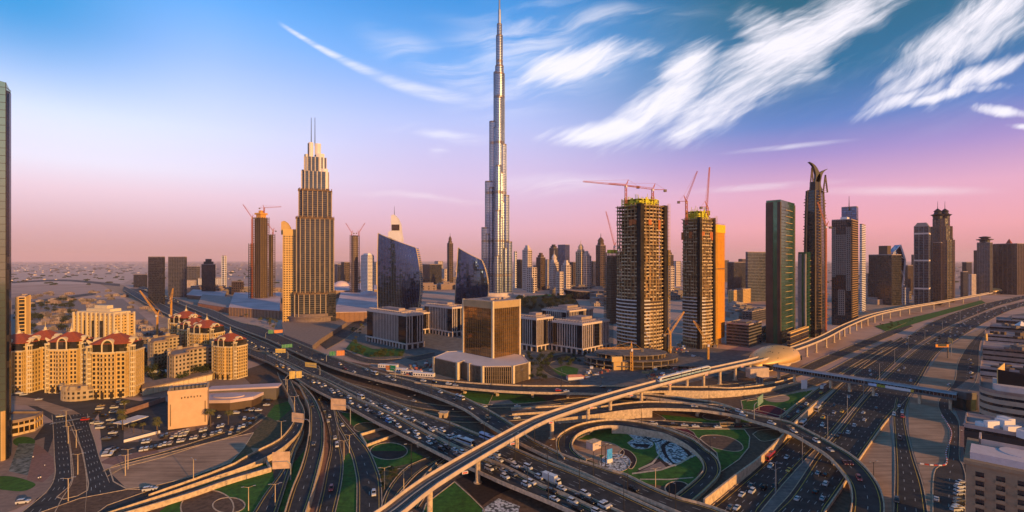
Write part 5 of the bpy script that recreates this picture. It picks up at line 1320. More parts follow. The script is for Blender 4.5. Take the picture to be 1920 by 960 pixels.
for k, (ul, um, ur, vt, dist_) in enumerate(((1801,1806,1815,510,1400), (1804,1812,1822,492,1700), (1815,1822,1830,515,1500), (1774,1778,1786,520,1300), (1623,1626,1632,515,1200), (1697,1702,1712,498,1500), (1709,1713,1716,478,1800), (1560,1564,1572,500,1500))):
    block('far_block', ('dark low block between the twin spired tower and the grey far right tower','spiky dark tower just right of the twin spired tower','low pale block left of the grey tower with round pavilion','low brown block at the feet of the twin spired tower','pale low block right of the slim white tower','brown block just right of the faceted white tower','thin grey tower left of the capped tower','dark block behind the crescent crowned tower')[k], 'building', ul, um, ur, vt, 545, ('dark','dark','pink','brown','pink','brown','grey','dark')[k], dist=dist_, th=R(30))

# ---------------------------------------------------------------- skyline beyond, right and left of the tallest tower
SKY = [ # ul, um, ur, vt, dist, style, crown
 (964,966,969,472,1900,'white',None),(969,976,981,487,1850,'dark',None),(980,990,997,469,1700,'pink','step'),(988,998,1006,502,1600,'pink',None),
 (1006,1014,1022,483,1750,'brown','step'),(1021,1027,1033,487,1800,'pink',None),(1031,1039,1047,492,1650,'pink','dome'),(1030,1038,1046,465,2300,'dark','step'),
 (1046,1060,1068,459,2200,'glass',None),(1053,1062,1070,498,1600,'pink','step'),(1068,1075,1081,492,1900,'brown',None),(1080,1090,1098,472,1700,'cream','dome'),(1091,1100,1108,480,1690,'pink','step'),
 (1107,1112,1118,490,1900,'glass',None),(1118,1126,1135,460,1650,'brown','dome'),(1134,1140,1146,498,2100,'pink',None),(1000,1006,1012,498,2400,'glass',None),
 (1043,1050,1056,510,1500,'pink',None),(1247,1254,1262,478,1700,'brown','step'),(1262,1268,1276,490,2000,'pink',None),(1252,1258,1264,500,1500,'pink',None),
 (839,843,849,456,1900,'brown','dome'),(787,806,828,496,2100,'dark',None),(815,822,830,490,2500,'pink',None),(828,834,840,505,2300,'pink',None),
 (677,690,701,480,1300,'white','arch'),(700,706,712,492,1700,'cream',None),(627,633,640,496,2000,'glass',None),(640,646,655,492,1900,'brown',None),
 (277,300,309,482,1150,'dark',None),(313,330,350,482,1400,'grey',None),(350,362,374,500,1900,'grey',None),(377,392,404,496,1500,'dark','step'),(415,420,424,480,1700,'white',None),(229,255,276,515,1900,'dark',None),
 (20,32,47,558,480,'gold',None),(434,445,456,528,1500,'brown',None),(1385,1392,1400,486,2200,'brown',None),(1346,1355,1366,488,2400,'grey',None)]
SLB = ['slim white tower touching the right edge of the tallest tower','low dark tower just right of the tallest tower','tall stepped cream tower, first big one right of the tallest tower','low pink tower in front of the stepped cream tower','brown stepped tower fourth from the tallest tower on its right','narrow pink tower between the brown stepped tower and the domed one','pink tower with small dome in the middle of the distant cluster','dark stepped tower behind the cluster, beside the pale glass one','pale blue glass tower tallest in the cluster centre','golden lit small tower in front of the pale glass tower','brown block right of the pale glass tower','cream domed tower, tallest of the distant residential cluster','pink stepped tower attached right of the cream domed tower','blue glass slab right of the cream domed tower','brown domed tower just left of the dark unfinished tower','faint pink block behind the dark unfinished tower','faint glass tower behind the stepped brown one','short pink block low in the cluster centre','brown stepped tower seen between the two concrete towers','faint pink tower in the gap between the concrete towers','low pink tower at the bottom of the gap between the concrete towers','slender brown tower with rounded top between the two curved glass buildings','long low dark block right of the wide curved glass building','pale block behind the long low dark block','small pale tower left of the slender rounded tower','white striped tower with arched top left of the wide curved glass building','cream block touching the left edge of the wide curved glass building','small blue striped tower right of the stepped hotel tower','brown block beside the blue striped tower','dark tower leftmost in the far left cluster','wide grey twin slab tower in the far left cluster','low grey block right of the wide twin slab','dark stepped block in front of the blue billboard hall','thin white tower standing alone in the left distance','long low dark block left of the far left cluster','golden ribbed apartment tower at the left edge behind the red roofed towers','small brown block left of the far construction tower','small brown block behind the golden courtyard building','faint grey block right of the orange netting']
for (ul, um, ur, vt, d_, st_, crn), lb in zip(SKY, SLB):
    if 100 < um < 520: um = ur-3; ul += 1
    kw = {}
    if d_ > 1400 and st_ not in ('glass', 'dark'): kw = dict(fh=7.2, bt=3.0, ps=7.5, pw=2.8, po=.8)
    if d_ < 600: kw = dict(ps=5.5, pw=2.6, po=1.0, fh=3.5, bt=.8)
    r_, poly, C, zt = block('distant_tower', lb, 'tower', ul, um, ur, vt, 545, st_, dist=d_, th=R(75) if 100 < um < 520 else R(40), maxw=60, **kw)
    b0 = ccw(poly); mm = STY[st_]['bandm']
    if crn == 'step':
        c_ = MB(); c_.prism(scale_poly(b0, .72), zt, zt+9); c_.prism(scale_poly(b0, .45), zt+9, zt+17); c_.build('stepped_crown', mm, r_)
    if crn == 'dome':
        cx = sum(p[0] for p in b0)/4; cy = sum(p[1] for p in b0)/4; w = math.dist(b0[0], b0[1])*.5; c_ = MB(); c_.prism(scale_poly(b0, .75), zt, zt+8)
        c_.rings([circ3((cx, cy), w*f, zt+8+z) for f, z in ((.8,0),(.78,6),(.9,7),(.7,12),(.4,17),(.1,20),(.05,32))]); c_.build('domed_crown', mm, r_)
    if crn == 'arch':
        c_ = MB(); a, b_ = Vector(b0[0]), Vector(b0[1]); c_.prism(scale_poly(b0, .9), zt, zt+4); c_.prism(scale_poly(b0, .6), zt+4, zt+7); c_.build('arched_crown', mm, r_)
# sail shaped white hotel behind the wide curved glass building
r_ = thing('sail_roofed_tower', 'white tower with curved sail top and antenna above the wide curved glass building', 'tower', None, (0,0,0)); Y0 = 1250
pts = [(728,560),(728,435),(733,432),(733,404),(738,402),(744,408),(749,420),(751,436),(753,447),(753,560)]
A = [(X_at(u, Y0), Y0, Z_at(v, Y0)) for u, v in pts]; mb = MB(); mb.loft(A[::-1], [(x, y+22, z) for x, y, z in A][::-1], 0, True, True); mb.build('white_wall', whitecl, r_)
mb = MB(); mb.box((X_at(742, Y0), Y0-.5), 19, 2, Z_at(432, Y0), Z_at(421, Y0)); mb.build('dark_window_band', bronze, r_); mb = MB(); mb.tube((A[4][0], Y0+8, Z_at(404, Y0)), (A[4][0], Y0+8, Z_at(386, Y0)), .8, .3); mb.build('antenna', dsteel, r_)
# golden slab beside stepped hotel tower
r_, poly, C, zt = block('golden_slab_tower', 'golden hotel slab with punched windows and curved top, left of the stepped hotel tower', 'hotel', 525, 531, 560, 440, 630, 'gold', dist=800, th=R(18), maxw=45, fh=3.8, bt=2.0)
c_ = MB(); b0 = ccw(poly); a, b_ = Vector(b0[0]), Vector(b0[1]); c_.prism(offset(b0, .3), zt, zt+9); c_.build('solid_top', goldcl, r_)
mb = MB(); A = []; Y0 = C.y-1
pts = [(527,440),(527,416),(532,414),(538,418),(543,426),(545,440)]; A = [(X_at(u, Y0+8), Y0+8, Z_at(v, Y0+8)) for u, v in pts]; mb.loft(A[::-1], [(x, y+5, z) for x, y, z in A][::-1], 0, True, True); mb.build('curved_fin', goldcl, r_)
e_ = MB(); e_.prism(ccw([tuple(Vector(b0[3])+Vector((-.6,-.2))), tuple(Vector(b0[0])+Vector((-.6,-.2))), tuple(Vector(b0[0])+Vector((.4,-.3))), tuple(Vector(b0[3])+Vector((.4,0)))]), 0, zt-2); e_.build('dark_side_glass', glassd, r_)
# far construction tower and thin one
def raw_block(label, ul, um, ur, vt, dist, vb=540, fm=dirtc, cap=True, th_=R(66)):
    poly, C = corner_box(ul, um, ur, vb, th_, dist, 60); zt = Z_at(vt, C.y); b0 = ccw(poly)
    root = thing('distant_unfinished_tower', label, 'tower under construction', None, (0,0,0)); a_ = MB(); a_.prism(offset(b0, -3), 0, zt); a_.build('inner_wall', fm, root); a_ = MB(); z = 4
    while z < zt: a_.prism(b0, z, z+1.2); z += 5.2
    a_.build('floor_slab', browncl, root); a_ = MB()
    for (q, d, nr) in edge_pts(offset(b0, -.4), 6): a_.box(q, 1.4, 1.4, 0, zt+2, TH)
    a_.build('column', browncl, root)
    if cap: a_ = MB(); a_.prism(scale_poly(b0, .6), zt, zt+8); a_.prism(scale_poly(b0, .8), zt+8, zt+12); a_.prism(scale_poly(b0, .3), zt+12, zt+18); a_.build('formwork', cranew, root)
    return root, C, zt
r_, C, zt = raw_block('brown unfinished tower with orange cap standing left of the golden slab', 474, 488, 505, 408, 1150)
crane('thin crane with level jib on the far unfinished brown tower', Vector((C.x+2, C.y+14, zt+10)), 14, 40, R(0), R(3), back=12)
crane('luffing crane leaning left beside the far unfinished brown tower', Vector((C.x-22, C.y+5, 0)), Z_at(408, C.y), 38, R(178), R(55), back=9)
raw_block('lower unfinished wing on the left of the far brown tower', 466, 470, 476, 458, 1150, cap=False)
r_, C, zt = raw_block('lower unfinished tower directly right of the far brown tower', 500, 508, 516, 440, 1200, cap=False)
crane('small crane on the lower unfinished tower beside the far brown tower', Vector((C.x, C.y+10, zt)), 10, 30, R(178), R(50), back=8)
r_, C, zt = raw_block('slim pale unfinished tower between the stepped hotel and the curved glass building', 656, 663, 674, 442, 1350, fm=stonep, cap=False)
crane('crane leaning left on the slim pale unfinished tower', Vector((C.x-8, C.y+8, zt)), 8, 32, R(178), R(58), back=7)
crane('crane leaning right on the slim pale unfinished tower', Vector((C.x+12, C.y+8, zt)), 8, 32, R(2), R(58), back=7)
crane('orange crane leaning left above the ochre villa hotel at left', Vector((X_at(200, 560), 640, 0)), 34, 40, R(175), R(52), cranew, back=8, mast=1.2)
crane('orange upright crane behind the ochre villa hotel at left', Vector((X_at(207, 560), 660, 0)), 50, 18, R(100), R(75), cranew, back=6, mast=1.2)

# ---------------------------------------------------------------- mall, opera, dome, district fill
def slabpoly(name, label, cat, pts, z0, z1, wallm, roof_, group=None, ribs=None):
    root = thing(name, label, cat, group, (0,0,0)); poly = ccw([(P(u, v).x, P(u, v).y) for u, v in pts]); a_ = MB(); a_.prism(poly, z0, z1); a_.build('wall', wallm, root)
    r_ = MB(); r_.prism(offset(poly, .8), z1-.1, z1+.9); r_.build('roof', roof_, root)
    if ribs:
        b_ = MB()
        for (q, d, nr) in edge_pts(poly, ribs): b_.box(q+nr*.3, 1.0, .8, z0, z1, math.atan2(d.y, d.x))
        b_.build('pilaster', wallm, root)
    return root, poly
pr = mat('pink_membrane_roof', (.58,.44,.46), .8, var=.2, scale=.02)
slabpoly('shopping_mall', 'long brown walled shopping mall with pale roofs behind the stepped hotel tower', 'shopping mall', [(628,604),(712,602),(724,560),(640,556)], 0, 16, mat('mall_wall', (.30,.17,.11), .8, var=.12), pr, ribs=8)
slabpoly('mall_wing', 'pale roofed mall wing stretching behind the brown mall wall', 'shopping mall', [(560,562),(722,556),(726,540),(600,541)], 0, 20, palepave, pr)
slabpoly('mall_hall', 'low mall hall with sloping pale roof left of the golden slab', 'shopping mall', [(430,592),(524,600),(526,560),(440,560)], 0, 16, mat('hall_wall', (.24,.15,.10), .8), pr, ribs=9)
slabpoly('mall_entrance', 'brown low mall entrance block with arched gate beside the far flyover', 'shopping mall', [(372,578),(430,588),(436,566),(380,560)], 0, 11, mat('gate_wall', (.30,.14,.09), .8), roofm, ribs=7)
slabpoly('market_hall', 'long low brown hall near the far end of the upper flyover', 'hall', [(350,560),(420,566),(424,553),(362,549)], 0, 10, browncl, pr)
for k, (u, v, r_, h, lb) in enumerate(((640, 548, 26, 22, 'pale round dome behind the mall roofs'), (560, 548, 20, 14, 'low round roof drum left of the pale dome'), (690, 566, 22, 12, 'fan shaped pale roof on the mall beside the curved glass building'))):
    c = P(u, v, 0); mb = MB(); mb.rings([circ3((c.x, c.y), r_*math.cos(R(a)), 16+h*math.sin(R(a)), 24) for a in (0, 15, 30, 45, 60, 75, 88)]); mb.prism(circ(c.x, c.y, r_*1.05, 24), 0, 16.5)
    tag(mb.build('mall_dome', pr), lb, 'dome')
# boat shaped opera
r_ = thing('boat_shaped_hall', 'dark boat shaped hall with pale curved roof rim, left of the first concrete tower', 'concert hall', None, (0,0,0)); c = P(1108, 562); mb = MB()
def boat(s_, z, lift=0): return [(c.x+75*s_*math.cos(t_)*(1+.25*math.cos(t_)*.2), c.y+40+34*s_*math.sin(t_), z+lift*max(0, -math.cos(t_))**2) for t_ in [2*math.pi*k/36 for k in range(36)]]
mb.rings([boat(.75, 0), boat(.86, 8), boat(.97, 19, 5)]); mb.build('hull_wall', glassd, r_); mb = MB(); mb.rings([boat(.97, 19, 5), boat(1.03, 20, 6), boat(1.0, 22, 6), boat(.5, 24), boat(.05, 24.5)]); mb.build('curved_roof', palepave, r_)
# billboard hall at left distance
block('white_hall', 'white hall with big blue billboard below the far left cluster', 'hall', 364, 372, 410, 522, 541, 'white', th=R(8), maxw=90)
bb = MB(); c = P(384, 540); bb.box((c.x, c.y-1.5), 40, 1, 5, 15); tag(bb.build('billboard', mat('blue_billboard_face', (.05,.12,.35), .5, var=.5, scale=.1)), 'blue billboard with pale curves on the white hall', 'billboard')
block('pink_hall', 'low pale pink hall left of the blue billboard', 'hall', 318, 330, 366, 527, 541, 'pink', th=R(8), maxw=90)
# ---------------------------------------------------------------- left foreground: red roofed hotel apartments
villa_wall = mat('villa_render', (.60,.41,.17), .8, var=.1, scale=.15); villa_trim = mat('villa_trim', (.66,.54,.36), .75, var=.06)
vglass = mat('villa_window', (.03,.028,.025), .2, spec=.5, var=.3, kind='cells')
def villa_proto(label):
    root = thing('red_roofed_tower', label, 'apartment tower', 'red roofed cream apartment towers', (0,0,0)); H = 34
    plan = [(-18,-8),(-13,-8),(-13,-13),(-6,-13),(-6,-15),(6,-15),(6,-13),(13,-13),(13,-8),(18,-8),(18,9),(12,9),(12,14),(-12,14),(-12,9),(-18,9)]
    plan = ccw(plan); g_ = MB(); g_.prism(offset(plan, -.55), 0, H+6.5); g_.build('window', vglass, root)
    w = MB(); n = len(plan); z0s = [k*3.35 for k in range(11)]
    for zz in z0s: w.prism(plan, max(0, zz-.1), zz+1.05)          # sills and spandrels
    w.prism(plan, H-1.2, H)
    for i in range(n):                                                # wall between the windows
        a, b_ = Vector(plan[i]), Vector(plan[(i+1) % n]); d = b_-a; ln = d.length; d.normalize(); nr = Vector((d.y, -d.x)); k = max(1, round(ln/3.1)); pw = 1.35
        for j in range(k+1):
            c = a+d*ln*j/k-nr*.28; x0 = max(0, ln*j/k-pw/2); x1 = min(ln, ln*j/k+pw/2)
            w.prism(ccw([a+d*x0-nr*.56, a+d*x1-nr*.56, a+d*x1+nr*.003*(j % 2+1), a+d*x0+nr*.003*(j % 2+1)]), 0, H)
    w.build('wall', villa_wall, root)
    bs = MB(); bs.prism(offset(plan, .25), 0, 1.0); bs.prism(offset(plan, .5), H-.3, H+.7); bs.prism(offset(plan, .22), 6.6, 7.2); bs.build_each('cornice', villa_trim, root)
    for x in (-16.8, 16.8):                                           # side columns of round balconies
        b_ = MB()
        for k in range(1, 9): b_.prism(circ(x, -9.2, 2.3, 12), k*3.6, k*3.6+1.2)
        for t_ in range(5): b_.tube((x+2.1*math.cos(R(180+45*t_)), -9.2+2.1*math.sin(R(180+45*t_)), 0), (x+2.1*math.cos(R(180+45*t_)), -9.2+2.1*math.sin(R(180+45*t_)), H+4), .28, n=6)
        b_.prism(circ(x, -9.2, 2.7, 12), H+4, H+5.2); b_.build('balcony', villa_trim, root)
    fb = MB()
    for k in range(2, 10):
        for x in (-3.6, 3.6): fb.prism([(x-2,-16.6),(x+2,-16.6),(x+2,-15),(x-2,-15)], k*3.35, k*3.35+.95)
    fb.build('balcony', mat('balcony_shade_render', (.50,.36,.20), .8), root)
    up = [(-14,-9),(-10,-12),(10,-12),(14,-9),(14,8),(10,11),(-10,11),(-14,8)]   # recessed upper storey with columns
    u_ = MB(); u_.prism(offset(ccw(up), -1.2), H+.5, H+6.5); u_.build('upper_wall', villa_wall, root)
    c_ = MB()
    for (q, d, nr) in edge_pts(ccw(up), 2.8): c_.box(q, .6, .6, H+.6, H+6.4, math.atan2(d.y, d.x))
    c_.prism(offset(ccw(up), .3), H+3.1, H+3.6); c_.build('loggia_column', villa_trim, root)
    rf = MB(); e = offset(ccw(up), 2.4); rf.prism(e, H+6.3, H+6.7); rf.loft([(*p, H+6.7) for p in e], [(p[0]*.16, p[1]*.16, H+13.2) for p in e]); rf.build('roof', redtile, root)
    for (px, py, rz) in ((0, -13.2, 0), (14.6, -1, 90), (-14.6, -1, -90)):   # arched gables
        ca, sa = math.cos(R(rz)), math.sin(R(rz)); T_ = lambda x, y, z: (px+x*ca-y*sa, py+x*sa+y*ca, z)
        a_ = MB(); rr = 3.7; prev = None; zc = H+5.4
        for k in range(13):
            t_ = R(180-15*k); o = [(rr+1.1)*math.cos(t_), (rr+1.1)*math.sin(t_)]; i_ = [rr*math.cos(t_), rr*math.sin(t_)]
            cur = [T_(o[0], -1.6, zc+o[1]), T_(i_[0], -1.6, zc+i_[1]), T_(i_[0], 3.2, zc+i_[1]), T_(o[0], 3.2, zc+o[1])]
            if prev: a_.loft(prev, cur, 0, True, True)
            prev = cur
        for s_ in (-1, 1):
            q = [T_(s_*rr, -1.6, 0)[:2], T_(s_*(rr+1.1), -1.6, 0)[:2], T_(s_*(rr+1.1), 3.2, 0)[:2], T_(s_*rr, 3.2, 0)[:2]]; a_.prism(ccw(q), H+.6, zc)
        a_.build('arch', villa_trim, root); g2 = MB(); pts = [T_(rr*math.cos(R(180-15*k)), -.6, zc+rr*math.sin(R(180-15*k))) for k in range(13)]+[T_(rr, -.6, H+.8), T_(-rr, -.6, H+.8)]
        g2.loft(pts, [(x+(T_(0,1,0)[0]-T_(0,0,0)[0])*2, y+(T_(0,1,0)[1]-T_(0,0,0)[1])*2, z) for x, y, z in pts], 0, True, True); g2.build('arched_window', mat('gable_glass', (.05,.055,.03), .2, spec=.6), root)
    for s_ in (-1, 1):          # white winged gables at the flanks
        wg = MB(); wg.loft([(s_*13.5, -9.5, H+2.0), (s_*19, -9.5, H+8.6), (s_*19, -8.7, H+8.6), (s_*13.5, -8.7, H+2.0)][::s_], [(s_*13.5, -9.5, H+7.5), (s_*18.6, -9.5, H+9.8), (s_*18.6, -8.7, H+9.8), (s_*13.5, -8.7, H+7.5)][::s_], 0, True, True); wg.build('winged_gable', villa_trim, root)
    fn = MB(); fn.rings([circ3((0, 0), r_, H+z) for r_, z in ((2.8, 12.4), (2.8, 13.4), (1.5, 13.4), (1.2, 15.2), (.3, 16), (.12, 20))], 0); fn.build('finial', villa_trim, root)
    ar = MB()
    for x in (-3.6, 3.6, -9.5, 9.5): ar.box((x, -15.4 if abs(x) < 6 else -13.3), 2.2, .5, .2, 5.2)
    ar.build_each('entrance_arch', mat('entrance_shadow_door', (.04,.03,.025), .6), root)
    return root
VP = villa_proto('red roofed tower nearest the crossroads, alone at the right end of the left row')
def vill(um, vb, sc_, rz, label, first=[True], xy=.84):
    p = P(um, vb); p.y += 15*sc_; p.x = X_at(um, p.y)
    if first[0]: first[0] = False; VP.location = p; VP.rotation_euler.z = rz; VP.scale = (sc_*xy, sc_*xy, sc_); return VP
    return dup(VP, p, rz, label, (sc_*xy, sc_*xy, sc_))
vill(219, 750, 1.02, R(12), None)
vill(432, 713, .84, R(-16), 'red roofed tower rightmost of all, beside the jammed flyover')
vill(134, 740, 1.0, R(10), 'red roofed tower second in the left row, beside the nearest one', xy=.74)
vill(85, 734, 1.0, R(8), 'red roofed tower third in the left row, overlapping its right neighbour', xy=.74)
vill(36, 742, .98, R(5), 'red roofed tower at the left end, half hidden by the glass skyscraper')
vill(388, 690, .96, R(-14), 'red roofed tower second from the right in the right group')
vill(366, 676, .92, R(-14), 'red roofed tower in the middle of the right group, partly hidden')
vill(349, 665, 1.0, R(-14), 'red roofed tower farthest back, leftmost of the right group')
# ochre hotel behind
r_, poly, C, zt = block('ochre_hotel', 'big ochre hotel block with stepped flat top behind the red roofed towers', 'hotel', 136, 214, 249, 592, 668, 'gold', th=R(74), maxw=60, bandm=villa_wall, pierm=villa_wall, ps=3.4, pw=1.9, fh=3.4)
b0 = ccw(poly); c_ = MB()
for f, h in ((.92, 3.5), (.6, 6.5), (.32, 10)): c_.prism(scale_poly(b0, f), zt+.2, zt+h)
for (q, d, nr) in edge_pts(offset(b0, .8), 7): c_.box(q, 1.8, 1.6, 0, zt+2.6, math.atan2(d.y, d.x))
c_.build('stepped_parapet', villa_trim, r_); c_ = MB(); a, b_ = Vector(b0[0]), Vector(b0[3]); 
for f in (.3, .5, .7):
    q = a.lerp(b_, f); c_.box(q+Vector((.2,-1.0)), 2.6, 1.6, 8, zt-6, R(12))
c_.build('glazed_bay', vglass, r_)
# curved grey-cream mid-rise blocks round the court
def crescent_block(label, cu, cv, rad, a0, a1, h, sty=None):
    root = thing('curved_apartment_block', label, 'apartment building', 'mid-rise cream blocks between the red roofed towers', (0,0,0)); c = P(cu, cv); n = 10
    po = [(c.x+rad*math.cos(R(a0+(a1-a0)*k/n)), c.y+rad*math.sin(R(a0+(a1-a0)*k/n))) for k in range(n+1)]; pi_ = [(c.x+(rad-13)*math.cos(R(a0+(a1-a0)*k/n)), c.y+(rad-13)*math.sin(R(a0+(a1-a0)*k/n))) for k in range(n, -1, -1)]
    wl = mat('court_stone', (.42,.33,.24), .8, var=.12, scale=.2)
    shell(root, ccw(po+pi_), 0, h, vglass, wl, 3.4, 1.6, .1, wl, 3.4, 1.6, .3, roof=palepave)
    t_ = MB()
    for k in range(0, n, 2):
        q = ((po[k][0]+po[k+1][0])/2, (po[k][1]+po[k+1][1])/2); t_.box(q, 4, 2, h, h+3.2, R(a0+(a1-a0)*(k+.5)/n)+math.pi/2)
    t_.build('roof_gable', wl, root)
crescent_block('curved grey cream block below the farthest red roofs in the right group', 345, 680, 30, 120, 250, 25)
crescent_block('curved grey cream block with white roof left of the rightmost red roofed tower', 385, 708, 28, 100, 250, 24)
crescent_block('low grey cream block with dormers right of the ochre hotel', 285, 672, 34, 150, 280, 20)
crescent_block('low dark link block between the left row towers', 166, 742, 16, 200, 320, 8)
slabpoly('low_arcade', 'low cream arcade building right of the nearest red roofed tower', 'building', [(268,742),(396,713),(397,706),(268,731)], 0, 5, villa_trim, palepave, ribs=4)
def canopy(label, u, v, wd, rz):
    root = thing('tent_canopy', label, 'canopy', None, (0,0,0)); c = P(u, v); f_ = MB(); m_ = MB(); d = Vector((math.cos(rz), math.sin(rz), 0)); e = Vector((-d.y, d.x, 0)); n = 6
    for k in range(n):
        o = c+d*(wd*(k+.5)/n-wd/2); h = wd/n/2; f_.loft([tuple(o-d*h-e*2.5+Vector((0,0,3))), tuple(o+d*h-e*2.5+Vector((0,0,3))), tuple(o+d*h+e*2.5+Vector((0,0,3))), tuple(o-d*h+e*2.5+Vector((0,0,3)))], [tuple(o+Vector((x*.1, y*.1, 5.2))) for x, y in ((-1,-1),(1,-1),(1,1),(-1,1))], 0, True, True)
    for k in range(n+1):
        o = c+d*(wd*k/n-wd/2)
        for s_ in (-2.5, 2.5): m_.bar(o+e*s_, o+e*s_+Vector((0,0,3.1)), .2)
    f_.build('tent_roof', whitecl, root); m_.build('post', steel, root)
canopy('row of white peaked tents in the dark garden court', 306, 703, 24, R(16))

# ---------------------------------------------------------------- blank golden hall and round roofed annex
poly = ccw([(p.x, p.y) for p in (P(318,807), P(387,794), P(389,772), P(307,783), P(307,798))]); r_ = thing('windowless_hall', 'tall blank peach coloured hall beside the parking lot', 'hall', None, (0,0,0)); Cc = P(350, 800)
a, b_ = P(315, 806), P(389, 796); d = (b_-a); d.z = 0; ln = d.length; d.normalize(); e = Vector((-d.y, d.x, 0)); zt = Z_at(738, a.y); dp = 17
hall = mat('peach_render', (.60,.40,.24), .8, var=.06, scale=.3); bx = [a, a+d*ln, a+d*ln+e*dp, a+e*dp]; mb = MB(); mb.prism(ccw([(p.x, p.y) for p in bx]), 0, zt); mb.build('wall', hall, r_)
mb = MB(); b0 = ccw([(p.x, p.y) for p in bx]); n = 4; ro = offset(b0, .25); ri = offset(b0, -.8)
for i in range(n):
    j = (i+1) % n; mb.loft([(*ro[i], zt-.4), (*ri[i], zt-.4), (*ri[i], zt+1.4), (*ro[i], zt+1.4)], [(*ro[j], zt-.4), (*ri[j], zt-.4), (*ri[j], zt+1.4), (*ro[j], zt+1.4)], 0, True, True)
mb.build('parapet', hall, r_); mb = MB(); mb.prism(offset(b0, -.8), zt, zt+.1); mb.build('roof', roofd, r_)
mb = MB()
for k in range(9): q = a+d*(ln*(k+.8)/9.6)+e*9; mb.box(q, 1.6, 5, zt+.1, zt+2.0, math.atan2(d.y, d.x))
mb.build('plant_room', greyst, r_); mb = MB()
for k in range(7): q = a+d*(ln*(.34+.08*k))-e*.1; mb.box(q, .7, .5, zt-4.2+.25*(k % 2), zt-3.2+.25*(k % 2), math.atan2(d.y, d.x))
mb.build('small_vent', dirtc, r_); mb = MB()
for x in (.06, .94): q = a+d*ln*x-e*.12; mb.box(q, .5, .25, 2, zt-7, math.atan2(d.y, d.x))
mb.build('wall_groove', dirtc, r_)
r_ = thing('round_roofed_annex', 'low annex with pale flat roof and half round front, right of the peach hall', 'hall', None, (0,0,0)); q = P(425, 762)
mb = MB(); pl = [(q.x-22, q.y-2), (q.x-10, q.y-11), (q.x+8, q.y-10), (q.x+19, q.y-2), (q.x+20, q.y+10), (q.x-22, q.y+10)]; mb.prism(ccw(pl), 0, 5.5); mb.build('wall', browncl, r_)
mb = MB(); mb.prism(ccw(scale_poly(pl, 1.06)), 5.5, 7.6); mb.prism(circ(q.x+2, q.y-1, 11, 30, 6), 7.6, 8.4); mb.build('roof', pr, r_)
mb = MB(); mb.box((q.x+4, q.y+17), 46, 9, 0, 9, R(12)); mb.build('rear_wing', greyst, r_); mb = MB(); mb.box((q.x+4, q.y+17), 49, 11, 9, 10.2, R(12)); mb.build('wing_roof', pr, r_)
wall_px([(232,778),(310,752)], 3.2, .6, 'pink compound wall behind the school yard', pinkpave)
wall_px([(232,830),(300,812)], 1.6, .4, 'white fence wall along the front of the parking lot', whitecl, name='fence_wall')
mb = MB(); q = P(246, 796); mb.box(q, 9, 16, 2.8, 3.3, R(-14)); rt = thing('flat_canopy', 'white flat canopy roof beside the palms', 'canopy', None, (0,0,0)); mb.build('canopy_roof', whitecl, rt); mb = MB()
for x, y in ((-3.5,-6.5),(3.5,-6.5),(-3.5,6.5),(3.5,6.5)): mb.box((q.x+x, q.y+y), .3, .3, 0, 2.8)
mb.build('post', steel, rt)

# ---------------------------------------------------------------- glass skyscraper at the left edge
r_ = thing('gold_mirror_skyscraper', 'tall mirror glass skyscraper cut off by the left edge, green at top and gold below', 'skyscraper', None, (0,0,0)); Y0 = 262
xr = X_at(21, Y0+10); zt = Z_at(156, Y0); bp = [(xr-46, Y0-16), (X_at(11.5, Y0-1), Y0-1), (X_at(20.5, Y0+5), Y0+5), (X_at(18, Y0+34), Y0+34), (xr-80, Y0+34)]
def tp(p): return zt+5-(p[1]-Y0)*.5
g_ = MB(); A = [(x, y, 0) for x, y in bp]; B = [(x, y, zt+(0 if k in (1,) else -3 if k == 2 else 14 if k == 0 else -8)) for k, (x, y) in enumerate(bp)]; g_.loft(A, B)
g_.build('mirror_wall', mat('gold_green_mirror', (.38,.46,.26), .07, .95, var=.15, scale=.01), r_); mb = MB(); z = 4
while z < zt: mb.bar((bp[0][0], bp[0][1]-.05, z), (bp[1][0], bp[1][1]-.05, z), .1, .2); mb.bar((bp[1][0], bp[1][1]-.05, z), (bp[2][0], bp[2][1], z), .2, .3); z += 4
mb.build('floor_line', mat('bronze_line', (.10,.08,.05), .4, .5), r_); mb = MB()
for k in range(18): t_ = k/17; a = Vector(bp[0]).lerp(Vector(bp[1]), t_); mb.box((a.x, a.y-.12), .16, .3, 0, zt+14*(1-t_))
mb.build('mullion', MATS['bronze_line'], r_); mb = MB()
for k in range(9): a = Vector(bp[0]).lerp(Vector(bp[1]), .45+k*.068); mb.box((a.x, a.y-1.2), .9, 1.6, 0, 26)
mb.build('base_pier', goldcl, r_)
dk = MB(); dk.prism(ccw([bp[1], (bp[2][0]+.15, bp[2][1]), (bp[2][0]-2, bp[2][1]+1), (bp[1][0]-.3, bp[1][1]+2)]), 0, zt-4); dk.build('corner_slot', glassd, r_)
r_ = thing('curved_podium', 'low curved podium with golden bands at the foot of the mirror skyscraper', 'podium building', None, (0,0,0)); c = P(22, 815); pl = [(c.x-14, c.y-10), (c.x-1, c.y-7), (c.x+5, c.y-1), (c.x+8, c.y+6), (c.x+4, c.y+15), (c.x-14, c.y+15)]
shell(r_, ccw(pl), 0, 8.0, bronze, stone, 4.6, 1.5, .4, goldcl, 3, .35, .5, roof=palepave)

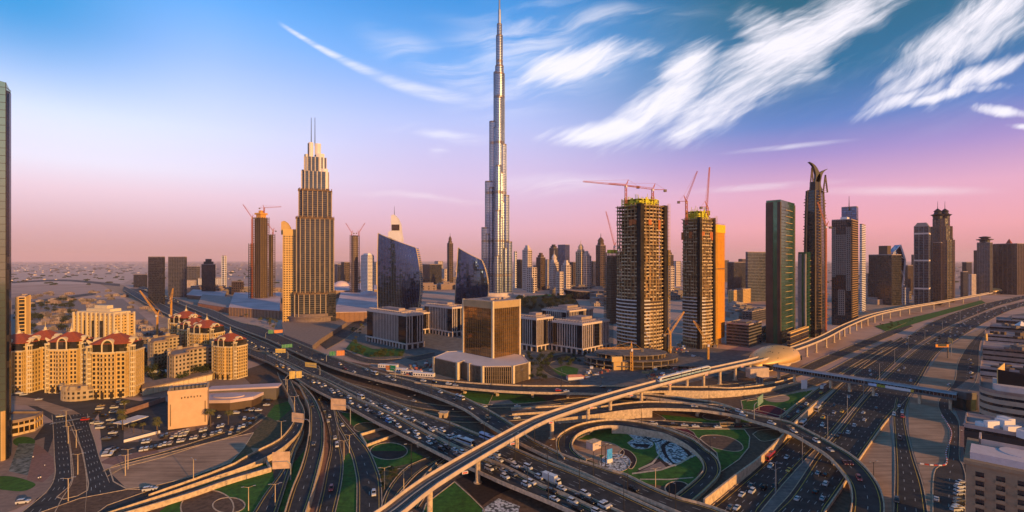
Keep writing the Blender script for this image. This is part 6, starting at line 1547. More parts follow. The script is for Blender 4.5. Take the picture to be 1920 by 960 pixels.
# ---------------------------------------------------------------- golden metro station and footbridge
def station(label, cpos, L_, Wd, H, ang, scale=1):
    root = thing('metro_station', label, 'metro station', 'shell roofed metro stations', cpos, ang); n, m_ = 22, 12
    def sh(i, j, off=0.0):
        t_ = -1+2*i/n; a_ = math.pi*(j/m_); w = (Wd/2)*(1-abs(t_)**2.0)**.62*(1+.28*t_)+.6; h = H*(1-abs(t_)**2.2)**.7+1.0; h *= (1+.4*t_)
        return (t_*L_/2, math.cos(a_)*(w+off)*(1+.15*math.sin(a_)), 6+math.sin(a_)**.8*(h+off)) if math.sin(a_) > 1e-6 else (t_*L_/2, math.cos(a_)*(w+off), 6)
    mb = MB(); rg = []
    for i in range(n+1): rg.append([sh(i, j) for j in range(m_+1)]+[sh(i, j, -.7) for j in range(m_, -1, -1)])
    mb.rings(rg); mb.build('shell_roof', mat('gold_shell', (.78,.50,.20), .42, .35, var=.08, scale=.05), root, True)
    sp_ = MB(); rnd = random.Random(4)
    for k in range(34):
        i = rnd.uniform(3, n-3); j = rnd.uniform(2, m_-2); p = Vector(sh(i, j, .06)); q = Vector(sh(i+.45, j, .06)); r2 = Vector(sh(i+.45, j+.16, .06)); s2 = Vector(sh(i, j+.16, .06)); sp_.face([p, q, r2, s2])
    tag(sp_.build('skylight', glassd, root), kind='stuff')
    gl = MB(); gl.prism(ccw([(-L_*.42, -Wd*.40), (L_*.42, -Wd*.40), (L_*.42, Wd*.40), (-L_*.42, Wd*.40)]), 3.5, 8); gl.build('glass_side', glassd, root)
    bs = MB(); bs.prism(circ(0, 0, L_*.40, 24, Wd*.33), 0, 4.2); bs.prism(circ(0, 0, L_*.46, 24, Wd*.44), 4.2, 5.2); bs.build('base', conc, root)
    rb = MB()
    for i in (0, n):
        pass
    for j0 in (0, m_):
        for i in range(n): rb.bar(sh(i, j0), sh(i+1, j0), .9, .7)
    rb.build('rim', stone, root); return root
sa = math.atan2((P(1500,650,MZ)-P(1390,682,MZ)).y, (P(1500,650,MZ)-P(1390,682,MZ)).x)
cst = (P(1398, 680, MZ)+P(1500, 650, MZ))/2; cst.z = 2.0
st1 = station('golden shell roofed metro station where the viaduct meets the footbridge', cst-Vector((4,2,0)), 88, 34, 10.5, sa)
st2 = dup(st1, Vector((X_at(1870, 1560), 1560, 0)), R(35), 'small distant shell roofed metro station at the right end of the viaduct', 1.3)
eb = MB(); p = P(1420, 697, 8); eb.box(p, 19, 6, 3.5, 11.5, R(14)); eo = thing('station_entrance_box', 'slanted pale entrance box hanging below the golden station', 'building', None, (0,0,0)); eb.build('box_wall', mat('pinkish_panel', (.50,.38,.30), .7), eo)
sg = MB(); p = P(1421, 694, 8.5); sg.box(p+Vector((0,-3.6,0)), 4.2, .3, 7.0, 9.6, R(14)); sg.build('sign_panel', mat('pale_blue_sign', (.6,.65,.8), .5), eo)
# footbridge
fbz = 8.5
A = P(1452, 688, fbz+2); B = P(1795, 742, fbz+2); A.z = B.z = fbz; d = (B-A); ln = d.length; d.normalize(); e = Vector((-d.y, d.x, 0)); fr = thing('footbridge', 'long grey tubular footbridge crossing above all the highway lanes', 'footbridge', None, (0,0,0))
def brg(mb, prof, a0=0, a1=1, mi=0):
    mb.rings([[tuple(A+d*ln*t_+e*x+Vector((0,0,z))) for x, z in prof] for t_ in [a0+(a1-a0)*k/24 for k in range(25)]], mi)
mb = MB(); brg(mb, [(3.1*math.cos(R(a)), 2.2+2.3*math.sin(R(a))) for a in range(20, 165, 16)][::-1]); mb.build('curved_roof', mat('bridge_roof_metal', (.36,.32,.33), .45, .4, var=.1), fr)
mb = MB(); brg(mb, [(-2.8, .2), (2.8, .2), (2.8, 2.9), (-2.8, 2.9)][::-1]); mb.build('window', glassd, fr)
mb = MB(); brg(mb, [(-3.1, -.9), (3.1, -.9), (3.1, .6), (-3.1, .6)][::-1]); mb.build('deck_beam', mat('bridge_beam', (.12,.13,.13), .6), fr)
mb = MB()
for k in range(60): 
    for s_ in (-2.92, 2.92): q = A+d*ln*k/59+e*s_; mb.box(q, .2, .2, fbz+.2, fbz+2.6, 0)
mb.build('window_post', steel, fr)
for t_ in (.03, .135, .36, .47, .60, .83, .97):
    q = A+d*ln*t_; mb = MB(); mb.box(q, 1.6, 2.2, 0, fbz-.7, math.atan2(d.y, d.x)); mb.bar(q-e*2.4+Vector((0,0,-1.1)), q+e*2.4+Vector((0,0,-1.1)), 1.8, .9); mb.build('pillar', conc, fr)
def bridge_ad(u0, u1, label, m):
    t0 = (X_at(u0, A.y)-A.x)/ln; 
    def tt(u): 
        best = min(range(400), key=lambda k: abs(((A+d*ln*k/400).x/(A+d*ln*k/400).y)*F+960-u)); return best/400
    a, b_ = A+d*ln*tt(u0)-e*3.3*(1 if e.y > 0 else -1), A+d*ln*tt(u1)-e*3.3*(1 if e.y > 0 else -1); mb = MB(); mb.bar(a+Vector((0,0,1.0)), b_+Vector((0,0,1.0)), .25, 2.0)
    tag(mb.build('banner', m), label, 'banner')
bridge_ad(1631, 1646, 'pale blue banner at the left end of the advert row on the footbridge', mat('banner_blue', (.45,.55,.75), .5)); bridge_ad(1646, 1662, 'dark green and yellow banner on the footbridge', mat('banner_green', (.05,.10,.03), .5, col2=(.5,.5,.05), scale=1.2)); bridge_ad(1662, 1709, 'long white banner on the footbridge', whitecl); bridge_ad(1709, 1715, 'small yellow banner at the right end of the advert row', yellow)
bh = thing('bridge_head_building', 'dark glass stair tower at the right end of the footbridge', 'building', None, (0,0,0)); q = P(1808, 772); q.y = B.y+3; q.x = X_at(1808, q.y); mb = MB(); mb.box(q, 8, 9, 0, 12, R(8)); mb.build('glass_wall', mat('teal_glass', (.03,.05,.05), .15, .3), bh); mb = MB(); mb.box(q, 8.6, 9.6, 12, 13, R(8)); mb.box(q+Vector((0,-1,0)), 8.3, 8, 8.2, 12.1, R(8)); mb.build('roof', greyst, bh)
mb = MB(); mb.prism(circ(q.x+3, q.y+4, 7.5, 20), 0, 10.5); mb.build('round_drum', dsteel, bh)

# ---------------------------------------------------------------- right edge buildings
r_ = thing('balcony_apartment_block', 'brown apartment block with air conditioners on stacked balconies, bottom right corner', 'apartment building', None, (0,0,0)); wl = mat('brown_render', (.30,.21,.13), .85, var=.1, scale=.4)
zt = 33.0; Y1 = (CH-zt)*F/(868-HV); O_ = Vector((X_at(1811, Y1), Y1, 0)); ra = R(-44.4); cb_, sb_ = math.cos(ra), math.sin(ra)
def LB(mb, nm, m, par, group=None):
    o = mb.build(nm, m, par); return o
r_.location = O_; r_.rotation_euler.z = ra; W_, D_ = 34, 30
mb = MB(); mb.prism([(0,0),(W_,0),(W_,D_),(0,D_)], 0, zt); mb.build('wall', wl, r_)
mb = MB(); mb.prism([(-.6,-.6),(W_+.6,-.6),(W_+.6,D_+.6),(-.6,D_+.6)], zt, zt+1.2); mb.build('cornice', wl, r_)
mb = MB(); mb.prism([(1,2.2),(W_-1,2.2),(W_-1,14),(1,14)], zt+1.2, zt+3.6); mb.prism(circ(14, 13, 5.6, 24), zt+1.2, zt+3.8); mb.build('roof', mat('pale_roof_membrane', (.60,.50,.50), .9, var=.06, scale=.5), r_)
mb = MB(); mb.prism([(3,17),(W_-1,17),(W_-1,17.5),(3,17.5)], zt+1.2, zt+5); mb.prism([(3,17),(3.6,17),(3.6,27),(3,27)], zt+1.2, zt+5); mb.build('roof_wall', mat('pinkish_roof_wall', (.5,.38,.33), .8), r_)
for c_ in range(5):
    x = 3.6+c_*5.2
    for f_ in range(9):
        z = zt-4.4-f_*3.2
        g_ = MB(); g_.prism([(x-1.1,-.06),(x+1.1,-.06),(x+1.1,.4),(x-1.1,.4)], z, z+2.2); g_.build('window', glassd, r_)
        b_ = MB(); b_.prism([(x-1.3,-1.1),(x+1.3,-1.1),(x+1.3,-.02),(x-1.3,-.02)], z-.35, z-.1); b_.prism([(x-1.3,-1.1),(x+1.3,-1.1),(x+1.3,-1.0),(x-1.3,-1.0)], z-.1, z+.75); bo = b_.build('balcony', wl, r_)
        u_ = MB(); u_.box((x+.5,-.55), .8, .5, z-.1, z+.6); u_.build('air_conditioner', greyst if (c_*2+f_) % 5 else mat('red_cloth', (.35,.03,.03), .8), bo)
for k in range(5): mb = MB(); x = 8+k*3.4; mb.loft([(x,18.5,zt+1.2),(x+2.2,18.5,zt+1.2),(x+2.2,25,zt+1.2),(x,25,zt+1.2)], [(x+.9,18.5,zt+2.8),(x+1.3,18.5,zt+2.8),(x+1.3,25,zt+2.8),(x+.9,25,zt+2.8)], 0, True, True); mb.build('roof_light', whitecl, r_)
# curved beige block with black billboard
r_ = thing('curved_beige_block', 'curved beige office block with dark ribbon windows, right edge middle', 'office building', None, (0,0,0)); c = P(1836, 806); E1 = Vector((math.cos(TH), math.sin(TH))); E2 = Vector((E1.y, -E1.x)); xc, yc = (Vector((c.x, c.y))+E1*12+E2*12)
arc = [Vector((xc, yc))+(-E1*math.cos(R(t_))-E2*math.sin(R(t_)))*12 for t_ in range(90, -1, -15)]
pl = [tuple(p) for p in arc]+[tuple(Vector((xc, yc))-E1*12+E2*45), tuple(Vector((xc, yc))+E1*34+E2*45), tuple(Vector((xc, yc))+E1*34-E2*12)]
shell(r_, ccw(pl), 0, 24, glassd, mat('beige_band', (.36,.29,.22), .8, var=.1), 4.4, 2.7, .2, None, roof=palepave)
plant(r_, pl, 24, 4, stonep, .6)
r_ = thing('roof_billboard', 'black triangular roof billboard with golden lit side on the curved beige block', 'billboard', None, (0,0,0)); mb = MB(); q0, q1 = Vector((xc-3, yc+2, 0)), Vector((xc+9, yc-9, 0)); mb.loft([(q0.x, q0.y, 28), (q1.x, q1.y, 26), (q1.x+.3, q1.y+.6, 26), (q0.x+.3, q0.y+.6, 28)], [(q0.x, q0.y, 37), (q1.x, q1.y, 35), (q1.x+.3, q1.y+.6, 35), (q0.x+.3, q0.y+.6, 37)], 0, True, True); mb.build('black_face', mat('black_screen', (.004,.004,.006), .4), r_)
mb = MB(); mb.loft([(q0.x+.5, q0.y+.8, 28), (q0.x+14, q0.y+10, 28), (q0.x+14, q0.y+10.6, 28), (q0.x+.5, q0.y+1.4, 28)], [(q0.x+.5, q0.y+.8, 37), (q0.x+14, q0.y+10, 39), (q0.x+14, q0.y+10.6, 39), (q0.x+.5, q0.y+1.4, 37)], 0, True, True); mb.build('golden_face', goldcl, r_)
mb = MB()
for t_ in (.05, .5, .95): q = q0.lerp(q1, t_); mb.box(q+Vector((.6,.9,0)), .5, .5, 24, 30)
mb.build('post', dsteel, r_)
RB = [ # ul, um, ur, vt, vb, style, label
 (1838,1842,1960,690,735,'pink','pink white flat block above the curved beige block at the right edge'),
 (1843,1846,1960,650,700,'white','white roofed block with dark window strip second row at the right edge'),
 (1846,1850,1930,628,668,'pink','pinkish block with roof tanks third row at the right edge'),
 (1856,1862,1950,612,640,'grey','long grey roofed warehouse fourth row at the right edge'),
 (1868,1874,1900,600,618,'brown','small brown block with red awning in the far right rows'),
 (1898,1902,1945,596,620,'cream','cream block at the far right edge below the highway'),
 (1808,1815,1900,800,868,'dark','dark louvred low building between the beige block and the corner apartment block')]
for (ul, um, ur, vt, vb, st_, lb) in RB:
    C = P(ul, vb); O_ = Vector((C.x, C.y)); zt = Z_at(vt, C.y); w_ = min(70, 26+C.y*.08); d_ = min(40, 14+C.y*.05)
    poly = [tuple(O_), tuple(O_+E2*w_), tuple(O_+E2*w_+E1*d_), tuple(O_+E1*d_)]; r_ = thing('flat_roofed_block', lb, 'building', 'flat roofed blocks along the right edge', (0,0,0)); kw = dict(STY[st_]); kw.update(pierm=None, bt=3.1, fh=4.6, bandm={'white': palepave, 'pink': mat('dusty_pink_render', (.36,.28,.25), .85)}.get(st_, kw['bandm'])); shell(r_, ccw(poly), 0, zt, roof=roofm, **kw)
    rnd = random.Random(ul); b0 = ccw(poly); c_ = MB(); cx = sum(p[0] for p in b0)/4; cy = sum(p[1] for p in b0)/4; w = math.dist(b0[0], b0[1])/2; dd = math.dist(b0[1], b0[2])/2
    for k in range(12): c_.box((cx+rnd.uniform(-.8,.8)*w, cy+rnd.uniform(-.8,.8)*dd), rnd.uniform(2,8), rnd.uniform(2,6), zt, zt+rnd.uniform(1.5,4.5), R(4))
    c_.build('roof_structure', [stonep, whitecl, concg, browncl][rnd.randrange(4)], r_)
mb = MB(); c = P(1915, 640); mb.loft([(c.x-12, c.y-8, 14), (c.x+12, c.y-8, 14), (c.x+12, c.y+8, 14), (c.x-12, c.y+8, 14)], [(c.x-.4, c.y-.4, 26), (c.x+.4, c.y-.4, 26), (c.x+.4, c.y+.4, 26), (c.x-.4, c.y+.4, 26)], 0, True, True); tag(mb.build('peaked_tent', whitecl), 'white peaked tent roof at the far right edge', 'tent')
mb = MB(); c = P(1862, 668); bbx = thing('lit_billboard', 'golden lit billboard on a roof near the far right service road', 'billboard', None, (0,0,0)); mb.box((c.x, c.y), 20, 1, 17, 25, R(10)); mb.build('face', goldcl, bbx); mb = MB(); mb.box((c.x-5, c.y+1), .8, .8, 0, 18); mb.box((c.x+5, c.y+1), .8, .8, 0, 18); mb.build('post', dsteel, bbx)
# ================================================================== TREES AND PLANTS
leafm = mat('tree_leaves', (.028,.045,.014), .9, scale=.9, col2=(.075,.095,.03)); leafd = mat('dark_leaves', (.018,.028,.012), .9, scale=.9, col2=(.045,.055,.022)); barkm = mat('tree_bark', (.10,.07,.05), .95); palml = mat('palm_fronds', (.05,.06,.015), .8, scale=1, col2=(.13,.11,.04))
def leaf_tree(label, h, r_, seed, m, n=420):
    root = thing('broadleaf_tree', label, 'tree', 'trees around the offices and gardens', (0,0,0)); rnd = random.Random(seed); t_ = MB(); t_.tube((0,0,0), (0,0,h*.45), .22, .14, 6)
    cl = []
    for k in range(6):
        a = rnd.uniform(0, 6.28); e = Vector((math.cos(a)*r_*rnd.uniform(.3,.7), math.sin(a)*r_*rnd.uniform(.3,.7), h*rnd.uniform(.5,.88))); t_.tube((0,0,h*.38), e, .1, .04, 4); cl.append((e, r_*rnd.uniform(.35,.6)))
    t_.build('trunk', barkm, root); c = MB()
    for k in range(n):
        e, rr = cl[rnd.randrange(len(cl))]; v = Vector((rnd.gauss(0,1), rnd.gauss(0,1), rnd.gauss(0,.8))).normalized()*rr*rnd.uniform(.5,1.05); p = e+v; s_ = rnd.uniform(.18,.42)
        a = Vector((rnd.gauss(0,1), rnd.gauss(0,1), rnd.gauss(0,1))).normalized(); b_ = a.cross(v.normalized()+Vector((.1,.2,.3))).normalized(); a = b_.cross(a); c.face([p+a*s_, p+b_*s_, p-a*s_, p-b_*s_])
    c.build('crown', m, root); return root
def palm(label, h, seed):
    root = thing('palm_tree', label, 'tree', 'palm trees by the car parks and streets', (0,0,0)); rnd = random.Random(seed); t_ = MB(); t_.tube((0,0,0), (.2,0,h), .28, .2, 7); t_.build('trunk', barkm, root); c = MB()
    for k in range(30):
        a = 2*math.pi*k/30+rnd.uniform(-.15,.15); up = rnd.uniform(-.2,1.0); L = h*.42*rnd.uniform(.8,1.1); prev = None; d = Vector((math.cos(a), math.sin(a), 0)); s_ = Vector((-d.y, d.x, 0))
        for j in range(5):
            f = j/4; p = Vector((.2,0,h))+d*L*f*(1-.15*f)+Vector((0,0,L*(up*f-(.55+up*.5)*f*f))); w = .55*math.sin(math.pi*(.15+.8*f)); cur = (p-s_*w-Vector((0,0,w*.5)), p, p+s_*w-Vector((0,0,w*.5)))
            if prev: c.face([prev[0], cur[0], cur[1], prev[1]]); c.face([prev[1], cur[1], cur[2], prev[2]])
            prev = cur
    c.build('crown', palml, root); return root
tp = [leaf_tree('x', 7, 3.6, 1, leafm), leaf_tree('x', 9, 4.5, 2, leafd), leaf_tree('x', 5.5, 3.0, 3, leafm, 300)]; pp = [palm('x', 8, 4), palm('x', 6.5, 5)]; used_t = set()
ORD = ['nearest','second nearest','third nearest','fourth nearest','fifth nearest','sixth nearest','seventh nearest','eighth nearest','ninth nearest','tenth nearest']+[w+' nearest' for w in 'eleventh twelfth thirteenth fourteenth fifteenth sixteenth seventeenth eighteenth nineteenth twentieth'.split()]
for tens in ('twenty','thirty','forty','fifty','sixty','seventy','eighty'):
    ORD += [f'{tens}-{w} nearest' for w in 'first second third fourth fifth sixth seventh eighth ninth'.split()]+[{'twenty':'thirtieth','thirty':'fortieth','forty':'fiftieth','fifty':'sixtieth','sixty':'seventieth','seventy':'eightieth','eighty':'ninetieth'}[tens]+' nearest']
def put(proto, p, label, sc_=1.0, rz=None):
    rz = random.uniform(0, 6.28) if rz is None else rz
    if id(proto) not in used_t:
        used_t.add(id(proto)); proto.location = p; proto.rotation_euler.z = rz; proto.scale = (sc_,)*3; proto['label'] = label; return proto
    return dup(proto, p, rz, label, sc_)
def grove(place, noun, protos, pts, smin=.8, smax=1.2, group=None):
    pts = sorted(pts, key=lambda p: (p.x**2+p.y**2))
    for p, o in zip(pts, ORD): 
        t_ = put(random.choice(protos), p, f'{o} {noun} {place}', random.uniform(smin, smax)); t_['group'] = group or f'{noun}s {place}'
def inpoly(poly, n, seed=0):
    rnd = random.Random(seed); w = [(P(u, v).x, P(u, v).y) for u, v in poly]; xs = [p[0] for p in w]; ys = [p[1] for p in w]; out = []
    while len(out) < n:
        x, y = rnd.uniform(min(xs), max(xs)), rnd.uniform(min(ys), max(ys)); c = False
        for i in range(len(w)):
            (x1, y1), (x2, y2) = w[i-1], w[i]
            if (y1 > y) != (y2 > y) and x < (x2-x1)*(y-y1)/(y2-y1)+x1: c = not c
        if c: out.append(Vector((x, y, 0)))
    return out
def line(a, b_, n): A_, B_ = P(*a), P(*b_); return [A_.lerp(B_, k/(n-1)) for k in range(n)]
grove('in the dark garden court between the hotels', 'tree', [tp[1], tp[0]], inpoly([(262,668),(340,655),(392,690),(392,712),(345,722),(272,712)], 60, 1), .9, 1.6)
grove('in the park below the tallest tower', 'tree', [tp[1]], inpoly([(970,562),(1070,556),(1085,576),(1000,588),(975,582)], 70, 2), 1.3, 2.0)
grove('on the lawn before the leftmost office block', 'tree', [tp[0], tp[2]], inpoly([(645,655),(665,640),(700,658),(780,662),(770,672),(690,672)], 26, 3), .7, 1.1)
grove('between the right office blocks', 'tree', tp, inpoly([(985,668),(1020,662),(1090,672),(1130,668),(1100,690),(1040,692),(1000,688)], 26, 4), .7, 1.1)
grove('beside the pale podium building', 'tree', tp, inpoly([(992,690),(1012,690),(1030,712),(996,718)], 8, 5), .7, 1.1)
grove('among the low houses at left', 'tree', [tp[1]], inpoly([(26,582),(140,560),(140,610),(100,635),(30,630)], 64, 6), .9, 1.6)
grove('in the verge along the metro viaduct', 'tree', [tp[2]], inpoly([(1640,612),(1700,598),(1760,586),(1750,590),(1662,620)], 14, 7), .5, .8)
grove('in the shrub bed beside the curving slip road', 'bush', [tp[2]], inpoly([(712,884),(775,870),(755,890),(728,910),(719,922)], 24, 8), .22, .4)
grove('beside the far market hall', 'tree', [tp[1]], inpoly([(330,552),(345,549),(348,553),(334,556)], 8, 9), 1.3, 1.8)
grove('near the mall entrance', 'palm', pp, inpoly([(440,590),(520,610),(520,625),(470,600)], 16, 10), .9, 1.3)
grove('around the leftmost office block', 'palm', pp, inpoly([(655,625),(684,612),(700,655),(665,640)], 10, 11), .8, 1.1)
for (u, v), lb, s_ in zip([(395,800),(428,796),(228,795),(230,806),(234,776),(296,818),(294,806),(268,812),(250,812)], ['palm directly right of the peach hall','second palm right of the peach hall','leftmost palm beside the white canopy','palm just below the leftmost one by the white canopy','palm above the white canopy','palm at the front wall left of the peach hall','palm behind the one at the front wall','small palm in the school yard front','small palm nearest the white canopy'], [1.3,1.25,1.1,1.1,1.1,1.1,.9,.7,.7]): put(random.choice(pp), P(u, v), lb, s_)
# ---- low houses at left and far specks
def house(label, w, d, h, m):
    root = thing('low_house', label, 'house', 'low houses at the left distance', (0,0,0)); a = MB(); a.prism([(-w,-d),(w,-d),(w,d),(-w,d)], 0, h); a.prism([(-w*.5,-d*.6),(w*.7,-d*.6),(w*.7,d*.5),(-w*.5,d*.5)], h, h+3); a.build('wall', m, root); b_ = MB(); b_.prism([(-w-.3,-d-.3),(w+.3,-d-.3),(w+.3,d+.3),(-w-.3,d+.3)], h, h+.4); b_.build('roof', roofm, root); c = MB()
    for k in range(4): x = -w+w*2*(k+.5)/4; c.prism([(x-.8,-d-.05),(x+.8,-d-.05),(x+.8,-d+.3),(x-.8,-d+.3)], 1, 2.6); c.prism([(x-.8,-d-.05),(x+.8,-d-.05),(x+.8,-d+.3),(x-.8,-d+.3)], 4.2, 5.8)
    tag(c.build('window', glassd, root)); return root
hp = [house('x', 10, 7, 6, mat('dusty_render', (.34,.27,.23), .85)), house('x', 14, 8, 7, palepave), house('x', 8, 8, 7, concg)]
def houses(place, poly, n, seed, smin=.8, smax=1.3):
    pts = sorted(inpoly(poly, n, seed), key=lambda p: p.length)
    for p, o in zip(pts, ORD): h_ = put(random.choice(hp), p, f'{o} low pale house {place}', random.uniform(smin, smax), random.choice((R(12), R(102)))+R(random.uniform(-6, 6))); h_['group'] = f'low houses {place}'
houses('left of the ochre hotel', [(45,596),(138,580),(138,630),(60,640)], 24, 1, .45, .8)
houses('behind the ochre hotel', [(60,550),(230,546),(300,590),(250,600),(140,575),(50,580)], 44, 2, .5, .9)
houses('right of the ochre hotel', [(250,606),(290,600),(320,640),(262,650)], 14, 3, .5, .8)
houses('in front of the far left towers', [(330,542),(520,548),(520,556),(430,552),(350,548)], 26, 4, 1.3, 2.4)
houses('beyond the mall', [(640,532),(900,528),(900,545),(640,545)], 40, 5, 1.6, 3.0)
houses('between the glass building and the distant skyline', [(975,542),(1240,540),(1300,560),(1250,580),(1130,590),(1090,560)], 40, 6, 1.2, 2.4)
houses('around the foot of the far right towers', [(1615,545),(1860,540),(1800,556),(1700,560),(1620,575)], 26, 7, 1.2, 2.0)
houses('behind the golden courtyard block', [(1362,572),(1436,575),(1436,600),(1364,600)], 12, 8, 1.0, 1.6)
mb = MB(); rnd = random.Random(11)
for k in range(2400):
    v = rnd.uniform(490.2, 531)**1.0; v = 490+(v-490)*rnd.random(); v = max(v, 490.5); u = rnd.uniform(-80, 2000); p = P(u, v); s_ = p.y/F*rnd.uniform(.8, 3.6); 
    if 225 < u < 300 and v > 524: continue
    mb.box(p, s_, s_*rnd.uniform(.6, 1.2), 0, rnd.uniform(3, 8), rnd.uniform(0, 1.5), rnd.choice((0,0,2,2,2,0,1)))
tag(mb.build('far_city', [stonep, whitecl, browncl]), kind='stuff', label='faint low city spread over the plain to the horizon')
mb = MB()
for k in range(900):
    v = 491+rnd.random()**1.3*44; u = rnd.uniform(-60, 1980); p = P(u, v); s_ = p.y/F*rnd.uniform(1.5, 6); mb.rings([[(p.x+s_*f*math.cos(t_)*rnd.uniform(.8,1.2), p.y+s_*f*math.sin(t_), z) for t_ in [k2*1.047 for k2 in range(6)]] for f, z in ((1,0),(1,3),(.6,5.5))])
tag(mb.build('far_vegetation', leafd), kind='stuff', label='dark scattered tree cover on the far plain')
# construction clutter
mb = MB()
for poly_, n_ in (([(1090,712),(1110,680),(1150,665),(1180,668),(1150,700),(1120,716)], 70), ([(1195,700),(1250,680),(1290,668),(1340,675),(1300,712),(1230,716)], 110), ([(745,695),(810,675),(812,700),(770,705)], 50), ([(1240,660),(1280,640),(1290,665)], 30)):
    for p in inpoly(poly_, n_, n_): mb.box(p, rnd.uniform(1, 6), rnd.uniform(1, 3), 0, rnd.uniform(.5, 3), rnd.uniform(0, 3), rnd.randrange(4))
tag(mb.build('building_material_rubble', [concg, rawc, whitecl, mat('faded_red', (.35,.10,.07), .8)]), kind='stuff', label='loose building materials over the construction yards')
# site huts
hut = thing('site_cabin', 'long white site cabin nearest the bronze block, behind the upper flyover', 'cabin', 'white site cabins behind the upper flyover', P(745, 697), R(-14)); a = MB(); a.prism([(-10,-2),(10,-2),(10,2),(-10,2)], 0, 3.6); a.build('cabin_body', whitecl, hut); a = MB()
for k in range(8): a.prism([(-9.2+k*2.4,-2.06),(-8+k*2.4,-2.06),(-8+k*2.4,-1.9),(-9.2+k*2.4,-1.9)], 1.2, 2.5)
a.build('window', glassb, hut)
for (u, v, lb) in ((772, 702, 'middle white site cabin behind the upper flyover'), (795, 706, 'right hand white site cabin beside the pale podium'), (728, 690, 'left end white site cabin beside the green sign')): dup(hut, P(u, v), R(-14), lb)
hut2 = thing('garden_kiosk', 'cream box kiosk on the sand bed inside the loop ramp', 'kiosk', None, P(1113, 841), R(40)); a = MB(); a.prism([(-3.4,-2.4),(3.4,-2.4),(3.4,2.4),(-3.4,2.4)], .2, 4.0); a.build('wall', stonep, hut2); a = MB(); a.prism([(-3.6,-2.6),(3.6,-2.6),(3.6,2.6),(-3.6,2.6)], 4.0, 4.3); a.build('roof', conc, hut2)
hut3 = thing('roadside_kiosk', 'small cream pump house with flat roof beside the middle flyover', 'kiosk', None, P(832, 783), R(-8)); a = MB(); a.prism([(-2.6,-2),(2.6,-2),(2.6,2),(-2.6,2)], 0, 3.4); a.build('wall', stone, hut3); a = MB(); a.prism([(-3.1,-2.5),(3.1,-2.5),(3.1,2.5),(-3.1,2.5)], 3.4, 3.8); a.build('roof', conc, hut3); a = MB(); a.prism([(-.6,-2.06),(.6,-2.06),(.6,-1.9),(-.6,-1.9)], 0, 2.2); a.build('door', dsteel, hut3)
# red roofed tent in the yard
tt = thing('striped_site_tent', 'faded red and white site shelter beside the yard track', 'shelter', None, P(1078, 712), R(10)); a = MB(); a.prism([(-7,-3),(7,-3),(7,3),(-7,3)], 0, 3); a.build('wall', whitecl, tt); a = MB(); a.loft([(-7.4,-3.4,3),(7.4,-3.4,3),(7.4,3.4,3),(-7.4,3.4,3)], [(-6,-.3,4.6),(6,-.3,4.6),(6,.3,4.6),(-6,.3,4.6)]); a.build('roof', mat('salmon_sheet', (.55,.22,.16), .8), tt)

# ================================================================== STREET FURNITURE
def lamp_proto(h, arms, m):
    root = thing('street_lamp', 'x', 'street lamp', None, (0,0,0)); a = MB(); a.tube((0,0,0), (0,0,h), .20, .11, 8); a.build('pole', m, root); a = MB()
    for s_ in arms: a.tube((0,0,h-.2), (s_*1.9,0,h+.35), .07, .05, 5)
    a.build('arm', m, root)
    for s_ in arms: b_ = MB(); b_.box((s_*2.2, 0), 1.1, .36, h+.25, h+.42); b_.build('lamp_head', steel, root)
    return root
lp2 = lamp_proto(13, (-1, 1), dsteel); lp1 = lamp_proto(12, (1,), dsteel); lpg = lamp_proto(14, (-1, 1), steel); lpy = lamp_proto(10, (-1, 1), mat('cream_pole', (.55,.42,.26), .6))
def lamps(proto, key, w, ds, place, group, rot_=0):
    rd = ROADS[key]; ps = [(rd.at_len(d, w), rd, d) for d in ds]; ps.sort(key=lambda q: q[0].x**2+q[0].y**2)
    for (p, r2, d), o in zip(ps, ORD):
        k = max(0, min(rd.n-2, next((i for i in range(rd.n-1) if rd.len[i+1] >= d), rd.n-2))); dv = rd.dirv(k); l_ = put(proto, p, f'{o} lamp post {place}', 1.0, math.atan2(dv.y, dv.x)+math.pi/2+rot_); l_['group'] = group
def at_px(key, us):   # distances along a road for picture columns
    rd = ROADS[key]; out = []
    for u in us:
        k = min(range(rd.n), key=lambda i: abs(((rd.L[i]+rd.R[i])/2).x/((rd.L[i]+rd.R[i])/2).y*F+960-u)); out.append(rd.len[k])
    return out
lamps(lp2, 'BC', .52, at_px('BC', [560,600,650,700,716,776,845,905,960,1020,1095,1180]), 'on the middle flyover barrier', 'black lamp posts on the middle flyover')
lamps(lp1, 'A', .96, at_px('A', [483,505,527,545,600,680,760,853,925,1005,1050]), 'on the near edge of the jammed flyover', 'black lamp posts on the near flyover edge')
lamps(lp1, 'F3', .97, at_px('F3', [420,480,540,600,657,708,765,822,878,932,1012,1060,1122,1200,1280]), 'on the near edge of the upper flyover', 'black lamp posts on the upper flyover')
lamps(lp2, 'F3a', .05, at_px('F3a', [860,920,985,1060,1130,1260,1340,1400]), 'on the level golden flyover branch', 'lamp posts on the level flyover branch')
lamps(lp1, 'LOOP', .5, [20, 95, 150, 215], 'beside the loop ramp', 'lamp posts along the loop ramp')
lamps(lpg, 'hw_left', 1.02, [28, 75, 125, 185, 250, 330, 420, 520, 640, 780, 940, 1120], 'in the highway median', 'tall grey lamp posts in the highway median')
lamps(lp1, 'G', .98, at_px('G', [1240,1330,1413,1480,1555]), 'on the curved overpass', 'lamp posts on the curved overpass')
lamps(lpy, 'R2L', .04, [60, 110, 160, 215], 'on the left curving ramp', 'cream lamp posts on the left ramp')
lamps(lp1, 'R2M', .96, [40, 95, 150], 'on the middle curved ramp', 'lamp posts on the middle ramp')
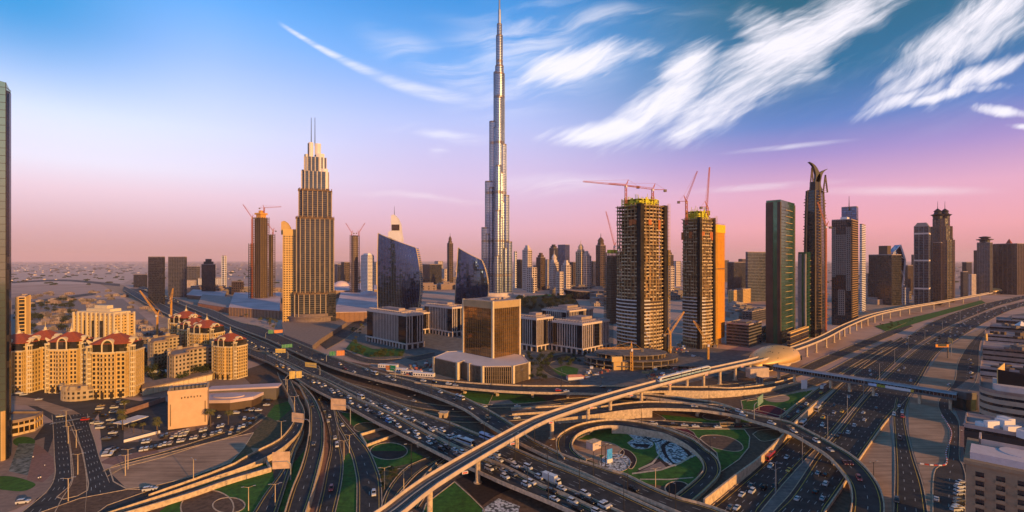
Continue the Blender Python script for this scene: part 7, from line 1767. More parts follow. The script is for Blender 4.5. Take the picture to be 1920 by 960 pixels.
for k, ((u, v), lb) in enumerate(zip([(124,800),(128,832),(143,840),(146,890),(235,892),(240,880),(516,952),(128,940),(466,958),(1455,921),(757,920),(721,918),(645,862),(655,850),(1638,920),(771,896),(1423,770),(1229,920),(1128,898),(1135,900)],
   ['leftmost lamp post on the avenue median near the crosswalk','lamp post at the median tip by the avenue','lamp post in the middle of the avenue median','lamp post low on the avenue median','lamp post beside the sand lot corner','lamp post at the edge of the parking entrance','lamp post on the lawn between two ramps','lamp post at the foot of the avenue median','cream lamp post on the lawn with round beds','lamp post at the bottom of the highway median','lamp post beside the lawn under the metro viaduct','lamp post in the shrub bed','lamp post left of the two at the slip road fork','lamp post right of the two at the slip road fork','lamp post standing in the sand triangle','tall dark lamp post left of the metro pier','lamp post beside the crimson flower bed','cream lamp post in the dark round bed','left one of the tall pair beside the loop ramp','right one of the tall pair beside the loop ramp'])):
    l_ = put([lpy, lp2][(k in (15, 18, 19, 14))], P(u, v), lb, 1.25 if k in (15, 18, 19) else 1.0, R(20)); l_['group'] = 'lamp posts on the ground'
# overhead sign gantries
signg = mat('sign_back_gold', (.62,.45,.14), .6); signgr = mat('sign_green', (.01,.20,.09), .5); signo = mat('sign_orange', (.60,.20,.04), .5); signp = mat('sign_back_pale', (.55,.38,.26), .6)
def gantry(label, a, b_, za, pans, zb, m=None, hgt=7.5):
    """post at picture point a (height za), arm to b; pans: list of (t0,t1,h,material)"""
    A_, B_ = P(a[0], a[1], za), P(b_[0], b_[1], zb); root = thing('overhead_sign', label, 'road sign', 'overhead direction signs', (0,0,0)); pt = MB(); d = (B_-A_); d.z = 0; top = A_+Vector((0,0,hgt)); pt.tube(A_, A_+Vector((0,0,hgt-1.5)), .3, .25, 8); c = top+d.normalized()*1.5; pt.tube(A_+Vector((0,0,hgt-1.5)), c, .25, .22, 8); pt.tube(c, A_+d+Vector((0,0,hgt)), .2, .15, 8); pt.build('mast', steel, root)
    for (t0, t1, h, mm) in pans:
        p = MB(); u_ = A_+d*t0+Vector((0,0,hgt)); v_ = A_+d*t1+Vector((0,0,hgt)); n_ = Vector((d.y, -d.x, 0)).normalized()*.35
        p.loft([u_+n_+Vector((0,0,-h*.45)), v_+n_+Vector((0,0,-h*.45)), v_+n_*1.5+Vector((0,0,-h*.45)), u_+n_*1.5+Vector((0,0,-h*.45))], [u_+n_+Vector((0,0,h*.55)), v_+n_+Vector((0,0,h*.55)), v_+n_*1.5+Vector((0,0,h*.55)), u_+n_*1.5+Vector((0,0,h*.55))], 0, True, True); pn = p.build('sign_panel', mm, root)
        r_ = MB(); n2 = n_*1.62; k = max(2, int((v_-u_).length/1.4))
        for j in range(k): w = u_.lerp(v_, (j+.5)/k); r_.bar(w+n2+Vector((0,0,-h*.44)), w+n2+Vector((0,0,h*.54)), .12, .12)
        r_.build('stiffener', steel if mm in (signg, signp) else whitecl, pn)
gantry('pair of cream sign backs over the ramp fork, middle left', (536,722), (563,720), 5.5, [(.25,.65,6,signg),(.70,1.1,5.5,signg)], 5.5)
gantry('yellow sign back over the far lanes of the middle flyover', (600,703), (575,700), 5.5, [(.3,1.15,4,signg)], 5.5)
gantry('smaller yellow sign back up the road beside a green sign', (540,672), (516,672), 5.5, [(.2,1.0,4,signg)], 5.5)
gantry('green direction sign over the middle lanes, farthest up the road', (528,663), (548,661), 5.5, [(0,1,3.6,signgr)], 5.5)
gantry('green and orange sign pair over the upper flyover, left one', (498,634), (530,632), 6, [(.15,.45,4.6,signgr),(.5,1,4,signo)], 6)
gantry('green and orange sign pair over the upper flyover, right one', (612,678), (650,676), 6, [(.15,.45,4.2,signgr),(.5,.9,5,signo)], 6)
gantry('green and red direction sign by the white site cabins', (741,708), (722,706), 6, [(.0,.6,4.5,signgr),(.5,.95,3.6,signo)], 6)
gantry('big cream sign back over the slip road, below the jammed flyover', (657,796), (626,794), 0, [(.3,1.2,7.2,signp)], 0, hgt=12)
gantry('cream sign back over the left ramp curve', (581,820), (552,816), 3.5, [(.45,1.2,5.4,signp)], 3.5, hgt=10)
gantry('wide brown slatted sign back over the dark forked ramp', (545,900), (510,902), 1, [(.05,1,8,signp)], 1, hgt=9)
gantry('green sign over the crimson bed beside the overpass', (1414,786), (1430,772), 6.5, [(.3,.95,5.5,signgr)], 6.5, hgt=9)
gantry('yellow sign over the highway, far right', (1784,668), (1778,664), 0, [(-.2,1.2,5,signg)], 0, hgt=16)
gantry('dark lattice sign frame over the frontage road', (1418,727), (1432,731), 0, [(0,1,5,dsteel)], 0, hgt=7)
# standing signs and billboards
bp_ = thing('sign_board', 'bright blue sign board on the pale stones inside the loop', 'sign', None, P(1143, 868), R(30)); a = MB(); a.box((0,0), 3.4, .3, 2.0, 7.2); a.build('board', mat('bright_blue', (.02,.25,.75), .5, col2=(.10,.42,.85), scale=.8), bp_); a = MB(); a.box((0,.1), 3.6, .8, 0, 2.1); a.build('plinth', whitecl, bp_)
bb_ = thing('white_billboard', 'white faced billboard on twin posts on the lawn by the highway', 'billboard', None, P(1508, 736), R(10)); a = MB(); a.box((0,0), 5, .4, 3, 10); a.build('board', whitecl, bb_)
for s_ in (-1.8, 1.8): a = MB(); a.tube((s_,.1,0), (s_,.1,3.2), .25); a.build('post', steel, bb_)
bb_ = thing('orange_billboard', 'dark billboard with glowing orange rim beside the right highway lanes', 'billboard', None, P(1777, 672), R(0)); a = MB(); a.box((-6,0), 14, .5, 12, 15); a.build('orange_face', mat('orange_panel', (.80,.30,.03), .6), bb_); a = MB(); a.box((-6,-.3), 9, .4, 12.8, 15.6); a.build('dark_face', dsteel, bb_); a = MB(); a.tube((0,0,0), (0,0,12), .7); a.build('post', concg, bb_)
rb_ = thing('red_white_barrier', 'red and white kerb blocks round the bare sand beside the service road', 'barrier', None, (0,0,0)); rw = [[], []]; q = crv([P(u, v) for u, v in ((1724,871),(1750,874),(1774,872),(1774,850),(1781,830),(1784,812),(1776,795),(1766,780))], 60); ab = [MB(), MB()]
for k in range(59): d = q[k+1]-q[k]; ab[k % 2].box((q[k]+q[k+1])/2, d.length*.8, .5, 0, .9, math.atan2(d.y, d.x))
ab[0].build('white_block', whitecl, rb_); ab[1].build('red_block', mat('red_paint', (.5,.06,.04), .6), rb_)
hv_ = MB(); rd = ROADS['A']; i0 = int(rd.n*.80)
for k in range(70):
    d0 = rd.len[i0]+k*1.5; p0 = rd.at_len(d0, .03); p1 = rd.at_len(d0+1.2, .115); n_ = (rd.at_len(d0+.8, .03)-p0)
    if d0 < rd.len[-1]-6: hv_.face([p0+Vector((0,0,.03)), p0+n_+Vector((0,0,.03)), p1+n_+Vector((0,0,.03)), p1+Vector((0,0,.03))])
tag(hv_.build('chevron_marking', white), kind='structure')
cwk = MB()
for k in range(22): a = P(99, 795).lerp(P(163, 784), k/21); cwk.face([(a.x-.5, a.y-2, .6), (a.x+.5, a.y-2, .6), (a.x+.5, a.y+2, .6), (a.x-.5, a.y+2, .6)])
for v in cwk.v: pass
cwk.v = [(x, y, ZL[0]+.05) for x, y, z in cwk.v]; tag(cwk.build('crosswalk_marking', white), kind='structure')

# ================================================================== METRO TRAIN
tr = thing('metro_train', 'blue and silver metro train running toward the golden station', 'train', None, (0,0,0)); d0, d1 = at_px('metro', [1243, 1336]); ncar = 5; tw = mat('train_white', (.72,.74,.76), .3, .2); tb_ = mat('train_blue', (.06,.30,.45), .3)
for c_ in range(ncar):
    a0, a1 = d0+(d1-d0)*c_/ncar+.3, d0+(d1-d0)*(c_+1)/ncar-.3; rings = []; wr = []; n = 6
    for k in range(n+1):
        t_ = a0+(a1-a0)*k/n; p = mrd.at_len(t_, .30); q = mrd.at_len(t_+.5, .30); dv = (q-p).normalized(); e = Vector((-dv.y, dv.x, 0)); s_ = .72 if (c_ == 0 and k == 0) or (c_ == ncar-1 and k == n) else 1
        rings.append([tuple(p+e*x*s_+Vector((0,0,z))) for x, z in ((-1.3,.4),(1.3,.4),(1.42,1.4),(1.3,3.2*s_+.3),(.8,3.75*s_),(-.8,3.75*s_),(-1.3,3.2*s_+.3),(-1.42,1.4))]); wr.append([tuple(p+e*x*s_+Vector((0,0,z))) for x, z in ((-1.46,1.6),(1.46,1.6),(1.40,2.7),(-1.40,2.7))])
    m_ = MB(); m_.rings(rings); cb = m_.build('carriage', tw, tr); m_ = MB(); m_.rings(wr[(1 if c_ == 0 else 0):(n if c_ == ncar-1 else n+1)]); m_.build('window', glassd, cb); m_ = MB(); m_.rings([[(x, y, z) for x, y, z in [tuple(Vector(r[0])*.5+Vector(r[7])*.5)]*1]+[] for r in rings]) if False else None
    m_ = MB()
    for r1, r2 in zip(rings, rings[1:]):
        for i_, j_ in ((0, 7), (1, 2)): m_.bar(Vector(r1[i_]).lerp(Vector(r1[j_]), .5), Vector(r2[i_]).lerp(Vector(r2[j_]), .5), .12, .5)
    m_.build('blue_stripe', tb_, cb)
    if c_ == 0: m_ = MB(); p = mrd.at_len(a0-.05, .30); q = mrd.at_len(a0+1, .30); dv = (q-p).normalized(); m_.bar(p+Vector((0,0,2.1)), p+dv*.5+Vector((0,0,2.1)), 1.7, 1.3); m_.build('windscreen', glassd, cb)
for k, (dd, lb) in enumerate(zip([12,52,92,132,172,215,262,312,365], ORD)):
    p = mrd.at_len(dd, 1.0)+Vector((0,0,-.2)); q_ = thing('round_viaduct_sign', f'{lb} red and white panel hanging on the right edge of the metro viaduct', 'sign', 'red and white panels on the viaduct edge', p, R(20)); a = MB(); a.box((1.2,0), 2.6, .9, -1.3, -.3); a.build('panel', whitecl, q_); a = MB(); a.box((1.2,-.48), 2.0, .12, -1.1, -.5); a.build('red_mark', mat('red_paint', None) if 'red_paint' not in MATS else MATS['red_paint'], q_)
# ================================================================== VEHICLES
CC = {'w': ('white', (.54,.54,.54)), 's': ('silver', (.38,.38,.40)), 'k': ('black', (.012,.012,.014)), 'g': ('grey', (.10,.105,.11)), 'r': ('red', (.38,.03,.025)), 'b': ('blue', (.03,.16,.45)), 'y': ('yellow', (.62,.38,.05)), 't': ('tan', (.36,.26,.15)), 'n': ('green', (.10,.45,.05)), 'm': ('maroon', (.09,.012,.014))}
def paint(c): return mat('car_paint_'+CC[c][0], CC[c][1], .22, .05, var=.03, spec=.6)
cglass = mat('car_glass', (.01,.012,.014), .06, spec=.9, var=.05); tyre = mat('tyre_rubber', (.015,.015,.015), .9)
lampw = mat('headlamp_lens', (.7,.68,.6), .15, spec=.9); lampr = mat('tail_lamp_lens', (.35,.01,.01), .2, spec=.8)
def car_proto(c, kind):
    """nose toward +x"""
    prof = {'saloon': (2.3, .9, [(-2.3,.45),(-2.28,.95),(-1.6,1.02),(1.05,.98),(2.15,.78),(2.3,.45)], [(-1.65,1.0),(-1.0,1.46),(.25,1.48),(1.1,.97)]),
            'suv': (2.4, .97, [(-2.35,.5),(-2.35,1.15),(-1.9,1.2),(1.1,1.16),(2.25,1.0),(2.4,.5)], [(-2.2,1.18),(-1.95,1.82),(.35,1.84),(1.15,1.15)]),
            'van': (2.5, .97, [(-2.5,.45),(-2.5,1.3),(-2.3,1.35),(1.5,1.3),(2.35,1.05),(2.5,.45)], [(-2.42,1.34),(-2.35,2.1),(1.1,2.12),(1.75,1.26)])}[kind]
    L, W_, bo, cb = prof; root = thing('car' if kind != 'van' else 'van', 'x', 'car' if kind != 'van' else 'van', None, (0,0,0)); b = MB()
    def side(pts, w, zb=None): return [(x, -w, z) for x, z in pts], [(x, w, z) for x, z in pts]
    lo = [(bo[0][0]+.1, .28)]+bo+[(bo[-1][0]-.1, .28)]
    rg = [[(x, y*W_, z) for x, z in [(px*(1 if abs(y) < .95 else .97), pz if abs(y) < .95 else pz-.05) for px, pz in lo]] for y in (-1, -.9, .9, 1)]
    b.rings([r[::-1] for r in rg]); roof = [(cb[1][0], cb[1][1]), (cb[2][0], cb[2][1])]
    b.loft([(roof[0][0]-.02, -W_*.76, roof[0][1]-.05), (roof[1][0]+.02, -W_*.76, roof[1][1]-.05), (roof[1][0]+.02, W_*.76, roof[1][1]-.05), (roof[0][0]-.02, W_*.76, roof[0][1]-.05)], [(roof[0][0]+.05, -W_*.72, roof[0][1]+.03), (roof[1][0]-.05, -W_*.72, roof[1][1]+.03), (roof[1][0]-.05, W_*.72, roof[1][1]+.03), (roof[0][0]+.05, W_*.72, roof[0][1]+.03)], 0, True, True)
    b.build('body', paint(c), root); g_ = MB()
    g_.loft([(cb[0][0], -W_*.9, cb[0][1]-.06), (cb[3][0], -W_*.9, cb[3][1]-.06), (cb[3][0], W_*.9, cb[3][1]-.06), (cb[0][0], W_*.9, cb[0][1]-.06)], [(cb[1][0], -W_*.74, cb[1][1]-.03), (cb[2][0], -W_*.74, cb[2][1]-.03), (cb[2][0], W_*.74, cb[2][1]-.03), (cb[1][0], W_*.74, cb[1][1]-.03)], 0, True, True)
    g_.build('window', cglass, root)
    return root
def wheels(root, xs, y, r_=.33):
    for x in xs:
        for s_ in (-1, 1): w = MB(); w.tube((x, s_*(y-.2), r_), (x, s_*(y+.02), r_), r_, n=10); w.build('wheel', tyre, root)
def lights(root, x, y, z):
    for s_ in (-1, 1):
        a = MB(); a.box((x, s_*y), .1, .34, z-.08, z+.08); a.build('headlight', lampw, root); a = MB(); a.box((-x, s_*y), .1, .34, z, z+.16); a.build('tail_light', lampr, root)
CP = {}
def get_proto(c, kind, near):
    k = (c, kind, near)
    if k not in CP:
        r_ = car_proto(c, kind)
        if near: wheels(r_, (-1.4, 1.4), .9 if kind == 'saloon' else .97); lights(r_, 2.27 if kind == 'saloon' else 2.38, .62, .72)
        CP[k] = [r_, False]
    e = CP[k]
    if not e[1]: e[1] = True; return e[0], True
    return e[0], False
VEH = []      # (road key or None, position, heading, colour, kind, lane name)
lanes_name = {3: ('left', 'middle', 'right'), 2: ('left', 'right')}
def drive(key, pts, rev=False, z=None):
    rd = ROADS[key]
    for it in pts:
        u, v, c = it[0], it[1], it[2]; kind = it[3] if len(it) > 3 else ('suv' if random.random() < .35 else 'saloon')
        i, w = rd.find(u, v+1); w = min(.95, max(.05, w)); p = rd.L[i].lerp(rd.R[i], w); d = rd.dirv(i)*(-1 if rev else 1); VEH.append((key, p, math.atan2(d.y, d.x), c, kind, w))
def rdrive(key, n, seed, lo=.0, hi=1.0, w0=.08, w1=.92, rev=False, nl=6, gap=9):
    rd = ROADS[key]; rnd = random.Random(seed); tries = 0; got = 0; mine = [q[1] for q in VEH]
    while got < n and tries < n*30:
        tries += 1; s_ = rd.len[-1]*(lo+(hi-lo)*rnd.random()); lane = rnd.randrange(nl); w = w0+(w1-w0)*(lane+.5)/nl; p = rd.at_len(s_, w)
        if any((p-q).length_squared < gap**2 for q in mine): continue
        k = next((i for i in range(rd.n-1) if rd.len[i+1] >= s_), rd.n-2); d = rd.dirv(k)*(-1 if rev else 1); c = rnd.choices('wsgkrytbm', (50,13,12,16,3,3,2,1,2))[0]
        VEH.append((key, p, math.atan2(d.y, d.x), c, rnd.choices(('saloon','suv','van'), (62,30,8))[0], w)); mine.append(p); got += 1
def z6(ox, oy, pts): return [(ox+x/6, oy+y/6, *r) for x, y, *r in pts]
A2 = z6(500,680,[(100,35,'y'),(140,15,'w'),(190,45,'y'),(170,25,'w'),(230,60,'w'),(252,85,'g'),(290,92,'w'),(318,115,'w'),(415,140,'w'),(470,165,'g'),(540,215,'w','van'),(600,222,'w'),(605,258,'s'),(660,250,'w'),(705,300,'w'),(755,328,'w'),(780,308,'s'),(800,355,'g'),(850,350,'k'),(945,390,'w'),(960,450,'w'),(1030,485,'w'),(1100,488,'k'),(1120,525,'w'),(1170,545,'k'),(1255,550,'w'),(1240,592,'k')])
A3 = z6(680,680,[(235,622,'k'),(268,606,'w'),(305,660,'b','van'),(345,640,'w'),(390,705,'w','suv'),(415,680,'k'),(480,765,'w'),(527,740,'g'),(620,790,'w'),(645,840,'w'),(725,830,'w'),(780,905,'w'),(815,883,'g')])
A4 = z6(780,800,[(320,215,'k'),(318,255,'k'),(455,260,'w'),(425,295,'g'),(545,295,'w'),(505,335,'w'),(800,455,'w','van'),(835,428,'g'),(975,480,'s'),(1010,560,'w'),(1130,550,'g'),(1250,650,'w','suv'),(1305,625,'w','suv')])
A5 = z6(980,800,[(300,705,'k','suv'),(325,782,'w'),(520,805,'w','suv'),(585,890,'k','suv'),(810,930,'w')])
drive('A', A2+A3+A4+A5, rev=False)
B2 = z6(500,680,[(1200,450,'w'),(1212,483,'w'),(1260,474,'g'),(1330,495,'w'),(1400,550,'w'),(1412,528,'w')])
B3 = z6(680,680,[(250,497,'w'),(330,552,'r'),(335,528,'w'),(392,560,'w'),(400,595,'k'),(490,625,'w'),(600,640,'w'),(565,655,'k'),(700,685,'w'),(705,715,'k'),(810,730,'w'),(815,760,'w'),(900,755,'w'),(940,825,'w'),(1010,815,'w'),(1280,925,'k')])
B4 = z6(780,800,[(870,340,'w'),(955,315,'w','van'),(980,385,'w'),(1075,378,'w'),(1115,435,'w'),(1235,495,'k'),(1255,450,'w','van')])
B5 = z6(980,800,[(205,570,'s'),(235,540,'k'),(410,605,'n'),(440,685,'w'),(650,780,'k'),(680,735,'w','suv'),(760,830,'k','suv'),(925,860,'w'),(940,900,'w','suv')])
drive('BC', B2+B3+B4+B5); drive('BC', [(763,767,'w')], rev=True)
random.seed(5); rdrive('BC', 26, 21, .02, .33, .45, .95, nl=3, gap=8)
drive('F3', z6(680,680,[(25,70,'w'),(265,147,'w'),(355,187,'w'),(880,325,'w'),(1045,415,'k'),(1195,495,'w'),(1385,598,'t')])+z6(980,800,[(1290,715,'k','suv')])+[(562,650,'y'),(575,672,'w'),(530,648,'w'),(605,673,'w'),(640,682,'w'),(665,696,'w'),(650,690,'m'),(520,642,'y')]); rdrive('F3', 20, 3, .02, .42, nl=3, gap=16)
drive('F3a', z6(680,680,[(580,190,'k'),(692,197,'w'),(775,210,'k'),(965,232,'w'),(1040,247,'s')])+[(1126,725,'k'),(1040,731,'r'),(1065,732,'w'),(1138,734,'w')])
drive('G', z6(1280,680,[(140,483,'s'),(440,500,'k'),(640,540,'w'),(515,545,'k'),(690,583,'w'),(1035,682,'w'),(1210,715,'t'),(1262,765,'w')])+z6(1420,800,[(625,135,'w'),(810,247,'s'),(960,380,'m'),(1075,420,'m'),(1125,560,'r')]))
drive('street_n', z6(1280,680,[(20,695,'s'),(140,705,'w'),(255,712,'k'),(380,715,'w'),(610,710,'m'),(770,700,'t')])+z6(1060,680,[(1040,680,'w'),(1180,690,'k')]))
drive('slip_k', z6(1280,680,[(1385,460,'w'),(1330,500,'k'),(1280,548,'w'),(1190,607,'g')])+[(1556,718,'g'),(1540,735,'y')])
drive('hw_left', z6(1420,800,[(150,430,'w'),(335,320,'w'),(355,475,'y'),(65,710,'k'),(190,680,'k')])+z6(1200,800,[(1150,730,'w'),(1255,740,'w'),(1250,635,'g'),(1385,710,'k'),(1005,880,'g'),(1095,915,'w')])+[(1565,759,'k'),(1563,773,'s'),(1578,771,'y'),(1592,742,'w'),(1544,780,'y'),(1543,794,'w'),(1612,721,'t'),(1628,655,'w'),(1632,694,'w'),(1632,702,'w')], rev=True)
rdrive('hw_left', 70, 8, .30, .98, nl=6, gap=13, rev=True)
drive('hw_right', z6(1420,800,[(685,490,'s'),(770,515,'k'),(770,650,'w'),(655,695,'k'),(735,785,'s'),(450,800,'w'),(1020,65,'w'),(920,85,'k')])+[(1617,774,'w'),(1620,787,'w'),(1602,797,'w'),(1590,811,'w'),(1645,739,'w'),(1644,764,'g'),(1572,815,'k'),(1695,689,'w'),(1709,712,'w'),(1686,693,'w')])
rdrive('hw_right', 110, 9, .34, .98, nl=6, gap=12)
drive('ramp_right', [(1684,759,'w'),(1679,777,'w'),(1691,771,'w'),(1690,779,'r'),(1692,823,'k'),(1685,942,'k')])
drive('road_r3', [(592,745,'y'),(603,748,'k'),(614,752,'k'),(611,767,'g'),(615,780,'w'),(616,788,'s'),(627,820,'w'),(627,836,'w','van'),(619,917,'r')]); drive('road_r4', [(643,797,'w'),(701,922,'w','suv')])
drive('road_r6', [(827,874,'t','van'),(807,892,'k'),(797,899,'w')]); drive('R2L', [(555,742,'g'),(512,760,'k')][:1]); drive('R2M', [(585,760,'k'),(590,827,'g')])
drive('street_h', [(913,761,'w'),(966,760,'w'),(788,748,'s')]); drive('street_h2', [(973,782,'w')]); drive('service', [(1754,931,'w')])
drive('turning_road', [] ) if False else None
# longer vehicles
def bus(label, key, u, v, L, body, stripe=None, rev=False, name='bus', h=3.1, px=None):
    rd = ROADS[key]; i, w = rd.find(u, v); p = rd.L[i].lerp(rd.R[i], min(.92, max(.08, w))); d = rd.dirv(i)*(-1 if rev else 1); root = thing(name, label, name, None, p+Vector((0,0,.01)), math.atan2(d.y, d.x)); a = MB()
    a.rings([[(x, y, z) for y, z in ((-1.25,.35),(1.25,.35),(1.28,1.4),(1.2,h-.15),(1.0,h),(-1.0,h),(-1.2,h-.15),(-1.28,1.4))][::-1] for x in (-L/2, -L/2+.15, L/2-.35, L/2)]); a.build('body', body, root)
    a = MB(); a.prism([(-L/2+.3,-1.31),(L/2-.25,-1.31),(L/2-.25,1.31),(-L/2+.3,1.31)], 1.45, 2.4); a.build('window', cglass, root); a = MB(); a.box((L/2+.01, 0), .1, 2.2, 1.2, 2.6); a.build('windscreen', cglass, root)
    if stripe: a = MB(); a.prism([(-L/2+.2,-1.33),(L/2-.2,-1.33),(L/2-.2,1.33),(-L/2+.2,1.33)], .7, 1.2); a.build('side_stripe', stripe, root)
    a = MB(); a.box((-L*.2, 0), 2.2, 1.6, h, h+.25); a.build('roof_unit', greyst, root); wheels(root, (-L*.30, L*.34), 1.2, .48); lights(root, L/2+.02, .9, .75)
bus('long white coach on the middle flyover in the jammed lanes near the metro viaduct', 'BC', 872, 829, 12, paint('w'), mat('lavender_stripe', (.35,.33,.5), .5))
bus('pale lavender coach in the far lane about to pass under the metro viaduct', 'BC', 910, 821, 12, mat('lavender_coach', (.50,.48,.62), .35), None, True)
bus('white minibus in the far jammed lanes above the blue van', 'BC', 675, 745, 7, paint('w'), None, False, 'minibus', 2.7)
bus('white minibus on the upper flyover beside the white site cabins', 'F3', 705, 701, 8, paint('w'), paint('k'), False, 'minibus', 2.8)
bus('dark sided coach on the upper flyover where it bends right', 'F3', 864, 747, 9, paint('w'), paint('k'), False, 'bus', 2.9)
bus('red bus on the left highway lanes beside the golden wall', 'hw_left', 1436, 860, 11, paint('r'), goldcl, True)
bus('white bus in the outer left highway lane behind the curved overpass', 'hw_left', 1534, 767, 10, paint('w'), paint('k'), True)
bus('white bus emerging beside the end of the golden wall', 'hw_left', 1505, 793, 10, paint('w'), None, True)
bus('white bus on the slip road below the footbridge', 'slip_k', 1547, 726, 10, paint('w'), paint('k'))
bus('cream minibus under the overpass on the garden slip road', 'street_n', 1363, 798, 9, paint('t'), None, False, 'minibus', 2.7)
rd = ROADS['BC']; i, w = rd.find(1033, 901); p = rd.L[i].lerp(rd.R[i], w); d = rd.dirv(i); tk = thing('box_truck', 'white box truck in the jammed lanes right of the metro viaduct', 'truck', None, p, math.atan2(d.y, d.x)); a = MB(); a.prism([(-5,-1.2),(2.2,-1.2),(2.2,1.2),(-5,1.2)], .9, 3.6); a.build('cargo_box', paint('w'), tk)
a = MB(); a.loft([(2.4,-1.1,.5),(4.5,-1.1,.5),(4.5,1.1,.5),(2.4,1.1,.5)], [(2.4,-1.05,2.7),(3.9,-1.0,2.7),(3.9,1.0,2.7),(2.4,1.05,2.7)], 0, True, True); a.build('cab', paint('w'), tk); a = MB(); a.loft([(3.3,-1.12,1.6),(4.25,-1.12,1.6),(4.25,1.12,1.6),(3.3,1.12,1.6)], [(3.3,-1.08,2.4),(4.05,-1.05,2.4),(4.05,1.05,2.4),(3.3,1.08,2.4)], 0, True, True); a.build('window', cglass, tk); wheels(tk, (-3.6, 3.2), 1.1, .48)
PLACE = {'A': 'on the jammed near flyover', 'BC': 'on the middle flyover', 'F3': 'on the upper flyover', 'F3a': 'on the level flyover branch', 'G': 'on the curved overpass', 'street_n': 'on the garden slip road', 'slip_k': 'on the slip road beside the lawn', 'hw_left': 'on the left highway side', 'hw_right': 'on the right highway side', 'ramp_right': 'on the right hand ramp', 'road_r3': 'on the bottom left slip road', 'road_r4': 'on the branching slip road', 'road_r6': 'under the metro viaduct', 'R2L': 'on the left ramp', 'R2M': 'on the middle ramp', 'street_h': 'on the street beyond the middle flyover', 'street_h2': 'on the street by the channel', 'service': 'on the service road', 'P1': 'parked in the row nearest the street', 'P2': 'parked in the row below the peach hall', 'P3': 'parked left of the school yard', 'P4': 'parked at the bottom right corner', 'P5': 'near the crossroads', 'P6': 'parked by the round annex', 'P7': 'along the right edge street'}
ln = {'A': 3, 'BC': 6, 'hw_left': 6, 'hw_right': 6, 'F3': 3}
def parked(key, pts, ang):
    for u, v, c in pts: VEH.append((key, P(u, v, .6)*1.0+Vector((0,0,ZL[0]+.02-.6)), ang+random.uniform(-.03,.03), c, random.choice(('saloon','suv')), 0))
def rz_(a, b_): d = P(*b_)-P(*a); return math.atan2(d.y, d.x)
q2 = lambda pts: [(x/3.69, 700+y/3.69, c) for x, y, c in pts]
parked('P1', q2([(982,532,'w'),(1018,526,'w'),(1050,518,'g'),(1080,513,'k'),(1112,503,'w'),(1143,494,'w'),(1178,489,'s'),(1240,472,'w'),(1267,467,'w'),(1327,452,'w'),(1355,447,'w'),(1413,435,'s'),(1470,423,'s'),(1497,418,'g'),(1525,407,'w'),(1593,417,'s'),(1650,403,'g')]), rz_((300,848),(310,835)))
parked('P2', q2([(998,478,'w'),(1028,474,'w'),(1125,445,'k'),(1157,430,'g'),(1192,446,'w'),(1220,433,'w'),(1243,418,'w'),(1252,433,'w'),(1270,408,'s'),(1298,402,'w'),(1282,427,'w'),(1393,399,'w'),(1422,392,'w'),(1512,372,'w'),(1540,366,'w'),(1605,385,'t'),(1658,377,'w'),(1685,369,'w'),(1732,357,'k'),(1692,316,'w'),(1725,320,'k'),(1752,322,'k'),(1516,303,'w')]), rz_((300,830),(310,818)))
parked('P3', q2([(765,325,'w'),(770,350,'g'),(776,385,'k'),(782,415,'w'),(790,440,'k'),(735,455,'g'),(722,300,'k'),(640,330,'k'),(655,345,'w'),(685,350,'w'),(693,380,'w'),(740,570,'w'),(745,560,'w'),(757,545,'w'),(790,530,'k'),(765,540,'s')]), R(15))
parked('P5', q2([(420,300,'w'),(590,323,'r'),(270,183,'s'),(135,140,'w'),(165,150,'w'),(515,180,'w'),(490,178,'k'),(470,168,'s'),(700,227,'t'),(690,247,'w'),(670,275,'k'),(790,240,'w'),(830,200,'w'),(850,215,'s'),(785,270,'w'),(1000,142,'w'),(350,125,'k'),(375,130,'k'),(1028,808,'w'),(1050,803,'w'),(160,895,'w')]), R(20))
parked('P6', q2([(1735,100,'w'),(1745,115,'w'),(1750,130,'s'),(1760,200,'w'),(1700,265,'k'),(1728,260,'w'),(1750,252,'k'),(1633,278,'w'),(1768,190,'k')])+[(500,760,'w'),(505,752,'k'),(485,770,'w'),(470,745,'w'),(476,752,'s')], R(10))
parked('P4', [(1800,914,'w'),(1799,920,'w'),(1798,927,'s'),(1798,940,'g'),(1797,946,'k'),(1796,953,'w'),(1802,905,'s'),(1793,957,'w')], R(8)); parked('P7', [(1780,722,'w'),(1820,690,'g'),(1821,700,'w'),(1822,710,'k'),(1818,675,'s'),(1822,683,'m')], R(30))
VEH.sort(key=lambda q: q[1].length); FAR = VEH[300:]; VEH = VEH[:300]; cnt = {}
fm_ = MB()      # beyond the three hundred nearest, the rest of the traffic
for (key, p, a_, c, kind, w) in FAR:
    mi = 'wskgrb'.index(c) if c in 'wskgrb' else 3; ca, sa = math.cos(a_), math.sin(a_); h_ = .3 if kind != 'saloon' else 0
    T_ = lambda x, y: (p.x+x*ca-y*sa, p.y+x*sa+y*ca)
    fm_.prism([T_(-2.3,-.9), T_(2.3,-.9), T_(2.3,.9), T_(-2.3,.9)], p.z+.3, p.z+.95+h_, mi)
    fm_.loft([(*T_(x, y), p.z+.95+h_) for x, y in ((-1.8,-.85),(1.1,-.85),(1.1,.85),(-1.8,.85))], [(*T_(x, y), p.z+1.45+h_*1.6) for x, y in ((-1.2,-.65),(.4,-.65),(.4,.65),(-1.2,.65))], 6, False, False)
    fm_.prism([T_(-1.2,-.65), T_(.4,-.65), T_(.4,.65), T_(-1.2,.65)], p.z+1.45+h_*1.6, p.z+1.5+h_*1.6, mi)
tag(fm_.build('distant_traffic', [paint(c) for c in 'wskgrb']+[cglass]), kind='stuff', label='distant cars spread over the far highway lanes')
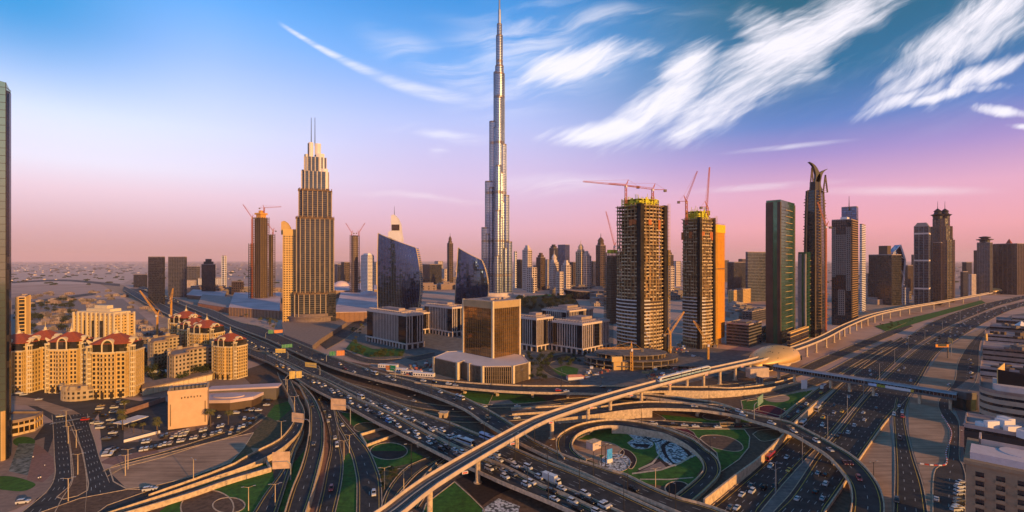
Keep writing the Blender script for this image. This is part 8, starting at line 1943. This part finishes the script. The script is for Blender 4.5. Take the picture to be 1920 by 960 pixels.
for (key, p, a_, c, kind, w) in VEH:
    near = p.length < 330; r_, fresh = get_proto(c, kind, near); n_ = ln.get(key, 1); lane = min(n_-1, int(w*n_)); lt = f', {["first","second","third","fourth","fifth","sixth"][lane]} lane from the left' if n_ > 1 else ''
    k = (key, lane, c, kind); cnt[k] = cnt.get(k, 0)+1; kd = {'saloon': 'saloon', 'suv': 'tall estate', 'van': 'van'}[kind]; lb = f'{ORD[cnt[k]-1]} {CC[c][0]} {kd} {PLACE[key]}{lt}'
    if len(lb.split()) > 16: lb = lb.replace(' from the left', '')
    if fresh: o = r_; o.location = p+Vector((0,0,.015)); o.rotation_euler.z = a_; o['label'] = lb
    else: o = dup(r_, p+Vector((0,0,.015)), a_, lb)
    o['group'] = 'vehicles '+PLACE[key]
for k_, e in CP.items():
    if not e[1]:
        for ch in e[0].children: bpy.data.objects.remove(ch)
        bpy.data.objects.remove(e[0])
for pr_ in tp+pp+hp+[lp1, lp2, lpg, lpy]:
    if id(pr_) not in used_t:
        for ch in list(pr_.children): bpy.data.objects.remove(ch)
        bpy.data.objects.remove(pr_)

# ================================================================== PEOPLE
def person_proto(label, shirt, trouser):
    me = bpy.data.meshes.new('person'); V_ = [(0,0,.95),(0,0,1.2),(0,0,1.42),(0,0,1.53),(0,.02,1.66),(.10,0,.9),(.12,.08,.48),(.13,-.06,.06),(.13,.08,.04),(-.10,0,.9),(-.12,-.04,.48),(-.13,-.12,.06),(-.13,.02,.04),(.2,0,1.40),(.27,-.05,1.12),(.25,.08,.88),(-.2,0,1.40),(-.27,.05,1.12),(-.25,.12,.9)]
    E_ = [(0,1),(1,2),(2,3),(3,4),(0,5),(5,6),(6,7),(7,8),(0,9),(9,10),(10,11),(11,12),(2,13),(13,14),(14,15),(2,16),(16,17),(17,18)]; rad = [.15,.15,.14,.06,.11,.10,.07,.05,.05,.10,.07,.05,.05,.07,.05,.035,.07,.05,.035]
    me.from_pydata(V_, E_, []); o = bpy.data.objects.new('person', me); sc.collection.objects.link(o); o.modifiers.new('skin', 'SKIN'); sk_ = me.skin_vertices[0].data
    for k, r_ in enumerate(rad): sk_[k].radius = (r_, r_)
    sk_[0].use_root = True; o.modifiers.new('smooth', 'SUBSURF').levels = 1
    dg = bpy.context.evaluated_depsgraph_get(); m2 = bpy.data.meshes.new_from_object(o.evaluated_get(dg)); m2.name = 'person'; o.modifiers.clear(); o.data = m2; m2.materials.clear()
    for m_ in (shirt, trouser, mat('skin_tone', (.30,.17,.10), .6), mat('dark_hair', (.02,.015,.01), .8)): m2.materials.append(m_)
    for f in m2.polygons: z = f.center.z; f.material_index = 0 if .95 < z < 1.47 else 1 if z <= .95 else 3 if z > 1.70 or (z > 1.6 and f.center.y < -.02) else 2
    tag(o, label, 'person', None, None); return o
p1 = person_proto('person in pale shirt walking on the pink striped plaza, nearest the lawn', whitecl, darkcl); p1.location = P(72, 902, 0)+Vector((0,0,ZL[0]))
for (u, v, lb, rz) in ((76,901,'person in pale shirt walking right of another on the pink plaza',.4),(84,878,'person standing alone near the right rim of the pink plaza',2.0),(62,862,'person beside the planting beds on the pink plaza',1.2),(1806,800,'person crossing the pink paving below the footbridge head',.2),(1808,796,'person walking behind another below the footbridge head',.3),(1803,812,'person nearest us on the pink paving by the service road',2.6)):
    o = p1.copy(); sc.collection.objects.link(o); o.location = P(u, v, 0)+Vector((0,0,ZL[0])); o.rotation_euler.z = rz; o['label'] = lb
p1['group'] = 'people on the plazas'
for o in bpy.data.objects:
    if o.name.startswith('person'): o['group'] = 'people on the plazas'
